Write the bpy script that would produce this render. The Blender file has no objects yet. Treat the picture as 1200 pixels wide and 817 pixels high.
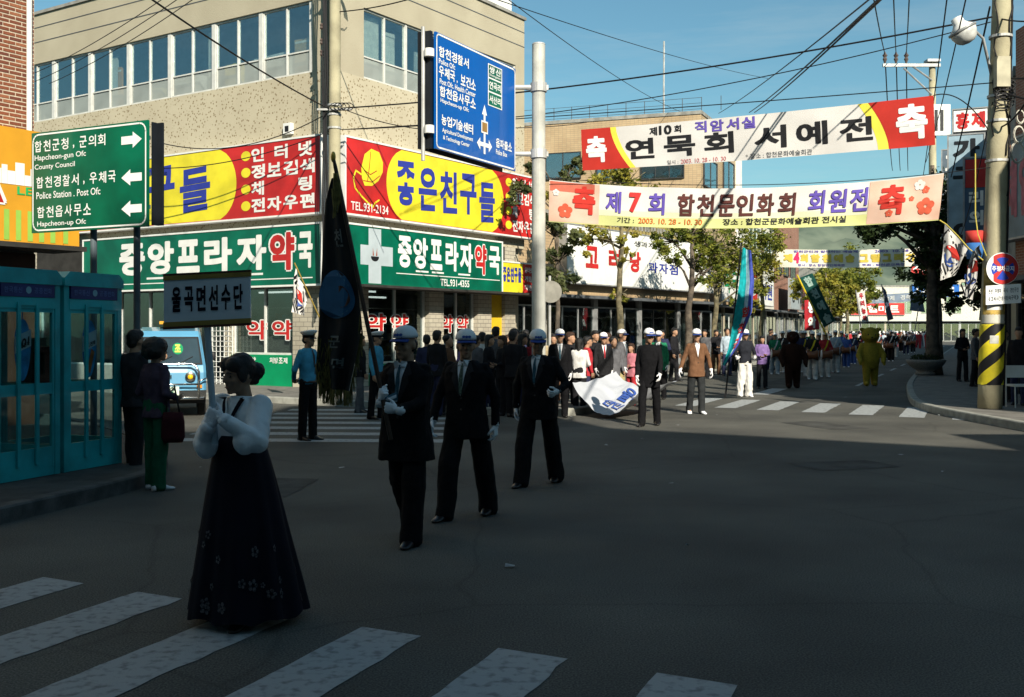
import bpy, math, random
from math import sin, cos, pi, radians, sqrt
from mathutils import Vector as V, Matrix, noise
from mathutils.bvhtree import BVHTree
random.seed(7)
SC = bpy.context.scene
COL = SC.collection

# ---------------------------------------------------------------- camera, sky, sun
CAMH = 1.70
FPX = 1250.0                      # focal length in pixels of the 1200 px wide photograph
cam_d = bpy.data.cameras.new('camera')
cam_d.sensor_width = 36.0
cam_d.lens = 36.0 * FPX / 1200.0
cam_d.shift_y = (388 - 408.5) / 1200.0
cam_d.clip_start = 0.05
cam_d.clip_end = 5000
cam = bpy.data.objects.new('camera', cam_d)
COL.objects.link(cam)
cam.location = (0, 0, CAMH)
cam.rotation_euler = (radians(90), 0, 0)
SC.camera = cam

SUN_U = V((.34, -.94)).normalized()       # horizontal direction towards the sun
SUN_EL = radians(30)
sun_dir = V((SUN_U.x * cos(SUN_EL), SUN_U.y * cos(SUN_EL), sin(SUN_EL)))
world = bpy.data.worlds.new("World")
SC.world = world
world.use_nodes = True
wn, wl = world.node_tree.nodes, world.node_tree.links
wn.clear()
w_out = wn.new('ShaderNodeOutputWorld')
w_bg = wn.new('ShaderNodeBackground')
w_sky = wn.new('ShaderNodeTexSky')
w_sky.sky_type = 'NISHITA'
w_sky.sun_disc = False
w_sky.sun_elevation = SUN_EL
w_sky.sun_rotation = math.atan2(sun_dir.x, sun_dir.y)
w_sky.air_density = 1.0
w_sky.dust_density = 0.8
w_sky.ozone_density = 1.0
w_bg.inputs['Strength'].default_value = 0.057
# thin cirrus streaks mixed over the sky colour
w_tc = wn.new('ShaderNodeTexCoord')
w_map = wn.new('ShaderNodeMapping'); w_map.inputs['Scale'].default_value = (1.6, 1.6, 13.0)
w_map.inputs['Rotation'].default_value = (0, radians(10), 0)
w_no = wn.new('ShaderNodeTexNoise'); w_no.inputs['Scale'].default_value = 1.9
w_no.inputs['Detail'].default_value = 6; w_no.inputs['Roughness'].default_value = .62
w_cr = wn.new('ShaderNodeValToRGB')
w_cr.color_ramp.elements[0].position = .50; w_cr.color_ramp.elements[0].color = (0, 0, 0, 1)
w_cr.color_ramp.elements[1].position = .80; w_cr.color_ramp.elements[1].color = (.22, .22, .22, 1)
w_tint = wn.new('ShaderNodeMixRGB'); w_tint.blend_type = 'MULTIPLY'; w_tint.inputs['Fac'].default_value = 1
w_tint.inputs['Color2'].default_value = SKY_TINT = (.95, 1.42, 1.36, 1)
w_mix = wn.new('ShaderNodeMixRGB'); w_mix.inputs['Color2'].default_value = (9.0, 9.6, 9.0, 1)
wl.new(w_tc.outputs['Generated'], w_map.inputs[0]); wl.new(w_map.outputs[0], w_no.inputs['Vector'])
wl.new(w_no.outputs['Fac'], w_cr.inputs[0]); wl.new(w_cr.outputs[0], w_mix.inputs['Fac'])
wl.new(w_sky.outputs[0], w_tint.inputs['Color1']); wl.new(w_tint.outputs[0], w_mix.inputs['Color1'])
wl.new(w_mix.outputs[0], w_bg.inputs['Color'])
wl.new(w_bg.outputs[0], w_out.inputs['Surface'])

sl = bpy.data.lights.new('sun', 'SUN')
sl.energy = 5.0
sl.angle = radians(0.55)
sl.color = (1.0, .92, .78)
sun = bpy.data.objects.new('sun', sl)
COL.objects.link(sun)
sun.location = (30, -60, 40)
sun.rotation_euler = sun_dir.to_track_quat('Z', 'Y').to_euler()

SC.view_settings.view_transform = 'Standard'
SC.view_settings.look = 'None'
SC.view_settings.exposure = 0.5
SC.view_settings.gamma = 1.0
SC.cycles.max_bounces = 6
SC.cycles.diffuse_bounces = 1
SC.cycles.glossy_bounces = 3
SC.cycles.transmission_bounces = 4
SC.cycles.transparent_max_bounces = 10
SC.cycles.use_denoising = True

# ---------------------------------------------------------------- materials
MATS = {}
def mat(name, col, rough=.8, var=.15, vs=6.0, bump=0.0, bs=40.0, spec=.3, metal=0.0, emit=None, alpha=None, col2=None, ramp=(.35, .65), det=5.0, coat=0):
    """Principled material whose colour wanders with noise between col and col2 (or darker col)."""
    if name in MATS: return MATS[name]
    m = bpy.data.materials.new(name); m.use_nodes = True
    nt = m.node_tree; n = nt.nodes; l = nt.links
    b = n['Principled BSDF']
    tc = n.new('ShaderNodeTexCoord')
    no = n.new('ShaderNodeTexNoise'); no.inputs['Scale'].default_value = vs; no.inputs['Detail'].default_value = det
    cr = n.new('ShaderNodeValToRGB')
    c2 = col2 if col2 else tuple(c * (1 - var) for c in col)
    c1 = col if col2 else tuple(min(1, c * (1 + var * .5)) for c in col)
    cr.color_ramp.elements[0].position, cr.color_ramp.elements[1].position = ramp
    cr.color_ramp.elements[0].color = (*c2, 1); cr.color_ramp.elements[1].color = (*c1, 1)
    l.new(tc.outputs['Object'], no.inputs['Vector']); l.new(no.outputs['Fac'], cr.inputs[0]); l.new(cr.outputs[0], b.inputs['Base Color'])
    b.inputs['Roughness'].default_value = rough
    b.inputs['Specular IOR Level'].default_value = spec
    b.inputs['Metallic'].default_value = metal
    if coat: b.inputs['Coat Weight'].default_value = coat
    if bump:
        n2 = n.new('ShaderNodeTexNoise'); n2.inputs['Scale'].default_value = bs; n2.inputs['Detail'].default_value = 4
        bp = n.new('ShaderNodeBump'); bp.inputs['Strength'].default_value = bump; bp.inputs['Distance'].default_value = .02
        l.new(tc.outputs['Object'], n2.inputs['Vector']); l.new(n2.outputs['Fac'], bp.inputs['Height']); l.new(bp.outputs[0], b.inputs['Normal'])
    if emit:
        b.inputs['Emission Color'].default_value = (*col, 1); b.inputs['Emission Strength'].default_value = emit
    if alpha is not None: b.inputs['Alpha'].default_value = alpha
    MATS[name] = m
    return m

def glass(name, tint=(.75, .85, .85), refl=.35, rough=.03):
    m = bpy.data.materials.new(name); m.use_nodes = True
    nt = m.node_tree; n = nt.nodes; l = nt.links; n.clear()
    o = n.new('ShaderNodeOutputMaterial'); t = n.new('ShaderNodeBsdfTransparent'); g = n.new('ShaderNodeBsdfGlossy')
    mx = n.new('ShaderNodeMixShader'); lw = n.new('ShaderNodeLayerWeight'); lw.inputs['Blend'].default_value = .5; fr = n.new('ShaderNodeMath'); fr.operation = 'POWER'; fr.inputs[1].default_value = 4.0; l.new(lw.outputs['Facing'], fr.inputs[0])
    ma = n.new('ShaderNodeMath'); ma.operation = 'MULTIPLY_ADD'; ma.inputs[1].default_value = .9; ma.inputs[2].default_value = refl
    tc = n.new('ShaderNodeTexCoord'); no = n.new('ShaderNodeTexNoise'); no.inputs['Scale'].default_value = .9
    bp = n.new('ShaderNodeBump'); bp.inputs['Strength'].default_value = .12; bp.inputs['Distance'].default_value = .05
    t.inputs[0].default_value = (*tint, 1); g.inputs['Color'].default_value = (.85, .95, .97, 1); g.inputs['Roughness'].default_value = rough
    l.new(tc.outputs['Object'], no.inputs['Vector']); l.new(no.outputs['Fac'], bp.inputs['Height']); l.new(bp.outputs[0], g.inputs['Normal'])
    l.new(fr.outputs[0], ma.inputs[0]); l.new(ma.outputs[0], mx.inputs[0]); l.new(t.outputs[0], mx.inputs[1]); l.new(g.outputs[0], mx.inputs[2])
    l.new(mx.outputs[0], o.inputs[0])
    return m

# ---------------------------------------------------------------- mesh helpers
class MB:
    """Collects faces of one part; build() links them as one mesh object."""
    def __init__(s): s.v = []; s.f = []; s.mi = []
    def add(s, vs, fs, mi=0, M=None):
        b = len(s.v)
        s.v += [tuple(M @ V(p)) if M is not None else tuple(p) for p in vs]
        s.f += [[b + i for i in f] for f in fs]; s.mi += [mi] * len(fs)
        return s
    def hexa(s, p, mi=0):      # 8 points: 4 bottom, 4 top, counter-clockwise seen from above
        return s.add(p, [(3, 2, 1, 0), (4, 5, 6, 7), (0, 1, 5, 4), (1, 2, 6, 5), (2, 3, 7, 6), (3, 0, 4, 7)], mi)
    def box(s, x0, x1, y0, y1, z0, z1, mi=0, F=None, M=None):
        p = [(x0, y0, z0), (x1, y0, z0), (x1, y1, z0), (x0, y1, z0), (x0, y0, z1), (x1, y0, z1), (x1, y1, z1), (x0, y1, z1)]
        if F: p = [F(a, c, -b) for a, b, c in p]       # frame: x along, y into the wall, z up
        if M is not None: p = [M @ V(q) for q in p]
        return s.hexa(p, mi)
    def fbox(s, F, u0, u1, v0, v1, w0, w1, mi=0):      # box in a wall frame, w = out of the wall
        return s.box(u0, u1, -w1, -w0, v0, v1, mi, F=F)
    def tube(s, pts, r, n=8, mi=0, caps=True, M=None):
        pts = [V(p) for p in pts]
        if M is not None: pts = [M @ p for p in pts]
        m = len(pts); rr = r if isinstance(r, (list, tuple)) else [r] * m
        b = len(s.v); up = None
        for i, p in enumerate(pts):
            t = (pts[min(i + 1, m - 1)] - pts[max(i - 1, 0)]).normalized()
            if up is None:
                up = V((0, 0, 1)) if abs(t.z) < .9 else V((1, 0, 0))
            x = t.cross(up)
            if x.length < 1e-5: x = t.cross(V((0, 1, 0)))
            x.normalize(); up = x.cross(t).normalized()
            for k in range(n):
                a = 2 * pi * k / n
                s.v.append(tuple(p + (x * cos(a) + up * sin(a)) * rr[i]))
        for i in range(m - 1):
            for k in range(n):
                a = b + i * n + k; c = b + i * n + (k + 1) % n
                s.f.append([a, c, c + n, a + n]); s.mi.append(mi)
        if caps:
            s.f.append([b + k for k in range(n)][::-1]); s.mi.append(mi)
            s.f.append([b + (m - 1) * n + k for k in range(n)]); s.mi.append(mi)
        return s
    def lathe(s, prof, n=16, c=(0, 0, 0), mi=0, M=None, caps=True):
        b = len(s.v)
        for r, z in prof:
            for k in range(n):
                a = 2 * pi * k / n
                p = V((c[0] + r * cos(a), c[1] + r * sin(a), c[2] + z))
                s.v.append(tuple(M @ p) if M is not None else tuple(p))
        for i in range(len(prof) - 1):
            for k in range(n):
                a = b + i * n + k; d = b + i * n + (k + 1) % n
                s.f.append([a, d, d + n, a + n]); s.mi.append(mi)
        if caps:
            s.f.append([b + k for k in range(n)][::-1]); s.mi.append(mi)
            s.f.append([b + (len(prof) - 1) * n + k for k in range(n)]); s.mi.append(mi)
        return s
    def loft(s, rings, mi=0, M=None, caps=True):   # rings: lists of equal length
        n = len(rings[0]); b = len(s.v)
        for r in rings:
            for p in r: s.v.append(tuple(M @ V(p)) if M is not None else tuple(p))
        for i in range(len(rings) - 1):
            for k in range(n):
                a = b + i * n + k; d = b + i * n + (k + 1) % n
                s.f.append([a, d, d + n, a + n]); s.mi.append(mi)
        if caps:
            s.f.append([b + k for k in range(n)][::-1]); s.mi.append(mi)
            s.f.append([b + (len(rings) - 1) * n + k for k in range(n)]); s.mi.append(mi)
        return s
    def ell(s, c, r, M=None, nu=12, nv=8, mi=0):
        rings = []
        for i in range(1, nv):
            t = pi * i / nv
            rings.append([(c[0] + r[0] * sin(t) * cos(2 * pi * k / nu), c[1] + r[1] * sin(t) * sin(2 * pi * k / nu), c[2] - r[2] * cos(t)) for k in range(nu)])
        return s.loft(rings, mi, M)
    def cap(s, p0, p1, r0, r1, n=10, M=None, mi=0):     # tapered capsule
        p0, p1 = V(p0), V(p1)
        if M is not None: p0, p1 = M @ p0, M @ p1
        t = (p1 - p0).normalized()
        P = []; R = []
        for a in (-80, -50, -20): P.append(p0 + t * r0 * sin(radians(a))); R.append(r0 * cos(radians(a)))
        for a in (20, 50, 80): P.append(p1 + t * r1 * sin(radians(a))); R.append(r1 * cos(radians(a)))
        return s.tube(P, R, n, mi)
    def grid(s, P, nu, nv, mi=0, thick=0):   # P(i/nu, j/nv) -> point; one sheet, or two sides when thick is a function
        b = len(s.v)
        for j in range(nv + 1):
            for i in range(nu + 1): s.v.append(tuple(P(i / nu, j / nv)))
        for j in range(nv):
            for i in range(nu):
                a = b + j * (nu + 1) + i
                s.f.append([a, a + 1, a + nu + 2, a + nu + 1]); s.mi.append(mi)
        return s
    def poly(s, pts, z0, z1, mi=0):     # vertical prism over a ground polygon (counter-clockwise)
        n = len(pts); b = len(s.v)
        s.v += [(p[0], p[1], z0) for p in pts] + [(p[0], p[1], z1) for p in pts]
        s.f.append(list(range(b, b + n))[::-1]); s.f.append(list(range(b + n, b + 2 * n))); s.mi += [mi, mi]
        for i in range(n):
            j = (i + 1) % n
            s.f.append([b + i, b + j, b + n + j, b + n + i]); s.mi.append(mi)
        return s
    def mesh(s, name, mats, smooth=False, off=(0, 0, 0)):
        me = bpy.data.meshes.new(name)
        o = V(off)
        me.from_pydata([tuple(V(p) - o) for p in s.v] if o.length else s.v, [], s.f)
        for m in (mats if isinstance(mats, (list, tuple)) else [mats]): me.materials.append(m)
        if any(s.mi): me.polygons.foreach_set('material_index', s.mi)
        if smooth: me.polygons.foreach_set('use_smooth', [True] * len(me.polygons))
        me.update()
        return me
    def build(s, name, mats, parent=None, smooth=False, local=False):
        """vertices are world coordinates unless local"""
        off = (0, 0, 0)
        mk = getattr(s, 'marks', None)
        if mk and name in ('lettering', 'service_list', 'red_letter') and parent is not None and len(mk) > 1 and len(mk) < 60 and mk[0][2] > .2 and not local:
            o = None        # large lettering: every character is a piece of its own
            ends = [m_[1] for m_ in mk[1:]] + [len(s.f)]; vend = [m_[0] for m_ in mk[1:]] + [len(s.v)]
            if mk[0][1] > 0: mk = [(0, 0, 0)] + mk; ends = [mk[1][1]] + ends; vend = [mk[1][0]] + vend
            for (v0, f0, _), fe, ve in zip(mk, ends, vend):
                c = MB(); c.v = s.v[v0:ve]; c.f = [[i - v0 for i in f] for f in s.f[f0:fe]]; c.mi = s.mi[f0:fe]; o = c.build('letter', mats, parent, smooth)
            return o
        if parent is not None and not local:
            r = parent
            while r.parent: r = r.parent
            off = r.location
        o = link(name, s.mesh(name, mats, smooth, off), parent)
        if name in ('small_lettering', 'roof_slat', 'emblem_lettering', 'cable_coil', 'telephone_number'): o['kind'] = 'stuff'
        return o

def link(name, me, parent=None, M=None):
    o = bpy.data.objects.new(name, me); COL.objects.link(o)
    if parent is not None: o.parent = parent
    if M is not None: o.matrix_local = M
    return o
def thing(name, label, cat, loc=(0, 0, 0), rz=0, group=None, scale=1):
    o = bpy.data.objects.new(name, None); COL.objects.link(o)
    o.empty_display_size = .2
    o.location = loc; o.rotation_euler = (0, 0, rz); o.scale = (scale,) * 3
    return tag(o, label, cat, group)
def tag(o, label=None, cat=None, group=None, kind=None):
    if label: o['label'] = label
    if cat: o['category'] = cat
    if group: o['group'] = group
    if kind: o['kind'] = kind
    return o
def structure(name, mb, m, smooth=False):
    return tag(mb.build(name, m, None, smooth), kind='structure')
def copy_tree(o, parent=None):
    c = o.copy(); COL.objects.link(c)
    if parent is not None: c.parent = parent
    for ch in list(o.children): copy_tree(ch, c)
    return c

# photograph pixel -> place
def rx(px): return (px - 600) / FPX
def P(px, py, d): return V((rx(px) * d, d, CAMH + (388 - py) * d / FPX))
def G(px, py):
    d = CAMH * FPX / (py - 388); return V((rx(px) * d, d, 0))
class Frame:
    """vertical wall frame: u runs to the right along the wall, v is height, w comes out of the wall"""
    def __init__(s, o, d):
        s.o = V((o[0], o[1], 0)); s.d = V((d[0], d[1], 0)).normalized(); s.n = V((s.d.y, -s.d.x, 0))
    def __call__(s, u, v, w=0): return s.o + s.d * u + s.n * w + V((0, 0, v))
    def u(s, px):
        r = rx(px); return (r * s.o.y - s.o.x) / (s.d.x - r * s.d.y)
    def v(s, px, py):
        return CAMH + (388 - py) * (s.o + s.d * s.u(px)).y / FPX
def between(a, b): return Frame((a[0], a[1]), (b[0] - a[0], b[1] - a[1]))

# ---------------------------------------------------------------- lettering
_txt = {}; _dim = {}
def glyphs(body, weight):
    k = (body, weight)
    if k not in _txt:
        c = bpy.data.curves.new('t', 'FONT'); c.body = body; c.resolution_u = 3; c.offset = weight
        o = bpy.data.objects.new('t', c)
        TMP.collection.objects.link(o)
        vl = TMP.view_layers[0]; vl.update()
        me = bpy.data.meshes.new_from_object(o.evaluated_get(vl.depsgraph))
        vs = [tuple(v.co) for v in me.vertices]; fs = [tuple(p.vertices) for p in me.polygons]
        bpy.data.objects.remove(o); bpy.data.curves.remove(c); bpy.data.meshes.remove(me)
        x0 = min(v[0] for v in vs); x1 = max(v[0] for v in vs); y0 = min(v[1] for v in vs); y1 = max(v[1] for v in vs)
        _dim[k] = (x1 - x0, y1 - y0)
        _txt[k] = ([((v[0] - x0) / (x1 - x0), (v[1] - y0) / (y1 - y0)) for v in vs], fs)
    return _txt[k]
TMP = bpy.data.scenes.new('tmp')
def text(mb, body, F, u0, u1, v0, v1, w=.006, weight=.02, mi=0, slant=0):
    """writes body into the rectangle u0..u1, v0..v1 of surface F(u, v, w)"""
    if not hasattr(mb, 'marks'): mb.marks = []
    if len(body) > 2: mb.marks = None
    if mb.marks is not None: mb.marks.append((len(mb.v), len(mb.f), (F(u0, v1, w) - F(u0, v0, w)).length))
    base = min(weight, .02); ex = weight - base
    vs, fs = glyphs(body, base)
    if ex <= .004:
        mb.add([F(u0 + (u1 - u0) * a, v0 + (v1 - v0) * b, w) for a, b in vs], fs, mi); return mb
    # bold: the strokes are laid down several times, slightly moved, each a hair above the last
    W_, H_ = _dim[(body, base)]; dx, dy = ex / (W_ + 2 * ex), ex / (H_ + 2 * ex)
    n = 8 if ex > .02 else 4
    for k in range(n):
        a_ = 2 * pi * (k + .5) / n; ox, oy = dx * (1 + cos(a_)), dy * (1 + sin(a_))
        mb.add([F(u0 + (u1 - u0) * (ox + a * (1 - 2 * dx)), v0 + (v1 - v0) * (oy + b * (1 - 2 * dy)), w + .0005 * k) for a, b in vs], fs, mi)
    return mb
def letters(mb, body, F, u0, u1, v0, v1, w=.006, weight=.02, mi=0, gap=.12):
    """like text() but every character gets an equal cell"""
    n = len(body); c = (u1 - u0) / (n - gap)
    for i, ch in enumerate(body):
        if ch in ',.': text(mb, ch, F, u0 + (i + .25) * c, u0 + (i + .4) * c, v0, v0 + (v1 - v0) * .25, w, weight, mi)
        elif ch != ' ': text(mb, ch, F, u0 + i * c, u0 + i * c + c * (1 - gap), v0, v1, w, weight, mi)
    return mb
def disc(mb, F, cu, cv, ru, rv, w=.004, n=28, mi=0, clip=None):
    pts = []
    for k in range(n):
        a = 2 * pi * k / n; u = cu + ru * cos(a); v = cv + rv * sin(a)
        if clip: u = min(max(u, clip[0]), clip[1]); v = min(max(v, clip[2]), clip[3])
        pts.append(F(u, v, w))
    return mb.add(pts, [list(range(n))], mi)
def shape(mb, F, pts, w=.004, mi=0):
    return mb.add([F(a, b, w) for a, b in pts], [list(range(len(pts)))], mi)
def strip(mb, F, pts, r, w=.004, mi=0):
    for i in range(len(pts) - 1):
        a, b = V(pts[i]), V(pts[i + 1]); d = (b - a).normalized(); q = V((-d.y, d.x)) * r; e = d * r * .6
        shape(mb, F, [a - q - e, b - q + e, b + q + e, a + q - e], w, mi)
    return mb
# ---------------------------------------------------------------- people
def remesh(mb, vox, it=3):
    """one continuous surface around everything collected in mb"""
    me = mb.mesh('t', [])
    o = bpy.data.objects.new('t', me); TMP.collection.objects.link(o)
    m = o.modifiers.new('r', 'REMESH'); m.mode = 'VOXEL'; m.voxel_size = vox; m.use_smooth_shade = True
    s = o.modifiers.new('s', 'SMOOTH'); s.iterations = it; s.factor = .5
    vl = TMP.view_layers[0]; vl.update()
    r = bpy.data.meshes.new_from_object(o.evaluated_get(vl.depsgraph))
    bpy.data.objects.remove(o); bpy.data.meshes.remove(me)
    return r
def wrinkle(me, amp, sc, seed=0, stretch=(1, 1, .45)):
    me.update()
    nr = [v.normal.copy() for v in me.vertices]
    o = V((seed * 7.3, seed * 3.1, seed))
    for v, n in zip(me.vertices, nr):
        q = V((v.co.x * stretch[0], v.co.y * stretch[1], v.co.z * stretch[2])) * sc + o
        k = noise.noise(q) + .5 * noise.noise(q * 2.3)
        v.co = v.co + n * amp * k
def fin(me, m):
    me.materials.clear(); me.materials.append(m)
    me.polygons.foreach_set('use_smooth', [True] * len(me.polygons)); me.update(); return me

def hand_blob(curl, p=1):
    """hand hanging from the wrist at the origin along -Z, palm facing +X*p, thumb towards -Y"""
    b = MB()
    b.cap((0, 0, .03), (0, 0, -.02), .026, .027)
    b.loft([[(p * (dx * cos(a)), y0 + w * sin(a), z) for a in [2 * pi * k / 12 for k in range(12)]]
            for z, w, dx, y0 in ((-.008, .026, .02, 0), (-.04, .037, .018, -.002), (-.075, .041, .016, 0), (-.092, .038, .013, 0))])
    for i, (y, L, z) in enumerate(((-.031, .072, -.088), (-.010, .082, -.093), (.011, .077, -.091), (.030, .06, -.084))):
        q = V((0, y, z)); a = 0
        for j, (f, r0, r1) in enumerate(((.45, .0098, .0092), (.31, .0092, .0086), (.26, .0086, .0075))):
            a += radians(curl * (1 + .12 * i) * (1, 1.15, .7)[j])
            q2 = q + V((p * sin(a), .02 * (i - 1.5), -cos(a))) * L * f
            b.cap(q, q2, r0, r1, 8); q = q2
    t0 = V((p * .006, -.026, -.022)); t1 = t0 + V((p * (.014 + curl * .0002), -.026, -.03)); t2 = t1 + V((p * (.012 + curl * .0003), -.006, -.031)); 
    b.cap(t0, t1, .014, .0115, 8); b.cap(t1, t2, .011, .009, 8)
    return b
_hands = {}
def hand_mesh(curl, p, vox=.0045):
    k = (curl, p, vox)
    if k not in _hands: _hands[k] = remesh(hand_blob(curl, p), vox, 2)
    return _hands[k]
def hand_matrix(wrist, d, thumb):
    z = -V(d).normalized(); t = V(thumb); t = (t - z * t.dot(z)).normalized(); y = -t; x = y.cross(z)
    M = Matrix((x, y, z)).transposed().to_4x4(); M.translation = wrist
    return M

def head_blob(b, M, fem=False):
    b.ell((0, .012, .022), (.074, .092, .102), M, 16, 12)
    b.ell((0, -.022, -.02), (.062, .064, .075), M, 14, 10)
    b.ell((0, -.03, -.062), (.046 if fem else .052, .052, .044), M, 12, 8)
    b.ell((0, -.068, -.092), (.022, .018, .016), M)                   # chin
    b.cap((0, -.082, .022), (0, -.101, -.018), .007, .0115, 8, M)     # nose
    b.ell((0, -.094, -.025), (.017, .012, .009), M)
    b.ell((-.028, -.066, .026), (.026, .018, .008), M); b.ell((.028, -.066, .026), (.026, .018, .008), M)   # brow
    b.ell((-.038, -.056, -.024), (.022, .022, .02), M); b.ell((.038, -.056, -.024), (.022, .022, .02), M)   # cheek
    b.ell((0, -.08, -.055), (.024, .011, .006), M); b.ell((0, -.079, -.066), (.02, .011, .007), M)          # lips
    for s in (-1, 1): b.ell((s * .075, .012, -.008), (.01, .02, .03), M)
    b.cap((0, .018, -.05), (0, .03, -.19), .05 if fem else .056, .058 if fem else .066, 12, M)

def seg_ring(c, rx_, ry, n=20, pw=2.0):
    out = []
    for k in range(n):
        a = 2 * pi * k / n; ca, sa = cos(a), sin(a)
        out.append((c[0] + rx_ * math.copysign(abs(ca) ** (2 / pw), ca), c[1] + ry * math.copysign(abs(sa) ** (2 / pw), sa), c[2]))
    return out

def proj(bvh, x, z, off, y0=-1.0, flip=False):
    h = bvh.ray_cast(V((x, -1.2 if not flip else 1.2, z)), V((0, 1 if not flip else -1, 0)))
    y = h[0].y if h[0] is not None else -.1
    return V((x, y - off if not flip else y + off, z))
def chest_strip(rows, bvh, off, n=6, thick=True):
    """rows of (x_left, x_right, z) laid on the garment's front"""
    mb = MB(); N = len(rows) - 1
    def pt(a, b):
        t = b * N; i = min(int(t), N - 1); f = t - i
        l = rows[i][0] * (1 - f) + rows[i + 1][0] * f; r = rows[i][1] * (1 - f) + rows[i + 1][1] * f; z = rows[i][2] * (1 - f) + rows[i + 1][2] * f
        return proj(bvh, l + (r - l) * a, z, off)
    mb.grid(pt, n, N * 5)
    return mb

def pose_points(p):
    """joint positions in the figure's own frame; the figure faces -Y"""
    J = {}
    tl, kl, tr, kr = p.get('legs', (4, 2, -4, 3))
    lean = p.get('lean', 0); sp = p.get('spread', .095)
    foot = []
    for s, th, kn in ((1, tl, kl), (-1, tr, kr)):
        a = radians(th); b = radians(th - kn)
        hip = V((s * sp, 0, 0)); knee = hip + V((s * .01, -sin(a), -cos(a))) * .425
        ank = knee + V((s * .005, -sin(b), -cos(b))) * .405
        J[s] = [hip, knee, ank, b]; foot.append(ank.z)
    zp = .085 - min(foot)
    for s in (1, -1):
        for i in range(3): J[s][i] = J[s][i] + V((0, 0, zp))
    J['z'] = zp
    J['lean'] = lean
    def tor(x, y, z):     # a torso point, z above the hips
        return V((x, y - lean * (z / .5) ** 1, zp + z))
    J['tor'] = tor
    for s in (1, -1):
        sh = tor(s * p.get('shw', .158), .012, .478)
        a = p.get('arms', {}).get(s)
        if a is None: a = p.get('swing', {}).get(s, 0)
        if isinstance(a, (int, float)):
            f = radians(a); g = radians(a + (14 if a >= 0 else 8))
            el = sh + V((s * p.get('el', .05), -sin(f) * .27, -cos(f) * .27)); wr = el + V((s * .005, -sin(g) * .245, -cos(g) * .245))
        else:
            el, wr = V(a[0]), V(a[1])
            el = sh + (el - sh).normalized() * .285
            wr = el + (wr - el).normalized() * .25
        J['a%d' % s] = (sh, el, wr)
    hy, hp = p.get('head', (0, 0)); hr = p.get('headroll', 0)
    J['H'] = Matrix.Translation(tor(0, -.02, .683)) @ Matrix.Rotation(radians(hy), 4, 'Z') @ Matrix.Rotation(radians(hp), 4, 'X') @ Matrix.Rotation(radians(hr), 4, 'Y') @ Matrix.Scale(1.07, 4)
    return J

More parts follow.
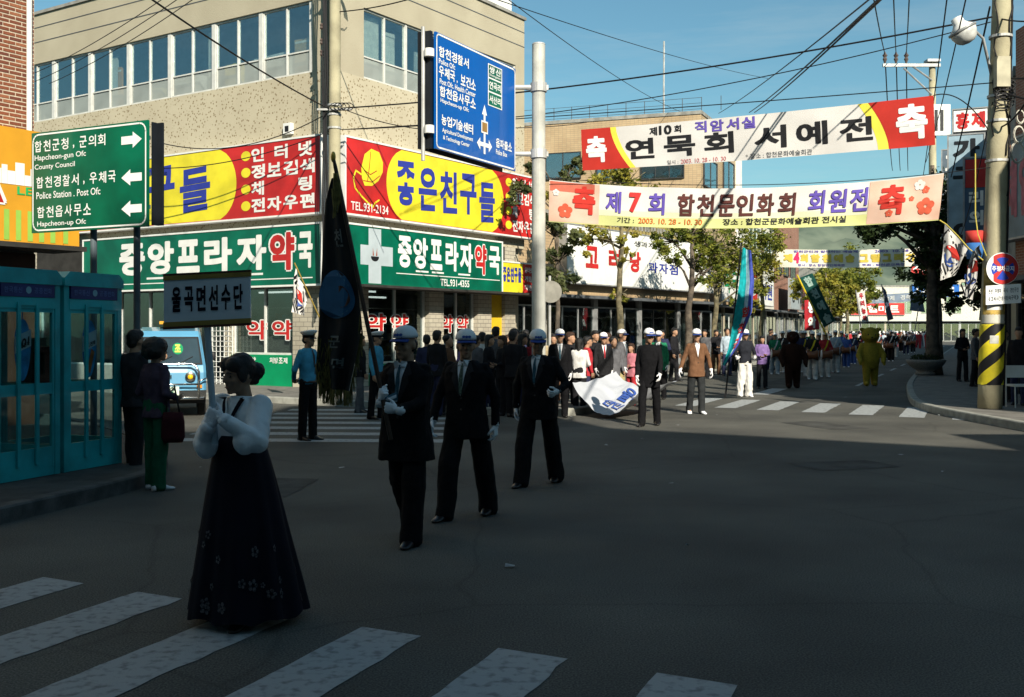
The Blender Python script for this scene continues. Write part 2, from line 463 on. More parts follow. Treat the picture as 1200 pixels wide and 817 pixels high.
def person(label, loc, yaw, p, o, vox=.012, group=None, scale=1.0, cat='person'):
    """p = pose, o = outfit (see keys below); root Empty > body, hair, jacket, trousers, shoe ..."""
    root = thing('person', label, cat, loc, yaw, group, scale)
    J = pose_points(p); tor = J['tor']; zp = J['z']; H = J['H']
    fem = o.get('fem', False); fat = o.get('fat', 1.0)
    near = vox < .011
    skin = o.get('skin', M_SKIN)
    # --- body: one continuous surface
    b = MB(); head_blob(b, H, fem)
    b.loft([seg_ring(tor(0, .0, z), w * .9, d * .9) for z, w, d in ((-.06, .13, .09), (.08, .125, .085), (.25, .125, .085), (.40, .15, .09), (.47, .13, .075), (.53, .07, .06))])
    gloves = o.get('gloves')
    for s in (1, -1):
        sh, el, wr = J['a%d' % s]
        b.cap(sh, el, .043, .036); b.cap(el, wr, .036, .025)
        hip, kn, an, fa = J[s]
        b.cap(hip, kn, .07, .05); b.cap(kn, an, .05, .035); b.cap(an, an + V((0, -.07, -.05)), .030, .022)
    me = remesh(b, vox)
    if not gloves:      # bare hands with fingers belong to the body's mesh
        mb = MB(); mb.v = [tuple(v.co) for v in me.vertices]; mb.f = [list(q.vertices) for q in me.polygons]; mb.mi = [0] * len(mb.f)
        for s in (1, -1):
            sh, el, wr = J['a%d' % s]; c = o.get('curl', {}).get(s, 22)
            hm = hand_mesh(c, -s, .0065 if not near else .0045); hd = p.get('hand', {}).get(s, (wr - el, (0, -1, 0)))
            M = hand_matrix(wr, hd[0], hd[1])
            mb.add([v.co for v in hm.vertices], [list(q.vertices) for q in hm.polygons], 0, M)
        bpy.data.meshes.remove(me); me = mb.mesh('body', skin, True)
    body = link('body', fin(me, skin), root)
    if gloves:
        for s in (1, -1):
            sh, el, wr = J['a%d' % s]; c = o.get('curl', {}).get(s, 22)
            hd = p.get('hand', {}).get(s, (wr - el, (0, -1, 0)))
            hm = hand_mesh(c, -s, .0042 if near else .0065)
            if not hm.materials: fin(hm, gloves)
            g = link('glove', hm, root, hand_matrix(wr, hd[0], hd[1]) @ Matrix.Scale(1.08, 4))
            cf = MB(); cf.lathe([(.034, .035), (.033, .0), (.029, -.012)], 14, (0, 0, 0)); link('cuff', cf.mesh('cuff', gloves, True), g)
    # --- eyes, brows, mouth
    if near or o.get('face'):
        for s in (1, -1):
            e = MB(); e.ell((s * .03, -.074, .004), (.013, .008, .0062), H, 10, 6); e.build('eye', M_DARKEYE, root, True, True)
            e = MB(); e.loft([[(s * (.014 + .034 * t), -.087 + .012 * t * t, .024 + .005 * sin(pi * t) + q) for q in (-.003, .003)] + [(s * (.014 + .034 * t), -.08 + .012 * t * t, .024)] for t in (0, .25, .5, .75, 1)], 0, H)
            e.build('eyebrow', M_HAIR, root, False, True)
        e = MB(); e.ell((0, -.0885, -.059), (.021, .0045, .0035), H, 10, 6); e.build('mouth', M_LIP, root, True, True)
    # --- hair
    hs = o.get('hair', 'short')
    if hs:
        h = MB()
        if hs == 'short':
            h.ell((0, .03, .038), (.084, .088, .098), H, 16, 10); h.ell((0, -.012, .078), (.074, .076, .055), H, 14, 8); h.ell((0, .06, -.02), (.07, .055, .06), H)
        elif hs == 'under':     # what shows below a cap
            h.ell((0, .036, -.002), (.081, .078, .07), H, 16, 10)
        elif hs == 'bun':
            h.ell((0, .028, .04), (.086, .092, .097), H, 16, 10); h.ell((-.03, -.035, .07), (.056, .056, .05), H); h.ell((.03, -.035, .07), (.056, .056, .05), H)
            h.ell((0, .125, .005), (.062, .055, .058), H); h.ell((0, .10, -.045), (.04, .04, .035), H)
            for s in (1, -1): h.ell((s * .074, -.012, .01), (.018, .035, .055), H)
        elif hs == 'perm':
            for k in range(26):
                a = random.uniform(0, 2 * pi); t = random.uniform(-.3, 1.4); q = V((cos(a) * cos(t), sin(a) * cos(t) , sin(t)))
                if q.y < -.45 and q.z < .55: continue
                h.ell((q.x * .085, .03 + q.y * .08, .03 + q.z * .09), (.045, .045, .045), H, 8, 6)
            h.ell((0, .035, .04), (.09, .09, .1), H)
            if o.get('bighair'):
                h.ell((0, .03, .05), (.15, .14, .11), H); h.ell((.03, .06, -.01), (.13, .11, .09), H); h.ell((-.04, .05, .0), (.12, .11, .09), H)
        elif hs == 'long':
            h.ell((0, .03, .038), (.087, .09, .1), H, 16, 10); h.ell((0, -.012, .078), (.076, .078, .055), H, 14, 8)
            for s in (1, -1): h.cap((s * .07, .02, .03), (s * .075, .03, -.15), .03, .025, 8, H)
            h.cap((0, .06, .0), (0, .06, -.19), .07, .05, 10, H)
        m = remesh(h, max(vox, .010), 1); wrinkle(m, .004, 45, 3, (1, 1, 1)); link('hair', fin(m, o.get('hairm', M_HAIR)), root)
    # --- trousers
    if o.get('trousers'):
        t = MB(); w = o.get('tw', 1.0)
        t.loft([seg_ring(tor(0, .005, z), a * fat, d * fat, 20, 2.4) for z, a, d in ((-.09, .125, .10), (0, .165, .118), (.08, .158, .112), (.14, .145, .105))])
        for s in (1, -1):
            hip, kn, an, fa = J[s]
            t.cap(hip + V((-s * .012, 0, .0)), kn, .098 * fat, .080 * w, 14); t.cap(kn, an, .080 * w, .072 * w, 14)
            t.cap(an + (kn - an) * .35, an + V((0, -.012, -.022)), .066 * w, .076 * w, 14)
            if o.get('baggy'): t.cap(kn + V((0, 0, .1)), an + (kn - an) * .3, .10, .105, 14)
        m = remesh(t, vox); wrinkle(m, .011 if not o.get('baggy') else .02, 11, random.random() * 9); link('trousers', fin(m, o['trousers']), root)
    # --- shoes
    for s in (1, -1):
        hip, kn, an, fa = J[s]; pitch = max(-.1, min(.75, -fa)) if an.z > .1 else 0
        R = Matrix.Translation(an) @ Matrix.Rotation(-fa * .5 if fa > .1 and an.z > .1 else pitch, 4, 'X') @ Matrix.Rotation(radians(8 * s), 4, 'Z')
        sh = MB()
        prof = [(.075, .030, -.083, -.03), (.06, .040, -.085, .0), (.02, .044, -.085, .02), (-.03, .046, -.085, .012), (-.09, .048, -.085, -.022), (-.14, .046, -.085, -.045), (-.18, .036, -.083, -.052), (-.2, .018, -.08, -.062)]
        rings = []
        for y, w_, z0, z1 in prof:
            r = []
            for k in range(12):
                a = 2 * pi * k / 12; zz = (z0 + z1) / 2 + (z1 - z0) / 2 * sin(a); ww = w_ * (abs(cos(a)) ** .6) * (1 if cos(a) >= 0 else -1)
                r.append((ww, y, zz))
            rings.append(r)
        sh.loft(rings, 0, R); sh.build('shoe', o.get('shoes', M_SHOE), root, True, True)
    # --- jacket / shirt with sleeves
    bv = None
    if o.get('jacket'):
        j = MB(); hem = o.get('hem', -.13); fl = o.get('flare', 1.0); st = o.get('stout', 1.0)
        rings = [(hem, .178 * fl, .128 * fl), (hem * .5, .172 * fl, .125 * fl), (.05, .163, .118), (.16, .158, .116), (.28, .172, .122), (.38, .184, .122), (.44, .186, .112), (.485, .160, .096), (.525, .105, .078), (.548, .066, .066)]
        j.loft([seg_ring(tor(0, .006 - .012 * (0 < z < .3), z), a * st * fat, d * st * fat, 24, 2.5) for z, a, d in rings if z >= hem])
        puff = o.get('puff', 1.0); sl_ = o.get('short_sleeve')
        for s in (1, -1):
            sh, el, wr = J['a%d' % s]
            j.cap(sh + V((-s * .03, 0, -.002)), sh + (el - sh) * .2, .058, .058, 14)
            if sl_: j.cap(sh, sh + (el - sh) * .55, .058, .062, 14)
            else:
                j.cap(sh, el, .058 * puff, .051 * puff, 14); j.cap(el, wr + (el - wr) * .06, .051 * puff, .040 * (puff if puff < 1.1 else 1.15), 14)
                if puff > 1.2: j.ell(tuple(el + (wr - el) * .35 + V((0, 0, -.05))), (.075, .075, .085))
        m = remesh(j, vox); wrinkle(m, o.get('wr', .008), 12, random.random() * 9, (1, 1, .7))
        bv = BVHTree.FromPolygons([v.co.copy() for v in m.vertices], [tuple(q.vertices) for q in m.polygons])
        link('jacket', fin(m, o['jacket']), root)
        n0 = zp + .553; vb = zp + o.get('vneck', .23)
        def cx(z, k): return k
        if o.get('shirt'):
            w = .052
            chest_strip([(-w, w, n0 - .015), (-w * .92, w * .92, n0 - .06), (-w * .5, w * .5, (n0 + vb) / 2 - .01), (-.004, .004, vb)], bv, .004, 8).build('shirt', o['shirt'], root, True, True)
            for s in (1, -1):     # collar leaves
                c = MB(); c.hexa([proj(bv, s * .006, n0 - .05, .011), proj(bv, s * .05, n0 - .055, .008), proj(bv, s * .052, n0 - .02, .008), proj(bv, s * .02, n0 - .012, .012),
                                  proj(bv, s * .008, n0 - .03, .02), proj(bv, s * .046, n0 - .045, .018), proj(bv, s * .048, n0 - .004, .02), proj(bv, s * .02, n0 + .004, .022)])
                c.build('collar', o['shirt'], root, False, True)
        if o.get('tie'):
            chest_strip([(-.016, .016, n0 - .03), (-.012, .012, n0 - .065), (-.02, .02, (n0 + vb) / 2), (-.012, .012, vb + .015)], bv, .012, 4).build('tie', o['tie'], root, True, True)
        if o.get('lapel'):
            for s in (1, -1):
                rows = [(s * .05, s * .075, n0 - .02), (s * .048, s * .115, n0 - .10), (s * .048, s * .085, n0 - .115), (s * .03, s * .095, (n0 + vb) / 2), (s * .002, s * .02, vb)]
                chest_strip(rows, bv, .007, 4).build('lapel', o['lapel'], root, True, True)
            bt = MB()
            for z in (vb - .02, vb - .12):
                q = proj(bv, .006, z, .004); bt.ell(tuple(q), (.011, .005, .011), None, 8, 6)
            bt.build('button', M_SHOE, root, True, True)
        if o.get('belt'):
            bl = MB(); bl.loft([seg_ring(tor(0, .0, z), .168 * fat, .124 * fat, 24, 2.4) for z in (-.005, .035)]); bl.build('belt', o['belt'], root, True, True)
    # --- hats
    ht = o.get('hat')
    if ht:
        c = MB(); n = 20; rings = []
        if ht == 'cap':
            for i in range(7):
                t = radians(4 + i * 14); rings.append([((.092 * cos(t) ** .75) * cos(2 * pi * k / n), .008 + (.108 * cos(t) ** .75) * sin(2 * pi * k / n), .046 + .098 * sin(t)) for k in range(n)])
            c.loft(rings, 0, H); hat = c.build('cap', o.get('hatm', M_CAPW), root, True, True)
            br = MB()
            br.loft([[(x, y0 - (.092 * (1 - (x / .086) ** 2)) * f, .050 + zz - .30 * x * x * 10 * .35 - f * .016) for x, zz, f in
                      [(-.082 + .164 * k / 10, 0, f0) for k in range(11)] + [(.082 - .164 * k / 10, -.006, f0) for k in range(11)]]
                     for f0, y0 in ((0, -.062), (.5, -.070), (1, -.076))], 0, H)
            br.build('brim', o.get('brimm', M_CAPB), hat, True, True)
            em = MB()
            def fc(u, v, w):
                a = -pi / 2 + u / .1; t = math.asin(min(.95, max(0, (v - .046) / .098)))
                return H @ V(((.092 * cos(t) ** .75 + w) * cos(a), .008 + (.108 * cos(t) ** .75 + w) * sin(a), v))
            if near or o.get('emblem'):
                for q in (-.028, 0, .028):
                    em.add([fc(q + .016 * cos(2 * pi * k / 12), .078 + .011 * sin(2 * pi * k / 12), .003) for k in range(12)], [list(range(12))])
                strip(em, fc, [(-.04, .06), (.04, .06)], .0022, .003); em.build('emblem', M_BLUEPRINT, hat, False, True)
            bn = MB(); bn.ell((0, .008, .145), (.009, .009, .005), H, 8, 5); bn.build('button', o.get('hatm', M_CAPW), hat, True, True)
        elif ht == 'peaked':
            def ring(r, z, sh=0): return [(r * .95 * cos(2 * pi * k / n), .008 + r * 1.12 * sin(2 * pi * k / n), z - sh * sin(2 * pi * k / n)) for k in range(n)]
            c.loft([ring(.086, .065), ring(.098, .085, .006), ring(.122, .112, .014), ring(.12, .125, .016), ring(.07, .138, .01), ring(.01, .14)], 0, H)
            hat = c.build('cap', M_CAPW, root, True, True)
            bd = MB(); bd.loft([ring(.086, .032), ring(.0875, .066)], 0, H); bd.build('hat_band', M_SUIT, hat, True, True)
            br = MB(); br.loft([[(x, -.072 - (.055 * (1 - (x / .083) ** 2)) * f, .036 + zz - f * .022) for x, zz in [(-.08 + .016 * k, 0) for k in range(11)] + [(.08 - .016 * k, -.005) for k in range(11)]] for f in (0, 1)], 0, H)
            br.build('brim', M_SHOE, hat, True, True)
            em = MB(); em.ell((0, -.108, .082), (.015, .006, .015), H, 8, 6); em.build('emblem', M_GOLD, hat, True, True)
    root['_h'] = 1
    del root['_h']
    return root, J, bv

M_SKIN = mat('skin', (.42, .24, .15), .55, .1, 14, .1, 90, .35)
M_LIP = mat('lips', (.30, .10, .08), .5)
M_DARKEYE = mat('eye', (.015, .012, .01), .15, spec=.6)
M_HAIR = mat('hair_black', (.011, .010, .010), .45, .3, 60, .5, 160, .4)
M_SHOE = mat('shoe_leather', (.012, .011, .011), .3, .2, 10, spec=.5)
M_SUIT = mat('suit_black', (.0065, .0065, .008), .85, .3, 30, .25, 300, .15)
M_SUIT2 = mat('suit_charcoal', (.018, .018, .020), .85, .3, 30, .25, 300, .15)
M_LAPEL = mat('lapel_black', (.013, .013, .016), .7, .2, 30, .1, 300, .25)
M_SHIRT = mat('shirt_white', (.75, .76, .78), .7, .06, 8, .1, 60)
M_CAPW = mat('cap_white', (.88, .87, .86), .75, .04, 12, .1, 200)
M_CAPB = mat('cap_blue', (.025, .06, .26), .7, .1, 12)
M_BLUEPRINT = mat('blue_print', (.04, .09, .34), .7, .1, 12)
M_GLOVE = mat('glove_white', (.88, .87, .87), .85, .04, 20, .3, 120)
M_GOLD = mat('gold_metal', (.55, .38, .08), .3, metal=.8)
M_TIE = mat('tie_teal', (.03, .10, .14), .5, .3, 40)
# ================================================================ SETTING
SD = V((.40, .9165, 0)).normalized()            # direction of the far street
SE = V((SD.y, -SD.x, 0))                        # across it, to the right
M_ASPH = mat('asphalt', (.132, .129, .114), .86, 0, .45, .5, 55, .25, col2=(.072, .071, .065), det=12)
def asphalt_detail():
    m = M_ASPH; nt = m.node_tree; n = nt.nodes; l = nt.links; b = n['Principled BSDF']
    tc = [q for q in n if q.type == 'TEX_COORD'][0]
    src = b.inputs['Base Color'].links[0].from_socket
    # fine aggregate speckle
    v = n.new('ShaderNodeTexNoise'); v.inputs['Scale'].default_value = 90; v.inputs['Detail'].default_value = 2
    r = n.new('ShaderNodeValToRGB'); r.color_ramp.elements[0].position = .38; r.color_ramp.elements[0].color = (.55, .55, .55, 1); r.color_ramp.elements[1].position = .66; r.color_ramp.elements[1].color = (1.45, 1.45, 1.4, 1)
    mx = n.new('ShaderNodeMixRGB'); mx.blend_type = 'MULTIPLY'; mx.inputs[0].default_value = 1
    # cracks and patched tar seams
    vo = n.new('ShaderNodeTexVoronoi'); vo.feature = 'DISTANCE_TO_EDGE'; vo.inputs['Scale'].default_value = .33
    wn_ = n.new('ShaderNodeTexNoise'); wn_.inputs['Scale'].default_value = 1.3; wn_.inputs['Detail'].default_value = 5
    ad = n.new('ShaderNodeMixRGB'); ad.inputs[0].default_value = .22
    rr = n.new('ShaderNodeValToRGB'); rr.color_ramp.elements[0].position = .0; rr.color_ramp.elements[0].color = (.45, .45, .45, 1); rr.color_ramp.elements[1].position = .006; rr.color_ramp.elements[1].color = (1, 1, 1, 1)
    m2 = n.new('ShaderNodeMixRGB'); m2.blend_type = 'MULTIPLY'; m2.inputs[0].default_value = .4
    l.new(tc.outputs['Object'], v.inputs['Vector']); l.new(v.outputs[0], r.inputs[0])
    l.new(src, mx.inputs[1]); l.new(r.outputs[0], mx.inputs[2])
    l.new(tc.outputs['Object'], wn_.inputs['Vector']); l.new(tc.outputs['Object'], ad.inputs[1]); l.new(wn_.outputs['Color'], ad.inputs[2])
    l.new(ad.outputs[0], vo.inputs['Vector']); l.new(vo.outputs['Distance'], rr.inputs[0])
    l.new(mx.outputs[0], m2.inputs[1]); l.new(rr.outputs[0], m2.inputs[2]); l.new(m2.outputs[0], b.inputs['Base Color'])
asphalt_detail()
M_PAINT = mat('road_paint', (.38, .40, .40), .7, 0, 15, .3, 90, .3, col2=(.20, .21, .21), ramp=(.32, .50), det=9)
M_KERB = mat('kerb_concrete', (.34, .34, .30), .85, .25, 5, .3, 60)
M_KERBD = mat('kerb_shade_dark', (.10, .10, .095), .9, .4, 5, .3, 60)  # near left kerb and pavement: foreground shade put into a darker colour
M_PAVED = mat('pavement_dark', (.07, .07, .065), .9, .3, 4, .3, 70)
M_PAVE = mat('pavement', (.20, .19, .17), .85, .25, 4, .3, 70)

g = MB(); g.add([(-900, -300, 0), (1600, -300, 0), (1600, 2200, 0), (-900, 2200, 0)], [(0, 1, 2, 3)])
structure('road', g, M_ASPH)

def arc(c, r, a0, a1, n=10):
    return [(c[0] + r * cos(radians(a0 + (a1 - a0) * k / n)), c[1] + r * sin(radians(a0 + (a1 - a0) * k / n))) for k in range(n + 1)]
def smooth(pts, it=3):
    for _ in range(it):
        q = [pts[0]]
        for a, b in zip(pts, pts[1:]):
            q += [(a[0] * .75 + b[0] * .25, a[1] * .75 + b[1] * .25), (a[0] * .25 + b[0] * .75, a[1] * .25 + b[1] * .75)]
        pts = q + [pts[-1]]
    return pts
def pavement(name, edge, back, dark=False):
    """edge: kerb line; back: rest of the outline. top at 0.14, kerb stones along the edge"""
    n = len(edge); inner = []
    for i, p in enumerate(edge):
        a = V(edge[max(i - 1, 0)]); b = V(edge[min(i + 1, n - 1)]); d = (b - a).normalized()
        q = V((p[0], p[1])) + V((-d.y, d.x)) * .16 * PAVSIDE; inner.append((q.x, q.y))
    m = MB(); pl = inner + back
    if PAVSIDE < 0: pl = pl[::-1]
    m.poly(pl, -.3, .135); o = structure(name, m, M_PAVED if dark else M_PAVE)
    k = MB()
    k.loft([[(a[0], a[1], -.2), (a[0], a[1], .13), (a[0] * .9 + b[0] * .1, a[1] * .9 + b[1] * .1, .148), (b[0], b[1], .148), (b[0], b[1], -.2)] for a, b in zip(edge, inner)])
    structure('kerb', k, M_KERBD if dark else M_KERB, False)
# left corner pavement: kerb from the cross street, round the corner, up the far street
PAVSIDE = 1
e = smooth([(-18, 36.0), (-10.7, 28.9), (-6.8, 25.9), (-3.2, 23.6), (-.4, 21.4), (1.0, 21.0), (1.9, 22.4), (2.6, 28), (4.1, 35), (9.0, 46.3)] , 3)
far = V((9, 46.3, 0)) + SD * 170
e2 = e + [(far.x, far.y)]
pavement('pavement', e2, [(far.x - 14, far.y + 5), (-30, 60)])
# right pavement
PAVSIDE = -1
e = smooth([(9.4, -12), (9.0, 4), (8.8, 15), (8.6, 20.5), (8.75, 23.2), (10.0, 27.0), (12.2, 33), (17.2, 45.0)], 3)
far = V((17.2, 45, 0)) + SD * 170
pavement('pavement', e + [(far.x, far.y)], [(far.x + 14, far.y - 5), (40, 45), (40, -12)])
# left near pavement with the telephone booths
PAVSIDE = 1
e = smooth([(-14.0, 24.0), (-9.0, 20.5), (-6.6, 17.6), (-5.1, 15.2), (-3.9, 12.4), (-4.1, 10.8), (-5.0, 7.6), (-7.4, -4)], 2)
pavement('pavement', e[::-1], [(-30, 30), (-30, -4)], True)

def stripe(o, s, e_, L, W, z=.004):
    """painted bar starting at o, running L along s and W across e_"""
    m = MB(); N = 24; pts = []
    o = V((o[0], o[1], 0)); s = V((s[0], s[1], 0)).normalized(); e_ = V((e_[0], e_[1], 0)).normalized()
    A = []; B = []
    for i in range(N + 1):
        t = L * i / N
        A.append(o + s * t + e_ * (random.uniform(-.006, .006))); B.append(o + s * t + e_ * (W + random.uniform(-.012, .012)))
    for i in range(N + 1):
        m.v.append((A[i].x, A[i].y, z)); m.v.append((B[i].x, B[i].y, z))
    m.f = [[2 * i, 2 * i + 1, 2 * i + 3, 2 * i + 2] for i in range(N)]; m.mi = [0] * N
    ob = m.build('road_marking', M_PAINT); tag(ob, kind='structure'); return ob
E0 = V((-.86, 6.12, 0)); ee = V((.887, -.462, 0))
for k in range(-5, 5):
    stripe(E0 + ee * (.89 * k), (-.37, -.93), ee, 3.6, .40)
for k in range(7):       # crossing in front of the pharmacy
    y = 16.3 + 1.05 * k
    stripe((-5.4 + .1 * k, y + .15), (1, -.05), (.05, 1), 4.4, .46)
for k in range(8):       # crossing over the far street
    o = V((3.7, 24.3, 0)) + SE * (.98 * k) + SD * (-.28 * k)
    stripe(o, SD, SE, 3.0, .47)
for k in range(14):      # centre line of the far street
    o = V((10.6, 33, 0)) + SD * (7 * k)
    stripe(o, SD, SE, 3.0, .12)
stripe((6.4, 28.6), SD, SE, 3.2, .45); 

# repaired patches, manhole covers, scraps of paper
M_PATCH = mat('asphalt_patch', (.078, .078, .072), .9, .3, 3, .6, 70, .2)
for k, (x, y, w, d, a) in enumerate(((4.2, 13.5, 1.2, .8, .3), (-2.6, 11.6, .7, 1.4, -.1), (5.6, 19.2, .8, 1.6, .35), (9.5, 36, 1.4, 5, -.40))):
    m = MB(); ca, sa = cos(a), sin(a); n_ = 20; pts = []
    for i in range(n_):
        t = 2 * pi * (i + .5) / n_; px_, py_ = w / 2 * math.copysign(min(1, abs(cos(t)) * 1.35), cos(t)), d / 2 * math.copysign(min(1, abs(sin(t)) * 1.35), sin(t))
        px_ += random.uniform(-.02, .02); py_ += random.uniform(-.02, .02); pts.append((x + px_ * ca - py_ * sa, y + px_ * sa + py_ * ca, .0035))
    m.add(pts, [list(range(n_))]); tag(m.build('road_patch', M_PATCH), kind='structure')
M_IRON = mat('cast_iron', (.06, .058, .055), .5, .3, 20, .4, 60, .4, metal=.6)
for x, y, lab in ((7.3, 33.5, 'round iron manhole cover in the shaded far street'),):
    r = thing('manhole_cover', lab, 'manhole cover', (x, y, 0)); m = MB(); m.lathe([(.01, .008), (.30, .008), (.31, .004)], 28, (x, y, 0), caps=False); m.build('lid', M_IRON, r)
    m = MB(); m.lathe([(.325, .005), (.345, .010), (.39, .010), (.40, .002)], 28, (x, y, 0), caps=False); m.build('rim', M_IRON, r)
    m = MB()
    for i in range(-4, 5):
        for j in range(-4, 5):
            if i * i + j * j < 17: m.box(x + i * .06 - .018, x + i * .06 + .018, y + j * .06 - .018, y + j * .06 + .018, .008, .013)
    tag(m.build('tread', M_IRON, r), kind='stuff')
rr = random.Random(12); m = MB()
for k in range(46):
    x, y = rr.uniform(-4, 9), rr.uniform(7, 34); s_ = rr.uniform(.015, .05); a = rr.uniform(0, 3)
    m.add([(x + s_ * cos(a + t), y + s_ * sin(a + t) * rr.uniform(.6, 1), .008 + rr.uniform(0, .02)) for t in (0, 1.4, 3.1, 4.6)], [(0, 1, 2, 3)])
tag(m.build('litter', M_PAINT), kind='stuff')

# hill at the end of the street
M_HILL = mat('hill_forest_hazed', (.17, .20, .15), .95, 0, .035, .6, .2, .1, col2=(.07, .10, .08), ramp=(.38, .62), det=9)  # forest colour lightened and greyed to carry the distance haze
m = MB()
def hill(a, b):
    x = -300 + 1500 * a; y = 480 + 420 * b
    h = 128 * sin(pi * min(1, b * 1.25 + .02) * .62) * (.80 + .28 * noise.noise(V((x * .0042, .3, 1))) + .14 * noise.noise(V((x * .013, y * .006, 4))))
    h += 4.0 * noise.noise(V((x * .05, y * .05, 2))) + 3.0 * abs(noise.noise(V((x * .13, y * .13, 2)))) + 1.7 * noise.noise(V((x * .33, y * .33, 5)))
    return (x, y, h if b > 0 else -2)
m.grid(hill, 420, 46)
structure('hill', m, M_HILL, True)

# ================================================================ materials for buildings
def tile_mat(name, c1, c2, mortar, sx, sy, off=.0, rough=.6, bump=.4):
    m = bpy.data.materials.new(name); m.use_nodes = True
    n = m.node_tree.nodes; l = m.node_tree.links; b = n['Principled BSDF']
    tc = n.new('ShaderNodeTexCoord'); sp = n.new('ShaderNodeSeparateXYZ'); cb = n.new('ShaderNodeCombineXYZ')
    ge = n.new('ShaderNodeNewGeometry')
    # horizontal coordinate measured along the wall, whichever way it faces
    cr = n.new('ShaderNodeVectorMath'); cr.operation = 'CROSS_PRODUCT'; cr.inputs[1].default_value = (0, 0, 1)
    dt = n.new('ShaderNodeVectorMath'); dt.operation = 'DOT_PRODUCT'
    br = n.new('ShaderNodeTexBrick'); br.offset = off; br.inputs['Scale'].default_value = 1
    br.inputs['Brick Width'].default_value = sx; br.inputs['Row Height'].default_value = sy; br.inputs['Mortar Size'].default_value = .008
    br.inputs['Color1'].default_value = (*c1, 1); br.inputs['Color2'].default_value = (*c2, 1); br.inputs['Mortar'].default_value = (*mortar, 1)
    br.inputs['Bias'].default_value = 0
    l.new(ge.outputs['True Normal'], cr.inputs[0]); l.new(tc.outputs['Object'], dt.inputs[0]); l.new(cr.outputs[0], dt.inputs[1])
    l.new(tc.outputs['Object'], sp.inputs[0]); l.new(dt.outputs['Value'], cb.inputs[0]); l.new(sp.outputs[2], cb.inputs[1]); l.new(cb.outputs[0], br.inputs['Vector'])
    no = n.new('ShaderNodeTexNoise'); no.inputs['Scale'].default_value = .7; no.inputs['Detail'].default_value = 6
    mx = n.new('ShaderNodeMixRGB'); mx.blend_type = 'MULTIPLY'; mx.inputs[0].default_value = .5
    r = n.new('ShaderNodeValToRGB'); r.color_ramp.elements[0].position = .3; r.color_ramp.elements[0].color = (.6, .58, .55, 1); r.color_ramp.elements[1].position = .6
    l.new(tc.outputs['Object'], no.inputs[0]); l.new(no.outputs[0], r.inputs[0]); l.new(br.outputs[0], mx.inputs[1]); l.new(r.outputs[0], mx.inputs[2]); l.new(mx.outputs[0], b.inputs['Base Color'])
    bp = n.new('ShaderNodeBump'); bp.inputs['Strength'].default_value = bump; bp.inputs['Distance'].default_value = .01; bp.invert = True
    l.new(br.outputs['Fac'], bp.inputs['Height']); l.new(bp.outputs[0], b.inputs['Normal']); b.inputs['Roughness'].default_value = rough
    MATS[name] = m; return m
M_TILE = tile_mat('cream_tile', (.52, .38, .22), (.47, .33, .19), (.30, .23, .15), .22, .11, 0, .5)
M_STONE = tile_mat('pale_stone_block', (.50, .46, .36), (.42, .38, .30), (.22, .20, .17), .30, .13, .5, .8, .8)
M_REDBRICK = tile_mat('red_brick', (.32, .12, .07), (.24, .085, .05), (.36, .28, .22), .21, .07, .5, .8)
M_STUCCO = mat('stucco_cream', (.45, .405, .30), .9, 0, .8, .5, 40, .15, col2=(.40, .355, .26), det=9)
def dotted(name):
    m = mat(name, (.52, .465, .34), .9, 0, 1.1, .3, 40, .15, col2=(.47, .415, .30), det=8)
    nt = m.node_tree; n = nt.nodes; l = nt.links; b = n['Principled BSDF']
    src = b.inputs['Base Color'].links[0].from_socket; tc = [q for q in n if q.type == 'TEX_COORD'][0]
    v = n.new('ShaderNodeTexVoronoi'); v.inputs['Scale'].default_value = 10.5
    r = n.new('ShaderNodeValToRGB'); r.color_ramp.elements[0].position = .16; r.color_ramp.elements[0].color = (.40, .33, .24, 1); r.color_ramp.elements[1].position = .34; r.color_ramp.elements[1].color = (1, 1, 1, 1)
    mx = n.new('ShaderNodeMixRGB'); mx.blend_type = 'MULTIPLY'; mx.inputs[0].default_value = 1
    l.new(tc.outputs['Object'], v.inputs['Vector']); l.new(v.outputs['Distance'], r.inputs[0]); l.new(src, mx.inputs[1]); l.new(r.outputs[0], mx.inputs[2]); l.new(mx.outputs[0], b.inputs['Base Color'])
    return m
M_DOTS = dotted('pebbled_render')
M_WFRAME = mat('window_frame_white', (.62, .62, .58), .5, .12, 5)
M_DFRAME = mat('window_frame_dark', (.05, .05, .05), .4, .2, 5)
M_GLASS = glass('window_glass', (.88, .95, .95), .22)
M_GLASSD = glass('shop_glass', (.55, .6, .6), .12)
M_DARK = mat('dark_interior', (.035, .033, .03), .9, .3, 3)
M_FROST = mat('frosted_glass', (.42, .46, .43), .25, .12, 1.5, alpha=.55, spec=.6)
M_ROOM = mat('room_wall', (.34, .34, .32), .9, .3, 2)
M_CONC = mat('concrete_grey', (.30, .29, .26), .85, .3, 3, .4, 50)
M_RED = mat('sign_red', (.52, .022, .02), .5, .28, 1.3, coat=.2)
M_YEL = mat('sign_yellow', (.78, .67, .03), .5, .16, 1.5, coat=.2)
M_BLUE = mat('sign_ink_blue', (.03, .045, .30), .5, .1, 3)
M_GREEN = mat('sign_green', (.0, .125, .07), .45, .3, 1.2, coat=.25)
M_GREENP = mat('panel_green', (.0, .26, .10), .5, .15, 1.5)
M_WHITE = mat('sign_white', (.78, .78, .74), .5, .08, 3)
M_BLACK = mat('ink_black', (.015, .015, .017), .5, .2, 5)
M_GREY = mat('sign_grey', (.10, .11, .12), .6, .2, 3)
M_STEEL = mat('steel_grey', (.35, .36, .36), .45, .25, 4, metal=.3)
M_SILV = mat('galvanised_steel', (.50, .50, .48), .5, .25, 3, .1, 40, metal=.25)
M_SILVN = mat('traffic_blue', (.0, .10, .42), .35, .1, 1.2, coat=.3)
M_TGREEN = mat('traffic_green', (.0, .125, .065), .28, .35, 1.4, coat=.4)
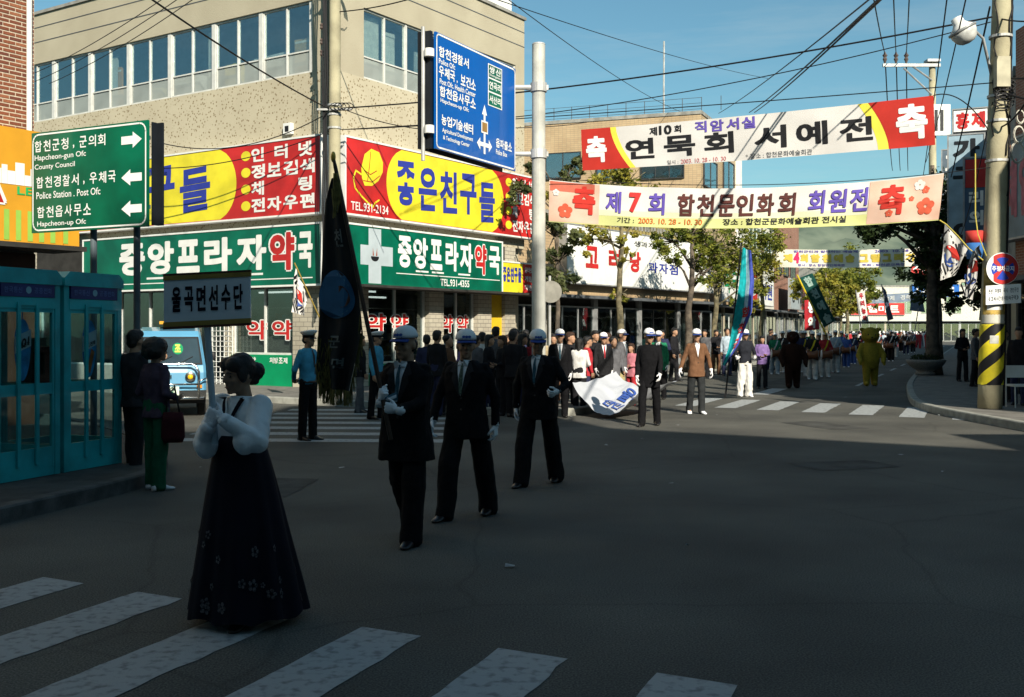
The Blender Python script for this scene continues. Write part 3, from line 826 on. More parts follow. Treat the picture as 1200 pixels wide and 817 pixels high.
M_REFL = mat('reflective_white', (.85, .86, .84), .5, .04, 9)
M_ORANGE = mat('awning_orange', (.62, .30, .02), .6, .1, 2)
M_CURTAIN = mat('curtain_white', (.60, .58, .50), .9, .15, 5)

# ================================================================ corner building
CB = V((-4.9, 29, 0))
FL = Frame(CB, (.835, -.549)); FR = Frame(CB, (.549, .835))
cbd = thing('corner_building', 'cream three storey corner building with long window bands above pharmacy signs', 'building', CB)
UL, UR, TOP = -15.5, 9.7, 12.5
W1, W2 = 8.84, 10.83           # window band
def wall_band(F, u0, u1, z0, z1, m, name='wall', w0=-.25, w1=0):
    b = MB(); b.fbox(F, u0, u1, z0, z1, w0, w1); return b.build(name, m, cbd)
# walls: piers and bands butted end to end; 0.25 thick
for F, a, b_, wa, wb in ((FL, UL, 0, -14.6, -.72), (FR, 0, UR, 1.31, 9.15)):
    s0 = -.26 if F is FL else .0
    A = a; B = b_
    wall_band(F, A, B, 4.55, W1, M_DOTS)
    wall_band(F, A, B, W2, TOP, M_STUCCO)
    wall_band(F, A, wa, W1, W2, M_STUCCO); wall_band(F, wb, B, W1, W2, M_STUCCO)
    c = MB()
    for z in (11.55, 12.05): c.fbox(F, A, B, z, z + .025, 0, .012)
    c.build('score_line', M_GREY, cbd)
    c = MB(); c.fbox(F, A - .02, B + (.05 if F is FR else .0), TOP, TOP + .10, -.3, .06); c.build('coping', M_CONC, cbd)
# back walls, roof, floors: corners of the plan
pA, pB = FL(UL, 0, -.25), FR(UR, 0, -.25); pC = CB; pD = pA + (pB - V((CB.x, CB.y, 0)))
def plan(z0, z1, name, m, inset=.3):
    c = (pA + pB + pC + pD) / 4; q = MB()
    pts = [(p + (c - p).normalized() * inset) for p in (pC, pB, pD, pA)]
    q.poly([(p.x, p.y) for p in pts], z0, z1); return q.build(name, m, cbd)
plan(12.2, 12.35, 'roof', M_CONC, .45); plan(7.9, 8.05, 'floor_slab', M_CONC, .45); plan(4.2, 4.35, 'floor_slab', M_CONC, .45)
for F, u in ((FL, UL), (FR, UR)):
    q = MB()
    if F is FL: q.fbox(F, UL, UL + .25, 0, TOP, -9.9, -.25)
    else: q.fbox(F, UR - .25, UR, 0, TOP, -12.5, -.25)
    q.build('wall', M_STUCCO, cbd)
q = MB(); q.fbox(FL, UL + .3, -5.5, 8.05, 12.2, -4.2, -4.0); q.fbox(FR, 2.5, UR - .3, 8.05, 12.2, -4.2, -4.0); q.build('room_wall', M_ROOM, cbd)
q = MB(); q.fbox(FL, UL + .3, -5.5, 0, 4.2, -4.2, -4.0); q.fbox(FR, 3.0, UR - .3, 0, 4.2, -4.2, -4.0); q.build('room_wall', M_ROOM, cbd)
# rooftop box seen at the right end
q = MB(); q.fbox(FR, 8.0, 9.5, 12.6, 13.2, -2.2, -.4); q.build('roof_box', M_WHITE, cbd)
_wm = {}
def window_unit(F, u0, u1, wide):
    key = round(u1 - u0, 3)
    fr = MB(); w = u1 - u0; h = W2 - W1
    if key not in _wm:
        X = lambda a, b, c: V((a, -c, b))
        t = .045
        fr.fbox(X, 0, t, 0, h, -.16, -.06); fr.fbox(X, w - t * wide, w, 0, h, -.16, -.04)
        fr.fbox(X, t, w - t * wide, 0, .06, -.16, -.05); fr.fbox(X, t, w - t * wide, h - .05, h, -.16, -.06)
        mid = (t + w - t * wide) / 2
        fr.fbox(X, mid - .028, mid + .028, .06, h - .05, -.15, -.065)
        fr.fbox(X, t, mid - .028, .62, .66, -.145, -.075); fr.fbox(X, mid + .028, w - t * wide, .62, .66, -.145, -.075)
        fm = fr.mesh('frame', M_WFRAME)
        pm = []
        for a, b in ((t, mid - .028), (mid + .028, w - t * wide)):
            for c, d in ((.06, .62), (.66, h - .05)):
                q = MB(); q.fbox(X, a, b, c, d, -.112, -.106); pm.append(q.mesh('pane', M_GLASS if c > .5 else M_FROST))
        _wm[key] = (fm, pm)
    fm, pm = _wm[key]
    M = Matrix.Translation(F(u0, W1, 0) - CB) @ Matrix(((F.d.x, -F.n.x, 0, 0), (F.d.y, -F.n.y, 0, 0), (0, 0, 1, 0), (0, 0, 0, 1)))
    o = link('window', fm, cbd, M)
    for p_ in pm: link('pane', p_, o)
n = 7; L = (14.6 - .72) / n
for k in range(n): window_unit(FL, -14.6 + k * L, -14.6 + (k + 1) * L - (.0), 3.4)
n = 4; L = (9.15 - 1.31) / n
for k in range(n): window_unit(FR, 1.31 + k * L, 1.31 + (k + 1) * L, 1.1)
# what stands behind the upper windows
def clutter(name, label, cat, F, u, w, z0, z1, dep, m, off=.35):
    b = MB(); b.fbox(F, u, u + w, z0, z1, -off - dep, -off); b2 = MB()
    q = F(u + w / 2, 0, -off - dep / 2); q.z = z0
    for i in range(len(b.v)):
        b.v[i] = (b.v[i][0] + random.uniform(-.02, .02), b.v[i][1], b.v[i][2] + random.uniform(-.03, .03))
    r = thing(name, label, cat, q); b.build('body', m, r)
    c = MB(); c.fbox(F, u + .02, u + w - .02, z1 - .12, z1 - .06, -off - .005, -off + .006); c.build('tape', M_CURTAIN, r)
    return r
M_BOXB = mat('cardboard', (.42, .28, .13), .8, .2, 4); M_YPL = mat('plastic_yellow', (.70, .50, .03), .5, .2, 4)
clutter('storage_box', 'cardboard carton behind the upstairs window nearest the utility pole', 'box', FL, -1.75, .75, 8.85, 9.95, .4, M_BOXB)
clutter('storage_box', 'yellow printed crate behind the last upstairs window beside the building corner', 'box', FL, -.98, .8, 8.85, 9.7, .4, mat('crate_yellow', (.5, .42, .12), .6, .5, 9))
clutter('storage_sack', 'bright yellow upright bundle behind the fifth upstairs window', 'sack', FL, -4.6, .5, 8.85, 9.62, .3, M_YPL)
clutter('storage_sack', 'big white bag lying behind the fourth upstairs window', 'sack', FL, -6.9, 1.15, 8.85, 9.5, .5, mat('bag_white', (.7, .7, .66), .7, .2, 5))
clutter('storage_sack', 'long pale bag behind the fourth upstairs window beside the yellow bundle', 'sack', FL, -3.4, 1.3, 8.85, 9.65, .5, mat('bag_pale', (.60, .62, .58), .7, .25, 5))
clutter('storage_box', 'cream box behind the upstairs window above the green road sign', 'box', FL, -8.0, .45, 8.85, 9.35, .4, mat('box_cream', (.6, .52, .3), .7, .2, 4))
clutter('curtain', 'white curtain hanging behind the third upstairs window', 'curtain', FL, -9.9, .28, 8.9, 10.6, .06, M_CURTAIN, .3)
clutter('curtain', 'orange curtain gathered behind the second upstairs window', 'curtain', FL, -9.6, .2, 8.9, 10.2, .06, mat('curtain_orange', (.5, .25, .08), .9, .2, 4), .3)
clutter('curtain', 'pale curtain hanging in the middle of the upstairs band', 'curtain', FL, -5.3, .4, 8.9, 10.7, .06, M_CURTAIN, .3)
clutter('curtain', 'white roller blind filling the first window right of the corner', 'curtain', FR, 1.42, .86, 8.9, 10.76, .04, M_CURTAIN, .28)
clutter('curtain', 'striped hanging cloth behind the second window right of the corner', 'curtain', FR, 2.5, .55, 8.9, 10.5, .04, M_CURTAIN, .30)
clutter('curtain', 'grey hanging cloth behind the third window right of the corner', 'curtain', FR, 4.0, .5, 8.9, 10.2, .04, mat('curtain_grey', (.35, .36, .34), .9, .2, 4), .30)

# ---- ground floor: stone piers, shop windows
def pier(F, u0, u1, m=M_STONE, z1=4.55, w=0):
    b = MB(); b.fbox(F, u0, u1, .0, z1, -.45, w); b.build('pier', m, cbd)
def shopwindow(F, u0, u1, z0, z1, nb=2, m=M_WFRAME, door=False, g=M_GLASSD):
    fr = MB(); t = .06
    fr.fbox(F, u0, u0 + t, z0, z1, -.30, -.18); fr.fbox(F, u1 - t, u1, z0, z1, -.30, -.18)
    fr.fbox(F, u0 + t, u1 - t, z1 - t, z1, -.30, -.18); fr.fbox(F, u0 + t, u1 - t, z0, z0 + t, -.30, -.18)
    for k in range(1, nb):
        u = u0 + (u1 - u0) * k / nb; fr.fbox(F, u - t / 2, u + t / 2, z0 + t, z1 - t, -.29, -.19)
    o = fr.build('window', m, cbd)
    for k in range(nb):
        a = u0 + (u1 - u0) * k / nb + (t if k == 0 else t / 2); c = u0 + (u1 - u0) * (k + 1) / nb - (t if k == nb - 1 else t / 2)
        p = MB(); p.fbox(F, a, c, z0 + t, z1 - t, -.245, -.238); p.build('pane', g, o)
    return o
u = FL.u
pier(FL, UL, -13.6); pier(FL, u(205), u(222)); pier(FL, u(262), u(268)); pier(FL, u(343), 0, M_STONE)
pier(FR, 0.02, FR.u(432)); pier(FR, FR.u(503), FR.u(520)); pier(FR, FR.u(560), FR.u(576)); pier(FR, FR.u(592), FR.u(604))
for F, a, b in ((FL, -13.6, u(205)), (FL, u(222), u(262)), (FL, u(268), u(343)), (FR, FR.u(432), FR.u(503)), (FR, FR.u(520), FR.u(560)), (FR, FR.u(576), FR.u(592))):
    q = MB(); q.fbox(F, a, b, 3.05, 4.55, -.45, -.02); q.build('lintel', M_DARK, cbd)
shopwindow(FL, u(268), u(343), 1.02, 3.05, 2); shopwindow(FL, u(222), u(262), .2, 3.05, 2); shopwindow(FL, -13.6, u(205), .6, 3.05, 5)
shopwindow(FR, FR.u(432), FR.u(503), .75, 3.05, 2); shopwindow(FR, FR.u(520), FR.u(560), .2, 3.05, 2)
q = MB(); q.fbox(FL, u(268), u(343), 0, 1.02, -.34, -.10); q.build('stall_riser', M_GREENP, cbd)
q = MB(); q.fbox(FL, u(222), u(262), 0, .2, -.34, -.10); q.fbox(FL, -13.6, u(205), 0, .6, -.34, -.10); q.build('stall_riser', M_CONC, cbd)
q = MB(); q.fbox(FR, FR.u(432), FR.u(503), 0, .75, -.34, -.10); q.fbox(FR, FR.u(520), FR.u(560), 0, .2, -.34, -.10); q.build('stall_riser', M_GREENP, cbd)
q = MB(); q.fbox(FR, FR.u(576), FR.u(592), 0, 3.05, -.20, -.14); o = q.build('door', mat('door_yellow', (.72, .46, .02), .5, .1, 3), cbd)
q = MB(); q.tube([FR(FR.u(578), 1.0, -.10), FR(FR.u(578), 1.35, -.10)], .015); q.build('handle', M_STEEL, o)
# white curtains low behind the glass, shelves with medicine boxes, strip lamps
q = MB(); q.fbox(FL, u(269), u(342), 1.08, 1.55, -.36, -.35); q.build('half_curtain', M_CURTAIN, cbd)
for F, a, b in ((FL, u(225), u(340)), (FR, FR.u(436), FR.u(558))):
    sh = thing('shelf', ('stocked pharmacy shelves behind the %s shop windows' % ('left' if F is FL else 'right')), 'shelf', F((a + b) / 2, 0, -2.2))
    q = MB()
    for z in (.4, .9, 1.4, 1.9, 2.4): q.fbox(F, a, b, z, z + .03, -2.5, -2.1)
    q.build('shelf_board', M_WHITE, sh)
    cols = [mat('pack%d' % i, c, .6, .1, 9) for i, c in enumerate([(.7, .7, .65), (.5, .12, .06), (.1, .3, .4), (.65, .5, .15), (.15, .4, .2)])]
    q = MB()
    for z in (.43, .93, 1.43, 1.93):
        x = a + .05
        while x < b - .15:
            w = random.uniform(.06, .22); h = random.uniform(.12, .4); q.fbox(F, x, x + w, z, z + h, -2.42, -2.16, random.randrange(5)); x += w + random.uniform(.01, .12)
    tag(q.build('packs', cols, sh), kind='stuff')
def strip_lamp(F, a, b, z, w, label):
    q = MB(); q.fbox(F, a, b, z, z + .05, w - .1, w)
    r = thing('strip_lamp', label, 'lamp', F((a + b) / 2, z, w)); q.build('tube', mat('lamp_white', (.9, .92, .85), .5, .02, 3, emit=1.6), r)
    q = MB(); q.fbox(F, a - .05, b + .05, z + .05, z + .12, w - .12, w + .02); q.build('housing', M_WHITE, r)
strip_lamp(FL, u(276), u(330), 2.82, -.9, 'lit strip lamp in the left pharmacy window above the red letters')
strip_lamp(FR, FR.u(438), FR.u(468), 2.85, -.9, 'lit strip lamp behind the first pharmacy window right of the corner')
strip_lamp(FR, FR.u(470), FR.u(500), 2.72, -1.6, 'second strip lamp deeper behind the first pharmacy window right of the corner')
for F, ua, ub, lab in ((FL, u(281), u(307), 'red and white medicine lettering on the left pharmacy window, first of two'), (FL, u(311), u(337), 'red and white medicine lettering on the left pharmacy window, next to the corner pier'),
                  (FR, FR.u(434), FR.u(460), 'red and white medicine lettering on the first window right of the corner'), (FR, FR.u(464), FR.u(486), 'second red medicine lettering on the first window right of the corner'),
                  (FR, FR.u(522), FR.u(538), 'dark red medicine lettering on the second window right of the corner'), (FR, FR.u(541), FR.u(556), 'dark red medicine lettering beside the second pier')):
    r = thing('window_lettering', lab, 'lettering', F((ua + ub) / 2, 1.6, -.22)); r['group'] = 'medicine lettering on pharmacy windows'
    z0 = 1.42 if F is FL else 1.62
    q = MB(); text(q, '약', F, ua, ub, z0, z0 + .62, -.228, .075); q.build('outline', M_WHITE, r)
    q = MB(); text(q, '약', F, ua + .03, ub - .03, z0 + .03, z0 + .59, -.222, .028); q.build('letter', M_RED, r)
r = thing('window_lettering', 'small white lettering on the green panel under the pharmacy window', 'lettering', FL(u(320), .8, -.09))
q = MB(); letters(q, '처방조제', FL, u(313), u(334), .78, .95, -.092, .03); letters(q, '한약', FL, u(284), u(297), .78, .95, -.092, .03); q.build('letter', M_WHITE, r)
# white steel grille beside the window
r = thing('window_grille', 'white steel grille leaning beside the green shop panel', 'grille', FL(u(258), .14, .1)); q = MB()
for k in range(7): q.tube([FL(u(248) + k * .17, .14, .12), FL(u(248) + k * .17, 2.5, .12)], .012, 5)
for k in range(16): q.tube([FL(u(248), .2 + k * .15, .135), FL(u(248) + 1.02, .2 + k * .15, .135)], .010, 5)
q.build('bar', M_WHITE, r)

# ================================================================ shop signs
def signboard(name, label, F, u0, u1, z0, z1, m, dep=.28, rim=M_WHITE, w0=.012):
    r = thing(name, label, 'sign', F((u0 + u1) / 2, z0, dep / 2))
    q = MB(); q.fbox(F, u0, u1, z0, z1, w0, w0 + dep); q.build('board', m, r)
    q = MB(); t = .05; w = w0 + dep
    q.fbox(F, u0 - t, u1 + t, z1, z1 + t, w0, w + .02); q.fbox(F, u0 - t, u1 + t, z0 - t, z0, w0, w + .02)
    q.fbox(F, u0 - t, u0, z0, z1, w0, w + .02); q.fbox(F, u1, u1 + t, z0, z1, w0, w + .02); q.build('frame', rim, r)
    return r, w0 + dep
def band(mb, F, u0, u1, v0, v1, w, mi=0):
    return mb.add([F(u0, v0, w), F(u1, v0, w), F(u1, v1, w), F(u0, v1, w)], [(0, 1, 2, 3)], mi)
def ovalband(q, F, a, b, z0, z1, w, left=True, right=True):
    """yellow field with bulging round ends"""
    n = 16; pts = []; R = 1.05
    for k in range(n + 1):
        t = -1 + 2 * k / n; pts.append((b - R * (1 - sqrt(max(0, 1 - t * t * .92))) * .9, (z0 + z1) / 2 + (z1 - z0) / 2 * t))
    for k in range(n + 1):
        t = 1 - 2 * k / n; pts.append((a + R * (1 - sqrt(max(0, 1 - t * t * .92))) * .9, (z0 + z1) / 2 + (z1 - z0) / 2 * t))
    shape(q, F, pts, w)
def netcafe_sign(F, u0, u1, ov, tx, lst, bl, label, mouse=None, tel=None):
    z0, z1 = 4.92, 6.98
    r, w = signboard('signboard', label, F, u0, u1, z0, z1, M_RED, .3)
    q = MB(); ovalband(q, F, ov[0], ov[1], z0 + .02, z1 - .02, w + .004); q.build('oval', M_YEL, r)
    q = MB(); c = (tx[1] - tx[0]) / 4.9
    for i, ch in enumerate('좋은친구들'):
        dz = (.04, -.02, 0, .06, -.10)[i]
        a = tx[0] + i * c; text(q, ch, lambda uu, vv, ww, a=a: F(uu, vv + (uu - a) * .05, ww), a, a + c * .86, z0 + .38 + dz, z1 - .38 + dz, w + .012, .036)
    q.build('lettering', M_BLUE, r)
    q = MB(); rows = [('인 터 넷', 0), ('정보검색', 1), ('채   팅', 2), ('전자우편', 3)]
    for s, k in rows:
        zt = z1 - .1 - k * .475
        if ' ' in s:
            t = [x for x in s if x != ' ']; cw = (lst[1] - lst[0]) / 4
            pos = [0, 1.5, 3] if len(t) == 3 else [0, 3]
            for ch, p_ in zip(t, pos): text(q, ch, F, lst[0] + p_ * cw, lst[0] + (p_ + .84) * cw, zt - .40, zt, w + .008, .04)
        else: letters(q, s, F, lst[0], lst[1], zt - .40, zt, w + .008, .04)
    q.build('service_list', M_WHITE, r)
    q = MB()
    for k in range(4):
        zt = z1 - .3 - k * .475; disc(q, F, bl + .02, zt, .19, .14, w + .007)
    q.build('bullet', M_YEL, r)
    if mouse:
        a, b = mouse; q = MB()
        sc = b - a
        def fm(x, y): return (a + x * sc, z0 + .55 + y * 1.35)
        shape(q, F, [fm(*p_) for p_ in ((.30, .35), (.28, .55), (.38, .85), (.58, .99), (.82, .95), (.94, .75), (.93, .55), (.80, .35), (.60, .22), (.38, .20))], w + .006)
        strip(q, F, [fm(*p_) for p_ in ((.28, .42), (.12, .48), (.05, .32), (.10, .12), (.28, -.02), (.48, -.14), (.62, -.22), (.70, -.12), (.82, -.05))], .025, w + .006)
        q.build('mouse_picture', M_YEL, r)
        q = MB(); strip(q, F, [fm(*p_) for p_ in ((.36, .52), (.55, .45), (.74, .55))], .012, w + .010); strip(q, F, [fm(*p_) for p_ in ((.46, .30), (.52, .60), (.56, .92))], .012, w + .010)
        strip(q, F, [fm(*p_) for p_ in ((.34, .30), (.60, .30), (.84, .46))], .012, w + .010); q.build('mouse_line', M_RED, r)
    if tel:
        q = MB(); text(q, 'TEL.931-2134', F, tel[0], tel[1], z0 + .10, z0 + .34, w + .008, .012); q.build('telephone_number', M_WHITE, r)
    return r
netcafe_sign(FL, -13.3, -.12, (-12.6, -3.39), (-12.1, -4.42), (-2.78, -.32), -3.02, 'red and yellow signboard with blue lettering, left face of the corner building')
netcafe_sign(FR, .22, 9.95, (1.92, 7.94), (2.34, 7.45), (8.46, 9.86), 8.22, 'red and yellow signboard with a computer mouse drawing, right face of the corner building', (.45, 1.85), (.42, 2.0))
# pharmacy signs
uL = FL.u
r, w = signboard('signboard', 'green pharmacy signboard with white lettering on the left face of the corner building', FL, uL(108), -.12, 2.98, 4.60, M_GREEN, .30)
q = MB(); zc = 3.42
for ch, a, b in (('중', 150, 180), ('앙', 183, 214), ('프', 217, 244), ('라', 249, 282), ('자', 287, 322), ('국', 359, 376)):
    text(q, ch, FL, uL(a), uL(b), zc, 4.42, w + .008, .05)
for a, b in ((182, 213), (219, 242), (287, 318)): band(q, FL, uL(a), uL(b), 3.28, 3.34, w + .008)
band(q, FL, uL(112), uL(376), 3.14, 3.17, w + .008)
q.build('lettering', M_WHITE, r)
q = MB(); text(q, '약', FL, uL(324), uL(357), zc - .08, 4.48, w + .006, .10); q.build('letter_outline', M_WHITE, r)
q = MB(); text(q, '약', FL, uL(326), uL(355), zc - .04, 4.44, w + .010, .052); q.build('red_letter', M_RED, r)
uR = FR.u
r, w = signboard('signboard', 'green pharmacy signboard with a pale cross on the right face of the corner building', FR, .3, uR(579.5), 3.0, 4.62, M_GREEN, .28)
M_CROSS = mat('cross_pale', (.45, .52, .55), .5, .1, 2)
q = MB(); cu = uR(430)
band(q, FR, cu - .27, cu + .27, 3.04, 4.58, w + .004); band(q, FR, uR(413), cu - .27, 3.55, 4.1, w + .004); band(q, FR, cu + .27, uR(451), 3.55, 4.1, w + .004); q.build('cross', M_CROSS, r)
q = MB(); disc(q, FR, cu, 3.78, .17, .12, w + .008, clip=(cu - 9, cu + 9, 0, 3.80)); q.build('cup_picture', M_BLACK, r)
q = MB(); shape(q, FR, [(cu - .1, 3.82), (cu - .04, 3.82), (cu - .09, 4.05)], w + .008); shape(q, FR, [(cu + .04, 3.82), (cu + .1, 3.82), (cu + .09, 4.05)], w + .008); q.build('cup_picture', mat('rust_print', (.35, .08, .04), .5), r)
q = MB()
for ch, a, b in (('중', 457, 474), ('앙', 475, 493), ('프', 495, 510), ('라', 513, 529), ('자', 530, 546), ('국', 564, 578)):
    text(q, ch, FR, uR(a), uR(b) - .04, 3.55, 4.48, w + .008, .045)
for a, b in ((478, 493), (497, 511), (528, 542)): band(q, FR, uR(a), uR(b), 3.45, 3.5, w + .008)
band(q, FR, uR(455), uR(577), 3.36, 3.385, w + .008)
text(q, 'TEL.931-4355', FR, uR(507), uR(541), 3.08, 3.30, w + .008, .02)
q.build('lettering', M_WHITE, r)
q = MB(); text(q, '약', FR, uR(547), uR(562), 3.48, 4.52, w + .006, .09); q.build('letter_outline', M_WHITE, r)
q = MB(); text(q, '약', FR, uR(547.6), uR(561.4), 3.52, 4.48, w + .010, .045); q.build('red_letter', M_RED, r)
r, w = signboard('signboard', 'small yellow and red signboard at the right end of the green pharmacy sign', FR, uR(581), uR(619), 3.0, 4.0, M_YEL, .22)
q = MB(); q.add([FR(uR(606), 3.0, w + .003), FR(uR(619), 3.0, w + .003), FR(uR(619), 4.0, w + .003), FR(uR(606), 4.0, w + .003)], [(0, 1, 2, 3)]); q.build('red_field', M_RED, r)
q = MB(); letters(q, '좋은친구들', FR, uR(582.5), uR(604), 3.35, 3.85, w + .008, .05); q.build('lettering', M_BLUE, r)
q = MB()
for k, s in enumerate(('인터넷', '게임', '채팅')): letters(q, s, FR, uR(608), uR(617), 3.7 - k * .3, 3.9 - k * .3, w + .008, .03)
q.build('service_list', M_WHITE, r)

# canopy over the right-hand shops
q = MB(); q.fbox(FR, .3, UR, 2.9, 2.97, .02, .9); o = q.build('canopy', M_DARK, cbd)

# ================================================================ brick building at the left with orange sign
BB = V((-8.06, 18, 0)); FB = Frame(BB, (.549, .835))       # u negative = towards the camera
bb = thing('brick_building', 'dark red brick building with white drainpipe at the left edge', 'building', BB)
M_MORTAR = mat('mortar_pale', (.55, .47, .36), .9, .2, 20, .3, 90)
q = MB(); q.fbox(FB, -9, 0, 0, 12.5, -8, -.006); q.build('wall', M_MORTAR, bb)
bm = [mat('brick_red%d' % i, c, .85, .2, 25, .3, 90) for i, c in enumerate([(.22, .07, .035), (.17, .055, .03), (.27, .10, .05), (.14, .045, .03)])]
bw, bh = .205, .046
tmpl = {}
for L_ in (bw, bw / 2 - .006):
    X = lambda a, b, c: V((a, -c, b)); q = MB(); q.fbox(X, 0, L_, 0, bh, -.02, .001)
    for i in range(4): tmpl[(L_, i)] = q.mesh('brick', bm[i])
RB = Matrix(((FB.d.x, -FB.n.x, 0, 0), (FB.d.y, -FB.n.y, 0, 0), (0, 0, 1, 0), (0, 0, 0, 1)))
spots = []
row = 0; z = 4.98
while z < 7.9:
    x = -.012 - (0 if row % 2 else 0)
    first = row % 2
    while x > -1.42:
        L_ = bw / 2 - .006 if first else bw
        first = 0
        if x - L_ > -1.5: spots.append((x - L_, z, L_))
        x -= L_ + .017
    z += .070; row += 1
spots.sort(key=lambda s: -s[0] + abs(s[1] - 6.2) * .15)
rest = MB()
for k, (x, z, L_) in enumerate(spots):
    if k < 290:
        o = link('brick', tmpl[(L_, random.choice((0, 0, 1, 1, 2, 3)))], bb, Matrix.Translation(FB(x, z, random.uniform(-.002, .003)) - BB) @ RB)
    else: rest.fbox(FB, x, x + L_, z, z + bh, -.02, .002, 0)
# soldier course above and everything further off stays one joined part
x = -.012
while x > -1.5: rest.fbox(FB, x - bh, x, 7.93, 8.13, -.02, .004, random.randrange(4)); x -= .07
z = 8.15
while z < 8.9:
    x = -.012
    while x > -1.5: rest.fbox(FB, x - bw, x, z, z + bh, -.02, .002, random.randrange(4)); x -= bw + .012
    z += .07
tag(rest.build('brickwork', bm, bb), kind='stuff')
q = MB(); q.tube([FB(-.13, 4.9, .06), FB(-.13, 12, .06)], .045, 10); q.build('drainpipe', M_WHITE, bb)
q = MB(); q.fbox(FB, -6, 0, 0, 3.0, -.01, .03); q.build('dark_front', mat('front_brown', (.10, .04, .025), .6, .3, 2), bb)
r = thing('awning_sign', 'orange boxed shop sign with white city skyline beside the brick building', 'sign', FB(-2, 3.0, .3))
q = MB(); q.fbox(FB, -6, .02, 3.1, 4.92, .02, .75); q.build('board', M_ORANGE, r)
q = MB(); q.fbox(FB, -6, .34, 3.02, 3.098, .02, .95); q.build('soffit', M_DARK, r)
q = MB(); q.fbox(FB, .022, .30, 3.1, 3.42, .02, .8); q.build('lower_board', M_ORANGE, r)
q = MB()
x = -6
while x < .2: band(q, FB, x, x + .09, 3.14, 3.62 if x < -.1 else 3.38, .757 if x < -.1 else .807); x += .2
q.build('green_stripe', mat('stripe_green', (.28, .50, .08), .6, .1, 3), r)
q = MB(); x = -2.6
for i in range(18):
    h = (.5, .3, .62, .2, .45, .28)[i % 6] * (1 if i < 12 else .8); w_ = .10 + .03 * (i % 3)
    if x + w_ < -.03: band(q, FB, x, x + w_ * .98, 4.02, 4.1 + h * .55, .758)
    x += w_
q.build('skyline', M_WHITE, r)
q = MB(); text(q, 'LE EPI', FB, -.78, -.06, 3.87, 4.0, .760, .02); q.build('lettering', mat('text_green', (.02, .40, .10), .5), r)
q = MB(); text(q, 'A', FB, -1.65, -.95, 3.68, 4.36, .761, .08); q.build('letter_outline', M_WHITE, r)
q = MB(); text(q, 'A', FB, -1.60, -1.0, 3.71, 4.32, .764, .04); q.build('lettering', M_RED, r)
# ================================================================ buildings up the far street
def block(name, label, F, u0, u1, dep, H, m, roof=M_CONC, ox=0):
    r = thing(name, label, 'building', F((u0 + u1) / 2, 0, 0))
    q = MB(); q.fbox(F, u0, u1, 0, H, -dep, 0); q.build('wall', m, r)
    q = MB(); q.fbox(F, u0 - .05, u1 + .05, H, H + .25, -dep, .06); q.build('parapet', roof, r)
    return r
def win(r, F, u0, u1, z0, z1, nb=2, fm=M_DFRAME, w=0, g=M_GLASS):
    """a window: recessed-looking frame with mullions, dark room board behind the glass"""
    t = .05; f = MB()
    f.fbox(F, u0 - t, u0, z0 - t, z1 + t, w + .003, w + .09); f.fbox(F, u1, u1 + t, z0 - t, z1 + t, w + .003, w + .09)
    f.fbox(F, u0, u1, z1, z1 + t, w + .003, w + .09); f.fbox(F, u0, u1, z0 - t, z0, w + .003, w + .12)
    for k in range(1, nb):
        u = u0 + (u1 - u0) * k / nb; f.fbox(F, u - .025, u + .025, z0, z1, w + .02, w + .08)
    o = f.build('window', fm, r)
    b = MB(); b.fbox(F, u0, u1, z0, z1, w + .003, w + .012); b.build('blind', M_DARK, o)  # dark board standing in for the unlit room
    for k in range(nb):
        a = u0 + (u1 - u0) * k / nb + .025; c = u0 + (u1 - u0) * (k + 1) / nb - .025
        p = MB(); p.fbox(F, a, c, z0, z1, w + .045, w + .05); p.build('pane', g, o)
    return o
def shopfront(r, F, u0, u1, z1=2.9, n=3, w=0, seed=0):
    """shop bays, their unlit depth a dark panel, with glass doors, piers and an overhanging fascia"""
    rr = random.Random(seed)
    L = (u1 - u0) / n
    for k in range(n):
        a = u0 + k * L; b = MB(); b.fbox(F, a, a + .28, 0, z1, w + .003, w + .20); b.build('pier', rr.choice([M_CONC, M_STUCCO, M_CURTAIN, M_STEEL]), r)
        b = MB(); b.fbox(F, a + .28, a + L, 0, z1, w + .003, w + .02); b.build('shop_dark_panel', M_DARK, r)  # flat panel; the darkness inside the shop is its colour
        nb = 3; x0 = a + .3; x1 = a + L - .02
        f = MB()
        for j in range(nb + 1):
            x = x0 + (x1 - x0) * j / nb; f.fbox(F, x - .03, x + .03, .05, z1 - .3, w + .10, w + .16)
        f.fbox(F, x0 + .03, x1 - .03, z1 - .36, z1 - .3, w + .10, w + .16); f.fbox(F, x0 + .03, x1 - .03, .05, .12, w + .10, w + .16)
        o = f.build('shop_window', rr.choice([M_WFRAME, M_DFRAME, M_STEEL]), r)
        for j in range(nb):
            x = x0 + (x1 - x0) * j / nb + .03; p = MB(); p.fbox(F, x, x + (x1 - x0) / nb - .06, .12, z1 - .36, w + .125, w + .132); p.build('pane', M_GLASSD, o)
        if rr.random() < .8:
            c = rr.choice([(.5, .35, .1), (.1, .3, .28), (.45, .1, .07), (.5, .5, .45), (.1, .2, .4)])
            p = MB(); p.fbox(F, x0 + .1, x0 + .1 + rr.uniform(.6, 1.3), .3, rr.uniform(1.2, 2.1), w + .03, w + .09); p.build('display', mat('display_%.2f' % c[0], c, .7, .3, 7), r)
    b = MB(); b.fbox(F, u0, u1, z1, z1 + .12, w + .003, w + .75); b.build('canopy', M_GREY, r)

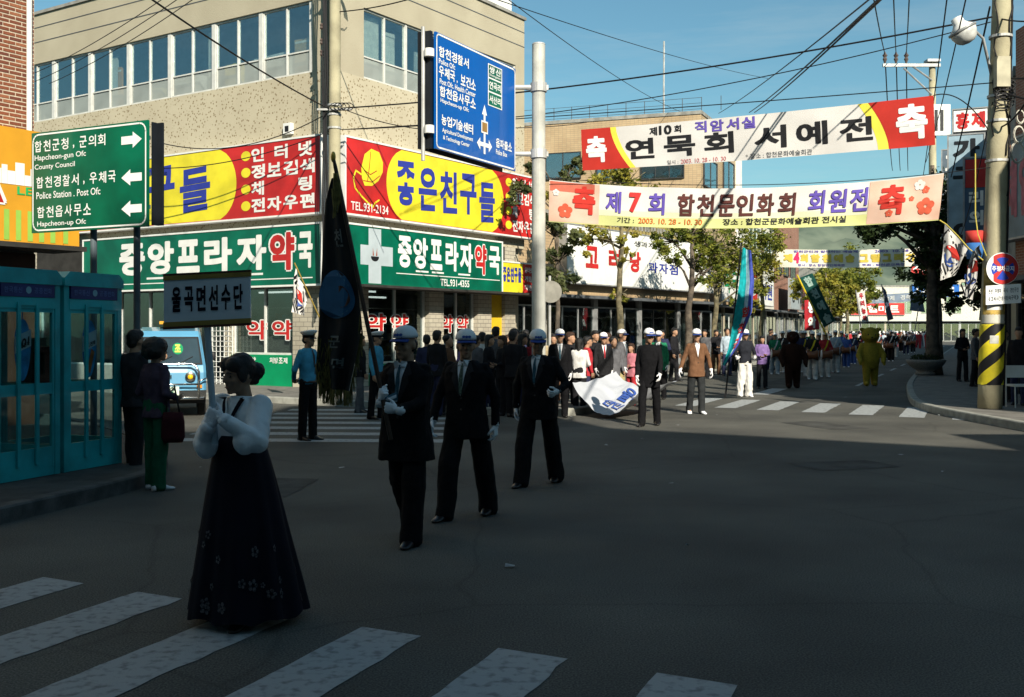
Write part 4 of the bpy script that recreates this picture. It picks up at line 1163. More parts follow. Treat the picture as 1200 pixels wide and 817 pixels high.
# bakery building: low front with the long white sign
KA, KB = (1.85, 42.0), (9.9, 53.5)
FK = between(KA, KB); LK = (V(KB) - V(KA)).length
r = block('shop_building', 'low shop building with a long white bakery sign behind the street trees', FK, -5.5, LK, 6, 6.15, M_TILE)
shopfront(r, FK, -5.3, LK - .1, 3.0, 5, 0, 3)
r, w = signboard('signboard', 'long white bakery signboard with red lettering beneath the lower banner', FK, FK.u(655), LK - .3, 3.62, 5.9, M_WHITE, .35, M_STEEL, .02)
q = MB()
for ch, a, b in (('고', 677, 692), ('려', 704, 719), ('당', 729, 742)): text(q, ch, FK, FK.u(a), FK.u(b), 4.25, 5.15, w + .01, .05)
q.build('lettering', M_RED, r)
q = MB(); letters(q, '과자점', FK, FK.u(751), FK.u(786), 4.3, 4.78, w + .01, .03); q.build('lettering', M_BLUE, r)
q = MB(); letters(q, '생과자전문', FK, FK.u(734), FK.u(774), 5.38, 5.62, w + .01, .02); q.build('lettering', M_BLACK, r)
q = MB()
for k in range(44): q.fbox(FK, FK.u(655) + k * .3, FK.u(655) + k * .3 + .18, 5.98, 6.5, .01, .06)
q.build('roof_slat', mat('slat_ochre', (.35, .28, .10), .7, .2, 5), r)
# cream tiled block behind, corner towards the street
KC = (9.75, 55.0)
FT = Frame(KC, (.94, -.34)); FS = Frame(KC, (SD.x, SD.y))
r = thing('tiled_building', 'tall cream tiled building behind the upper banner', 'building', (KC[0], KC[1], 0))
q = MB(); q.add([], []); HT = FT.v(815, 134)
US = FS.u(863)
A = FT(-26, 0); B = FT(0, 0); C_ = FS(US, 0); D = C_ + (A - B)
q.poly([(A.x, A.y), (B.x, B.y), (C_.x, C_.y), (D.x, D.y)], 0, HT); q.build('wall', M_TILE, r)
q = MB(); q.fbox(FT, -26, .0, HT, HT + .18, -.3, .05); q.fbox(FS, 0, US, HT, HT + .18, -.3, .05); q.build('coping', M_CONC, r)
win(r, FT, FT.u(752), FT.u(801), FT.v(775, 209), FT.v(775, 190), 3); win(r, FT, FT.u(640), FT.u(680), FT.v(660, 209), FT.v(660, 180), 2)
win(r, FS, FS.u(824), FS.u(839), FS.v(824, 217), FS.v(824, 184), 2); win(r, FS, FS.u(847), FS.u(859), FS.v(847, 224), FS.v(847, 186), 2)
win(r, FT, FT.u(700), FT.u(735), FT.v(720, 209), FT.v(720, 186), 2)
q = MB(); q.fbox(FS, FS.u(862), FS.u(864.5), 0, 12.2, -3, .25); q.build('pilaster', M_WHITE, r)
q = MB(); q.tube([FT(FT.u(773), HT, -1), FT(FT.u(773.5), HT + 4.2, -1)], .05, 6); q.build('mast', M_SILV, r)
# wire mesh fence on the roof
f = thing('roof_fence', 'thin wire safety fence along the cream tiled roof', 'fence', FT(-10, HT + .2, -.2)); q = MB()
for k in range(27): q.tube([FT(-25 + k, HT + .18, -.15), FT(-25 + k, HT + .9, -.15)], .018, 4)
for z in (.3, .6, .88): q.tube([FT(-25, HT + z, -.15), FT(0, HT + z, -.15)], .012, 4)
q.build('rail', M_GREY, f)
# row beyond
US2 = FS.u(907)
r = block('shop_building', 'white rendered building with dark overhanging eaves left of the far street', FS, FS.u(865), US2, 9, 9.6, M_CURTAIN)
q = MB(); q.fbox(FS, FS.u(866), US2, 9.9, 10.05, -1, 1.5); q.fbox(FS, FS.u(866), US2, 9.2, 9.9, .07, .5); q.build('eaves', M_DARK, r)
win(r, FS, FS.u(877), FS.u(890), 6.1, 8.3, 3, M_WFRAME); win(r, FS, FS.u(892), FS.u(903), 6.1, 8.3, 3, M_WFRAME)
shopfront(r, FS, .2, US2, 3.0, 5, 0, 8)
US3 = FS.u(936)
r = block('shop_building', 'orange brick building beyond the white eaves with stepped roof', FS, US2 + .1, US3, 9, 10.4, M_REDBRICK)
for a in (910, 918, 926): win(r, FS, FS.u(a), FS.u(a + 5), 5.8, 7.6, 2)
shopfront(r, FS, US2 + .2, US3, 3.0, 5, 0, 11)
US4 = FS.u(985)
r = block('shop_building', 'grey low building far up the left side of the street', FS, US3 + .1, US4, 9, 7.0, M_CONC); shopfront(r, FS, US3 + .2, US4, 3.0, 7, 0, 5)
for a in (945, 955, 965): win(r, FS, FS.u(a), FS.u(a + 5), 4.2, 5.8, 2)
def simple_sign(label, F, u0, u1, z0, z1, m, txt, tm, w0=.02, dep=.2, wt=.03, vertical=False, cell=None):
    r, w = signboard('signboard', label, F, u0, u1, z0, z1, m, dep, M_STEEL, w0)
    q = MB()
    if vertical:
        n = len(txt); c = (z1 - z0 - .1) / n
        for i, ch in enumerate(txt): text(q, ch, F, u0 + .08, u1 - .08, z1 - .05 - (i + .88) * c, z1 - .05 - i * c - c * .06, w + .008, wt)
    else: letters(q, txt, F, u0 + (u1 - u0) * .1, u1 - (u1 - u0) * .1, z0 + (z1 - z0) * .2, z1 - (z1 - z0) * .2, w + .008, wt)
    q.build('lettering', tm, r); return r
simple_sign('white signboard with green lettering right of the bakery sign', FS, .3, FS.u(846), 3.3, 5.3, M_WHITE, '약국', M_GREENP, .8)
simple_sign('red framed signboard behind the blue parade banner', FS, FS.u(850), FS.u(868), 3.4, 5.2, M_RED, '정', M_WHITE, .8)
simple_sign('white signboard under the white eaves', FS, FS.u(870), FS.u(888), 3.3, 5.0, M_WHITE, '의원', M_BLUE, .8)
simple_sign('grey signboard on the brick building up the street', FS, FS.u(910), FS.u(921), 3.3, 5.4, mat('sign_pale', (.35, .40, .42), .5, .1, 3), '상회', M_BLACK, .8)
simple_sign('red signboard on the brick building up the street', FS, FS.u(923), FS.u(932), 3.3, 4.9, M_RED, '식당', M_WHITE, .8)
simple_sign('blue signboard on the grey low building', FS, FS.u(940), FS.u(952), 3.3, 4.6, M_SILVN, '전자', M_WHITE, .8)
# closing row across the far end
FE = Frame((46, 172), (1, .0))
r = block('terminal_building', 'long low white building closing the far end of the street', FE, -6, 30, 12, 8.8, M_CURTAIN)
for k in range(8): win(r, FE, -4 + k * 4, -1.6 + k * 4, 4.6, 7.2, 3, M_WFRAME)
shopfront(r, FE, -6, 30, 3.2, 9, 0, 9)
simple_sign('red signboard with white lettering on the far white building', FE, 8.6, 17.2, 4.3, 6.2, M_RED, '농협마트', M_WHITE, .06)
simple_sign('blue signboard on the far white building', FE, 18.4, 26, 7.2, 9.2, M_SILVN, '터미널', M_WHITE, .06)
simple_sign('tall white roof signboard with red mark on the far white building', Frame((46, 170), (1, 0)), 17.5, 20.3, 10.6, 13.2, M_RED, '차', M_WHITE, .06)
q = MB(); q.tube([(64.9, 170.1, 8.8), (64.9, 170.1, 26)], .16, 6); r = thing('roof_mast', 'thin white mast standing on the far white building', 'mast', (64.9, 170.1, 8.8)); q.build('pole', M_WHITE, r)
for k, (x, hh, lab) in enumerate(((30, 13, 'pale block left of the far white building'), (86, 11, 'pale block right of the far white building'))):
    F_ = Frame((x, 185), (1, 0)); r = block('distant_building', lab, F_, -9, 9, 10, hh, M_STUCCO if k else M_CONC)
    for i in range(4):
        for j in range(2): win(r, F_, -8 + i * 4, -5.6 + i * 4, 4.5 + j * 3.5, 6.6 + j * 3.5, 2)

# right-hand side, in shade
RA, RBp = (12.35, 14.0), (12.75, 27.0)
FX = between(RBp, RA)       # faces the road (towards -X): u runs towards the camera
LX = (V(RBp) - V(RA)).length
r = thing('corner_shop', 'brick corner shop in shade at the right edge of the picture', 'building', (12.75, 27, 0))
q = MB(); q.poly([(12.35, 14.0), (24, 14.0), (24, 27), (12.75, 27)], 0, 9.3); q.build('wall', M_REDBRICK, r)
shopfront(r, FX, .2, LX - .2, 2.9, 4, 0, 4)
simple_sign('large blue grey signboard with faded pink lettering at the right edge', FX, -.35, 5.2, 4.0, 6.4, mat('sign_bluegrey', (.16, .23, .27), .5, .3, 1.5), '제일상업사', mat('letter_pink', (.45, .12, .16), .6, .3, 4), .05, .35, .05)
FY = Frame((RBp[0], RBp[1]), (-SD.x, -SD.y))     # u negative going up the street
def Yu(y): return -(y - RBp[1]) / SD.y
r = block('shop_building', 'three storey shop building in shade beyond the right utility pole', FY, Yu(42), Yu(27.2), 9, 8.2, M_CONC)
shopfront(r, FY, Yu(42), Yu(27.2), 2.9, 5, 0, 6)
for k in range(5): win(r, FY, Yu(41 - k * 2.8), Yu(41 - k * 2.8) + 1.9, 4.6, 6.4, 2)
r = block('shop_building', 'tall dark building behind the right street tree', FY, Yu(62), Yu(42.2), 9, 7.6, M_GREY)
shopfront(r, FY, Yu(62), Yu(42.2), 2.9, 6, 0, 7)
for k in range(6): win(r, FY, Yu(61 - k * 3), Yu(61 - k * 3) + 1.9, 4.6, 6.4, 2)
r = block('shop_building', 'row of low shops far up the right side of the street', FY, Yu(120), Yu(62.2), 9, 6.6, M_STUCCO)
shopfront(r, FY, Yu(120), Yu(62.2), 2.9, 12, 0, 2)
def projecting(label, y, out, wid, z0, z1, m, txt, tm, dep=.22, cap=None):
    """blade sign standing out from the right-hand facades, its face towards the crossing"""
    b = FY(Yu(y), 0, out); F = Frame((b.x, b.y), (SE.x, SE.y)); r, w = signboard('blade_sign', label, F, 0, wid, z0, z1, m, dep, M_STEEL, 0)
    q = MB(); n = len(txt); c = (z1 - z0 - (1.0 if cap else .1)) / n; zt = z1 - (.95 if cap else .05)
    for i, ch in enumerate(txt):
        if ch != ' ': text(q, ch, F, .12, wid - .12, zt - (i + .86) * c, zt - i * c - c * .08, w + .01, .05)
    q.build('lettering', tm, r)
    if cap:
        q = MB(); q.fbox(F, .02, wid - .02, z1 - .9, z1 - .04, w + .001, w + .02); q.build('colour_panel', cap, r)
        if cap is M_WHITE: q = MB(); letters(q, '홍제', F, .1, wid - .1, z1 - .8, z1 - .12, w + .026, .05); q.build('lettering', M_RED, r)
    q = MB()
    for z in (z0 + .3, z1 - .3): q.tube([F(wid, z, dep / 2), F(out + .05, z, dep / 2)], .03, 6)
    q.build('bracket', M_STEEL, r); return r
M_NAVY = mat('sign_navy', (.010, .013, .018), .5, .2, 3)
projecting('pale blue blade sign with dark lettering and yellow edge', 34.5, 1.75, 1.05, 4.4, 8.1, mat('blade_paleblue', (.30, .42, .50), .5, .2, 2), '가구 여', M_NAVY, .2)
projecting('dark blue blade sign with red top panel between pale sign and pole', 32.5, 1.25, .65, 4.2, 7.0, mat('blade_blue', (.06, .12, .20), .5, .2, 2), '리의원', M_WHITE, .2, M_RED)
projecting('red and white topped dark blade sign with a round letter, highest of the right signs', 43, 1.8, 1.3, 7.4, 10.7, M_NAVY, '약국', M_WHITE, .25, M_WHITE)
projecting('grey blade sign with white lettering, leftmost of the right signs', 46, 2.3, .9, 4.5, 9.6, mat('blade_grey', (.12, .16, .20), .5, .2, 2), '호프 치킨', M_WHITE, .25)

# unseen buildings behind the photographer, sized so their shade falls on the crossing
M_BOUNCE = mat('bounce_render', (.78, .76, .72), .8, .08, 1)  # kept near white so the unseen walls bounce fill light forward
def rearblock(label, x0, x1, y0, y1, h, m):
    F = Frame((x1, y1), (-1, 0)); r = thing('rear_building', label, 'building', ((x0 + x1) / 2, y1, 0))
    q = MB(); q.box(x0, x1, y0, y1, 0, h); q.build('wall', m, r)
    L = x1 - x0; n = max(1, int(L / 3)); z = 1.0
    while z + 2 < h:
        for k in range(n): win(r, F, (k + .2) * L / n, (k + .8) * L / n, z, z + 1.6, 2)
        z += 3.2
    return r
TE = math.tan(SUN_EL)
rearblock('added tall block far left behind the photographer to hold back skylight', -30, -8.05, -16, -3.6, 24, M_BOUNCE)  # added to cut skylight on the shaded foreground
rearblock('added tall block far right behind the photographer to hold back skylight', 23, 38, -16, -2, 24, M_BOUNCE)  # likewise added only to hide sky from the road
rearblock('rear low building left of the shading blocks', -8, 4.4, -14, -3.5, 21.5 / .94 * TE, M_BOUNCE)
rearblock('unseen stepped block shaped to shade the pharmacy crosswalk', 4.42, 6.6, -12, -2.0, 27 / .94 * TE * .97, M_BOUNCE)  # step height set by the shade wanted over the crosswalk
rearblock('unseen slim block shaped to shade the corner of the crossing', 6.62, 9.2, -10, -2.0, 4.7 + 22 / .94 * TE, M_BOUNCE)  # height set so its shade stays below the blue sign
r = thing('rear_building', 'rear angled apartment block on the right', 'building', (14, -4, 0))
q = MB(); q.poly([(9.25, -3.0), (9.25, -18), (22.6, -26), (22.6, -11.4)], 0, 23.3 * TE); q.build('wall', M_BOUNCE, r)

# ================================================================ road signs
def pole(name, label, pts, r0, r1, m, cat='pole', n=16):
    r = thing(name, label, cat, pts[0]); q = MB(); N = len(pts)
    q.tube(pts, [r0 + (r1 - r0) * i / (N - 1) for i in range(N)], n); q.build('pole', m, r); return r
# green direction sign
GL, GR = V((-6.26, 13.9)), V((-4.44, 13.0)); FG = between(GL, GR); W = (GR - GL).length; GC = (GL + GR) / 2
r = thing('direction_sign', 'green direction signboard with white arrows behind the telephone booths', 'sign', (GC.x, GC.y, 0))
z0, z1 = 2.975, 4.275
q = MB(); q.fbox(FG, 0, W, z0, z1, -.03, 0); q.build('panel', M_TGREEN, r)
q = MB(); t = .016
def border(q, F, a, b, c, d, t, w, rad=.1):
    pts = []
    for cx, cy, a0 in ((b - rad, d - rad, 0), (a + rad, d - rad, 90), (a + rad, c + rad, 180), (b - rad, c + rad, 270)):
        for k in range(5): pts.append((cx + rad * cos(radians(a0 + k * 22.5)), cy + rad * sin(radians(a0 + k * 22.5))))
    strip(q, F, pts + [pts[0]], t / 2, w)
border(q, FG, .03, W - .03, z0 + .03, z1 - .03, .02, .004); q.build('border', M_REFL, r)
q = MB()
def gz(px, py): return FG.v(px, py)
for s, x0, x1, yt, yb in (('합천군청,군의회', 41, 126, 166, 147), ('합천경찰서,우체국', 43, 138, 220, 199), ('합천읍사무소', 44, 109, 258, 240)):
    n = len(s); a = FG.u(x0); c = (FG.u(x1) - a) / n; zz = (FG.v(x0, yt) + FG.v(x0, yt - 16)) / 2
    zb = {166: 4.02, 220: 3.55, 258: 3.165}[yt]
    for i, ch in enumerate(s):
        if ch == ',': text(q, ch, FG, a + (i + .3) * c, a + (i + .45) * c, zb, zb + .05, .005, .02)
        else: text(q, ch, FG, a + i * c, a + (i + .8) * c, zb, zb + .145, .005, .012)
for s, x0, x1, zb, h in (('Hapcheon-gun Ofc', 41, 101, 3.89, .09), ('County Council', 41, 88, 3.775, .085), ('Police Station . Post Ofc', 43, 118, 3.41, .09), ('Hapcheon-up Ofc', 44, 101, 3.035, .085)):
    text(q, s, FG, FG.u(x0), FG.u(x1), zb, zb + h, .005, .008)
q.build('lettering', M_REFL, r)
q = MB()
for zc, s in ((4.05, 1), (3.59, -1), (3.205, -1)):
    cx = FG.u(154.5); h = .17
    shape(q, FG, [(cx + s * x, zc + y) for x, y in ((-h, -.05), (.02, -.05), (.02, -.10), (h, 0), (.02, .10), (.02, .05), (-h, .05))][::s], .006)
q.build('arrow', M_REFL, r)
q = MB(); q.fbox(FG, W + .03, W + .11, z0 + .02, z1 - .02, -.16, -.13); q.fbox(FG, W + .01, W + .03, z0 + .02, z1 - .02, -.16, -.05); q.build('rear_panel', M_NAVY, r)
q = MB()
for u in (FG.u(98), FG.u(149)): q.tube([FG(u, .13, -.16), FG(u, 4.2, -.16)], .042, 12)
for z in (3.2, 3.6, 4.05): q.fbox(FG, .1, W - .05, z, z + .05, -.10, -.035)
q.build('post', mat('post_bluegrey', (.10, .13, .15), .5, .3, 4), r)
# blue direction sign on the white mast
BLp, BRp = V((-1.37, 19.15)), V((.07, 21.9)); FBs = between(BLp, BRp); W = (BRp - BLp).length
z0, z1 = 4.98, 7.08; WP = V((.55, 22.0, .14))
r = thing('direction_sign', 'blue direction signboard carried by the white steel mast', 'sign', (BRp.x, BRp.y, 4.9))
q = MB(); q.fbox(FBs, 0, W, z0, z1, -.04, 0); q.build('panel', M_SILVN, r)
q = MB(); border(q, FBs, .03, W - .03, z0 + .03, z1 - .03, .03, .005, .08); q.build('border', M_REFL, r)
q = MB(); u = FBs.u
for s, x0, x1, z, h in (('합천경찰서', 514, 549, 6.66, .19), ('우체국,보건소', 514, 557, 6.30, .20), ('합천읍사무소', 515, 557, 5.95, .19), ('농업기술센터', 517, 554, 5.44, .19)):
    letters(q, s, FBs, u(x0), u(x1), z, z + h, .006, .025, gap=.1)
for s, x0, x1, z, h in (('Police Ofc', 514, 533, 6.53, .10), ('Post Ofc. Health Center', 515, 557, 6.17, .10), ('Hapcheon-up Ofc', 516, 549, 5.82, .10), ('Agricultural Development', 518, 554, 5.29, .10), ('& Technology Center', 519, 550, 5.16, .10), ('Police Box', 581, 594, 5.21, .10)):
    text(q, s, FBs, u(x0), u(x1), z, z + h, .006, .014)
letters(q, '읍파출소', FBs, u(581), u(599.5), 5.35, 5.53, .006, .02, gap=.1)
q.build('lettering', M_REFL, r)
q = MB(); cx = u(567.5)
shape(q, FBs, [(cx - .035, 5.14), (cx + .035, 5.14), (cx + .035, 5.90), (cx + .10, 5.90), (cx, 6.1), (cx - .10, 5.90), (cx - .035, 5.90)], .0065)
shape(q, FBs, [(cx - .30, 5.32), (cx - .17, 5.20), (cx - .17, 5.28), (cx - .037, 5.28), (cx - .037, 5.36), (cx - .17, 5.36), (cx - .17, 5.44)], .0065)
shape(q, FBs, [(cx + .30, 5.32), (cx + .17, 5.44), (cx + .17, 5.36), (cx + .037, 5.36), (cx + .037, 5.28), (cx + .17, 5.28), (cx + .17, 5.20)], .0065)
q.build('arrow', M_REFL, r)
q = MB(); shape(q, FBs, [(cx - .13, 5.54), (cx + .13, 5.54), (cx + .13, 5.78), (cx - .13, 5.78)], .009); q.build('route_plate', M_REFL, r)
q = MB(); shape(q, FBs, [(cx - .10, 5.57), (cx + .10, 5.57), (cx + .10, 5.75), (cx - .10, 5.75)], .012); q.build('route_plate', mat('plate_brown', (.35, .20, .06), .5), r)
q = MB(); a, b = u(571.5), u(588); shape(q, FBs, [(a, 6.12), (b, 6.12), (b, 6.94), (a, 6.94)], .007); q.build('inset_border', M_REFL, r)
q = MB()
for c, d in ((6.68, 6.92), (6.41, 6.65), (6.14, 6.38)): shape(q, FBs, [(a + .03, c), (b - .03, c), (b - .03, d), (a + .03, d)], .009)
q.build('inset_panel', M_TGREEN, r)
q = MB()
for s, c, h in (('쌍산', 6.77, .13), ('연곡리', 6.455, .15), ('서산리', 6.185, .15)): letters(q, s, FBs, a + .05, b - .05, c, c + h, .011, .02)
text(q, 'Ssangsan', FBs, a + .05, b - .06, 6.70, 6.755, .011, .01); q.build('lettering', M_REFL, r)
q = MB(); q.tube([FBs(-.14, 4.75, -.18), FBs(-.14, 7.15, -.18)], .035, 8)
for z in (5.35, 6.72): q.tube([FBs(-.14, z, -.18), FBs(W, z, -.12), (WP.x, WP.y, z)], .05, 10)
q.build('support_arm', M_SILV, r)
q = MB()
for z in (5.35, 6.72): q = MB(); q.lathe([(.02, -.12), (.09, -.12), (.09, .02), (.02, .02)], 12, FBs(-.14, z, -.05)); q.build('clamp', M_WHITE, r)
q = MB(); q.fbox(FBs, -.10, -.02, z0, z1, -.32, -.05); q.fbox(FBs, -.02, W, z0, z1, -.32, -.30); q.build('rear_panel', M_NAVY, r)
r = pole('sign_mast', 'thick white steel mast carrying the blue direction sign', [(WP.x, WP.y, .14), (WP.x, WP.y, 7.6)], .145, .135, mat('mast_white', (.50, .50, .45), .5, .25, 2.2, .1, 30), 'pole', 24)
q = MB()
for z in (5.35, 6.72):
    q.lathe([(.13, -.09), (.17, -.09), (.17, .09), (.13, .09)], 18, (WP.x, WP.y, z)); q.box(WP.x - .26, WP.x + .20, WP.y - .03, WP.y + .03, z - .05, z + .05)
q.build('collar', M_SILV, r)
q = MB(); q.lathe([(.12, 0), (.14, .0), (.13, .03), (.02, .06)], 18, (WP.x, WP.y, 7.6)); q.build('cap', M_SILV, r)
q = MB(); q.lathe([(.26, 0), (.26, .03), (.15, .05), (.15, .3)], 18, (WP.x, WP.y, .14)); q.build('base_plate', M_SILV, r)
# convex road mirror / round plate behind the mast
rp = V((.62 + .20, 23.2, 0)); r = thing('traffic_mirror', 'pale round plate on a post just behind the white mast', 'mirror', rp)
F_ = Frame((rp.x, rp.y), (1, 0)); q = MB()
q.lathe([(.02, 0), (.22, .0), (.24, .02), (.24, .05), (.02, .06)], 24, (0, 0, 0), 0, Matrix.Translation((rp.x + .02, rp.y - .06, 2.55)) @ Matrix.Rotation(radians(90), 4, 'X')); q.build('plate', mat('plate_worn', (.30, .29, .25), .6, .3, 4), r)
q = MB(); q.tube([(rp.x, rp.y, .14), (rp.x, rp.y, 2.9)], .03, 8); q.build('post', M_SILV, r)

# ================================================================ utility poles
M_POLE = mat('pole_concrete', (.46, .42, .28), .85, 0, 1.5, .35, 30, .15, col2=(.30, .27, .18), ramp=(.35, .6), det=8)
M_BLACKW = mat('cable_black', (.012, .012, .014), .6, .2, 5)
M_CER = mat('insulator', (.12, .09, .08), .3, .2, 4)
RPt = V((9.63, 21.5, .14)); RT = V((9.95, 21.5, 11.0))
r = thing('utility_pole', 'thick concrete utility pole wrapped in yellow and black stripes at the right', 'pole', RPt)
q = MB(); N = 24; q.tube([RPt.lerp(RT, i / N) for i in range(N + 1)], [.235 - .07 * i / N for i in range(N + 1)], 20); q.build('pole', M_POLE, r, True)
def rp_at(z): return RPt.lerp(RT, (z - .14) / (11.0 - .14))
def on_pole(u, v, w):     # cylinder surface: u in metres around from the camera-facing line
    c = rp_at(v); R = .235 - .07 * (v - .14) / 10.9; a = -pi / 2 + u / R
    return V((c.x + (R + w) * cos(a), c.y + (R + w) * sin(a), v))
q = MB(); q.grid(lambda a, b: on_pole((a - .5) * 2 * pi * .236, .62 + b * 1.22, .006), 28, 12); q.build('wrap', M_BLACK, r, True)
q = MB()
for k in range(-1, 4):   # yellow diagonal bands
    def dg(a, b, k=k):
        u_ = -.74 + 1.48 * a; zc = .30 + k * .56 + (u_ + .74) * .86 + (b - .5) * .30
        return on_pole(u_, min(max(zc, .625), 1.835), .009)
    q.grid(dg, 26, 4)
q.build('yellow_band', mat('hazard_yellow', (.80, .66, .03), .55, .15, 6), r, True)
q = MB(); q.grid(lambda a, b: on_pole(-.2 + .3 * a, 2.12 + b * .42, .008), 6, 3); q.build('poster', M_WHITE, r, True)
q = MB(); q.grid(lambda a, b: on_pole(-.3 + .6 * a, 2.02 + b * .95, .005), 10, 6); q.build('poster', mat('poster_ochre', (.55, .38, .10), .7, .5, 9), r, True)
q = MB(); q.grid(lambda a, b: on_pole(-.13 + .16 * a, 1.45 + b * .16, .012), 4, 2); q.build('poster', mat('sticker_pale', (.6, .6, .55), .7, .2, 9), r, True)
q = MB(); q.grid(lambda a, b: on_pole(-.33 + .62 * a, 1.86 + b * .17, .006), 10, 2); q.build('poster', M_CURTAIN, r, True)
q = MB()      # conduits and loose cables down the pole
for k, (u0, wv, za, zb) in enumerate(((.19, .03, 1.9, 9.5), (.24, .05, 3.2, 9.2), (.28, .02, .2, 6.5), (-.16, .04, 5.6, 10.5), (.12, .06, 5.2, 10.2), (.22, .07, 4.4, 8.8))):
    q.tube([on_pole(u0 + wv * sin(i * 1.7 + k), za + (zb - za) * i / 22, .02) for i in range(23)], .013 + .004 * (k % 3), 6)
q.build('conduit', M_BLACKW, r, True)
q = MB()
for k, (u0, za, zb) in enumerate(((.30, 3.3, 6.4), (.33, 4.6, 7.6))): q.tube([on_pole(u0 + .03 * sin(i + k), za + (zb - za) * i / 16, .03) for i in range(17)], .012, 6)
q.build('conduit', mat('cable_rust', (.35, .14, .07), .7, .2, 5), r, True)
q = MB()
for z in (5.1, 5.9, 6.4, 7.6): q = MB(); q.lathe([(.20, 0), (.225, 0), (.225, .05), (.20, .05)], 16, rp_at(z)); q.build('band', M_SILV, r)
q = MB(); c = rp_at(7.0); q.box(c.x - .22, c.x + .05, c.y - .36, c.y - .2, 6.55, 7.15); q.build('junction_box', mat('box_beige', (.45, .42, .30), .6, .2, 4), r)
q = MB(); random.seed(3)
for k in range(7):    # coiled spare cable
    c = rp_at(6.25 + .05 * k) + V((.0, -.24, 0)); q.tube([c + V((.2 * cos(a), -.03 * (k % 3), .12 * sin(a) + .02 * k)) for a in [i * .6 for i in range(12)]], .012, 5)
q.build('cable_coil', M_BLACKW, r)
q = MB()
for k in range(6):
    c = rp_at(6.0 - .35 * (k // 2)) + V((.30, -.10, 0)); R = .12 + .02 * k; q.tube([c + V((.1 + R * .6 * cos(a), .02 * k, R * sin(a))) for a in [i * .5 for i in range(13)]], .013, 5)
q.build('cable_coil', M_CURTAIN, r)
# street lamp on this pole
Lh = P(1127, 34, 21.2); a0 = rp_at(6.75)
r = thing('street_lamp', 'pale bowl street lamp on a curved arm from the right utility pole', 'lamp', a0)
q = MB(); q.tube([a0, a0 + V((-.15, 0, .05)), P(1152, 45, 21.4), P(1140, 34, 21.3), P(1133, 29, 21.2)], .03, 8); q.build('arm', M_STEEL, r, True)
Ml = Matrix.Translation(Lh) @ Matrix.Rotation(radians(-28), 4, 'Y') @ Matrix.Rotation(radians(180), 4, 'X')
q = MB(); q.lathe([(.05, -.26), (.11, -.24), (.12, -.12), (.17, -.06), (.27, .02)], 20, (0, 0, 0), 0, Ml); q.build('housing', M_WHITE, r, True)
q = MB(); q.lathe([(.265, .02), (.25, .12), (.20, .24), (.12, .30), (.01, .32)], 20, (0, 0, 0), 0, Ml); q.build('bowl', mat('lamp_bowl', (.62, .63, .60), .2, .2, 8), r, True)
q = MB(); q.lathe([(.275, 0), (.285, .01), (.285, .04), (.275, .05)], 20, (0, 0, 0), 0, Ml); q.build('rim', M_STEEL, r, True)
# no parking sign
FP = Frame((RPt.x, RPt.y - .31), (1, -.06)); cu, cz = FP.u(1175), FP.v(1175, 315) ; R = 19.0 * FP(cu, 0).y / FPX
r = thing('traffic_sign', 'round red and blue no parking sign on the right utility pole', 'sign', FP(cu, cz))
Mr = Matrix.Translation(FP(cu, cz, -.02)) @ Matrix.Rotation(radians(90) , 4, 'X')
q = MB(); q.lathe([(.01, 0), (R, 0), (R, .015), (.01, .015)], 40, (0, 0, 0), 0, Mr); q.build('plate', M_REFL, r)
q = MB(); disc(q, FP, cu, cz, R * .95, R * .95, .006, 40); q.build('red_field', M_RED, r)
q = MB()
for a0_ in (45, 135, 225, 315):
    pts = [(cu + R * .10 * cos(radians(a0_ + 45)), cz + R * .10 * sin(radians(a0_ + 45)))] + [(cu + R * .70 * cos(radians(a0_ + 45 + t)), cz + R * .70 * sin(radians(a0_ + 45 + t))) for t in range(-32, 33, 8)]
    shape(q, FP, pts, .010)
q.build('blue_field', mat('sign_cobalt', (.01, .05, .42), .4, .1, 3), r)
q = MB(); letters(q, '주정차금지', FP, cu - R * .66, cu + R * .68, cz - R * .16, cz + R * .17, .014, .035, gap=.08); q.build('lettering', M_REFL, r)
cu2, cz2 = FP.u(1176), FP.v(1176, 345)
r = thing('sign_plate', 'white rectangular notice plate under the round no parking sign', 'sign', FP(cu2, cz2))
def tilt(u, v, w): return FP(cu2 + u, cz2 + v + u * .06, w)
q = MB(); q.fbox(tilt, -.34, .34, -.19, .19, -.02, -.003); q.build('plate', M_REFL, r)
q = MB(); letters(q, '본선 주정차 즉시 견인구간', tilt, -.29, .29, .03, .12, .002, .02); letters(q, '(24시간상시단속구역)', tilt, -.29, .29, -.12, -.03, .002, .02); q.build('lettering', M_GREY, r)
# pole at the corner building
CP = V((-4.68, 28.0, .14)); r = thing('utility_pole', 'tall pale utility pole in front of the corner of the pharmacy building', 'pole', CP)
q = MB(); q.tube([CP + V((.05 * i / 12, 0, 14 * i / 12)) for i in range(13)], [.17 - .03 * i / 12 for i in range(13)], 16); q.build('pole', M_POLE, r, True)
q = MB()
for z in (7.0, 7.35, 7.6, 11.2, 11.6): q = MB(); q.lathe([(.15, 0), (.18, 0), (.18, .05), (.15, .05)], 14, (CP.x + .02, CP.y, z)); q.build('band', M_SILV, r)
for z in (7.45, 11.3): q = MB(); q.box(CP.x - .4, CP.x + .5, CP.y - .22, CP.y - .18, z, z + .05); q.build('bracket', M_SILV, r)
q = MB()
for k in range(4): q.tube([CP + V((-.26 + .035 * k + .015 * sin(i + k), -.14, 2.6 + i * .5 + k * .1)) for i in range(24)], .018, 5)
q.build('conduit', M_BLACKW, r)
q = MB()
for k in range(5): q.tube([CP + V((.42 + (.22 + .03 * k) * cos(a), -.2, 11.2 + (.35 + .03 * k) * sin(a))) for a in [i * .45 for i in range(10 + k)]], .012, 5)
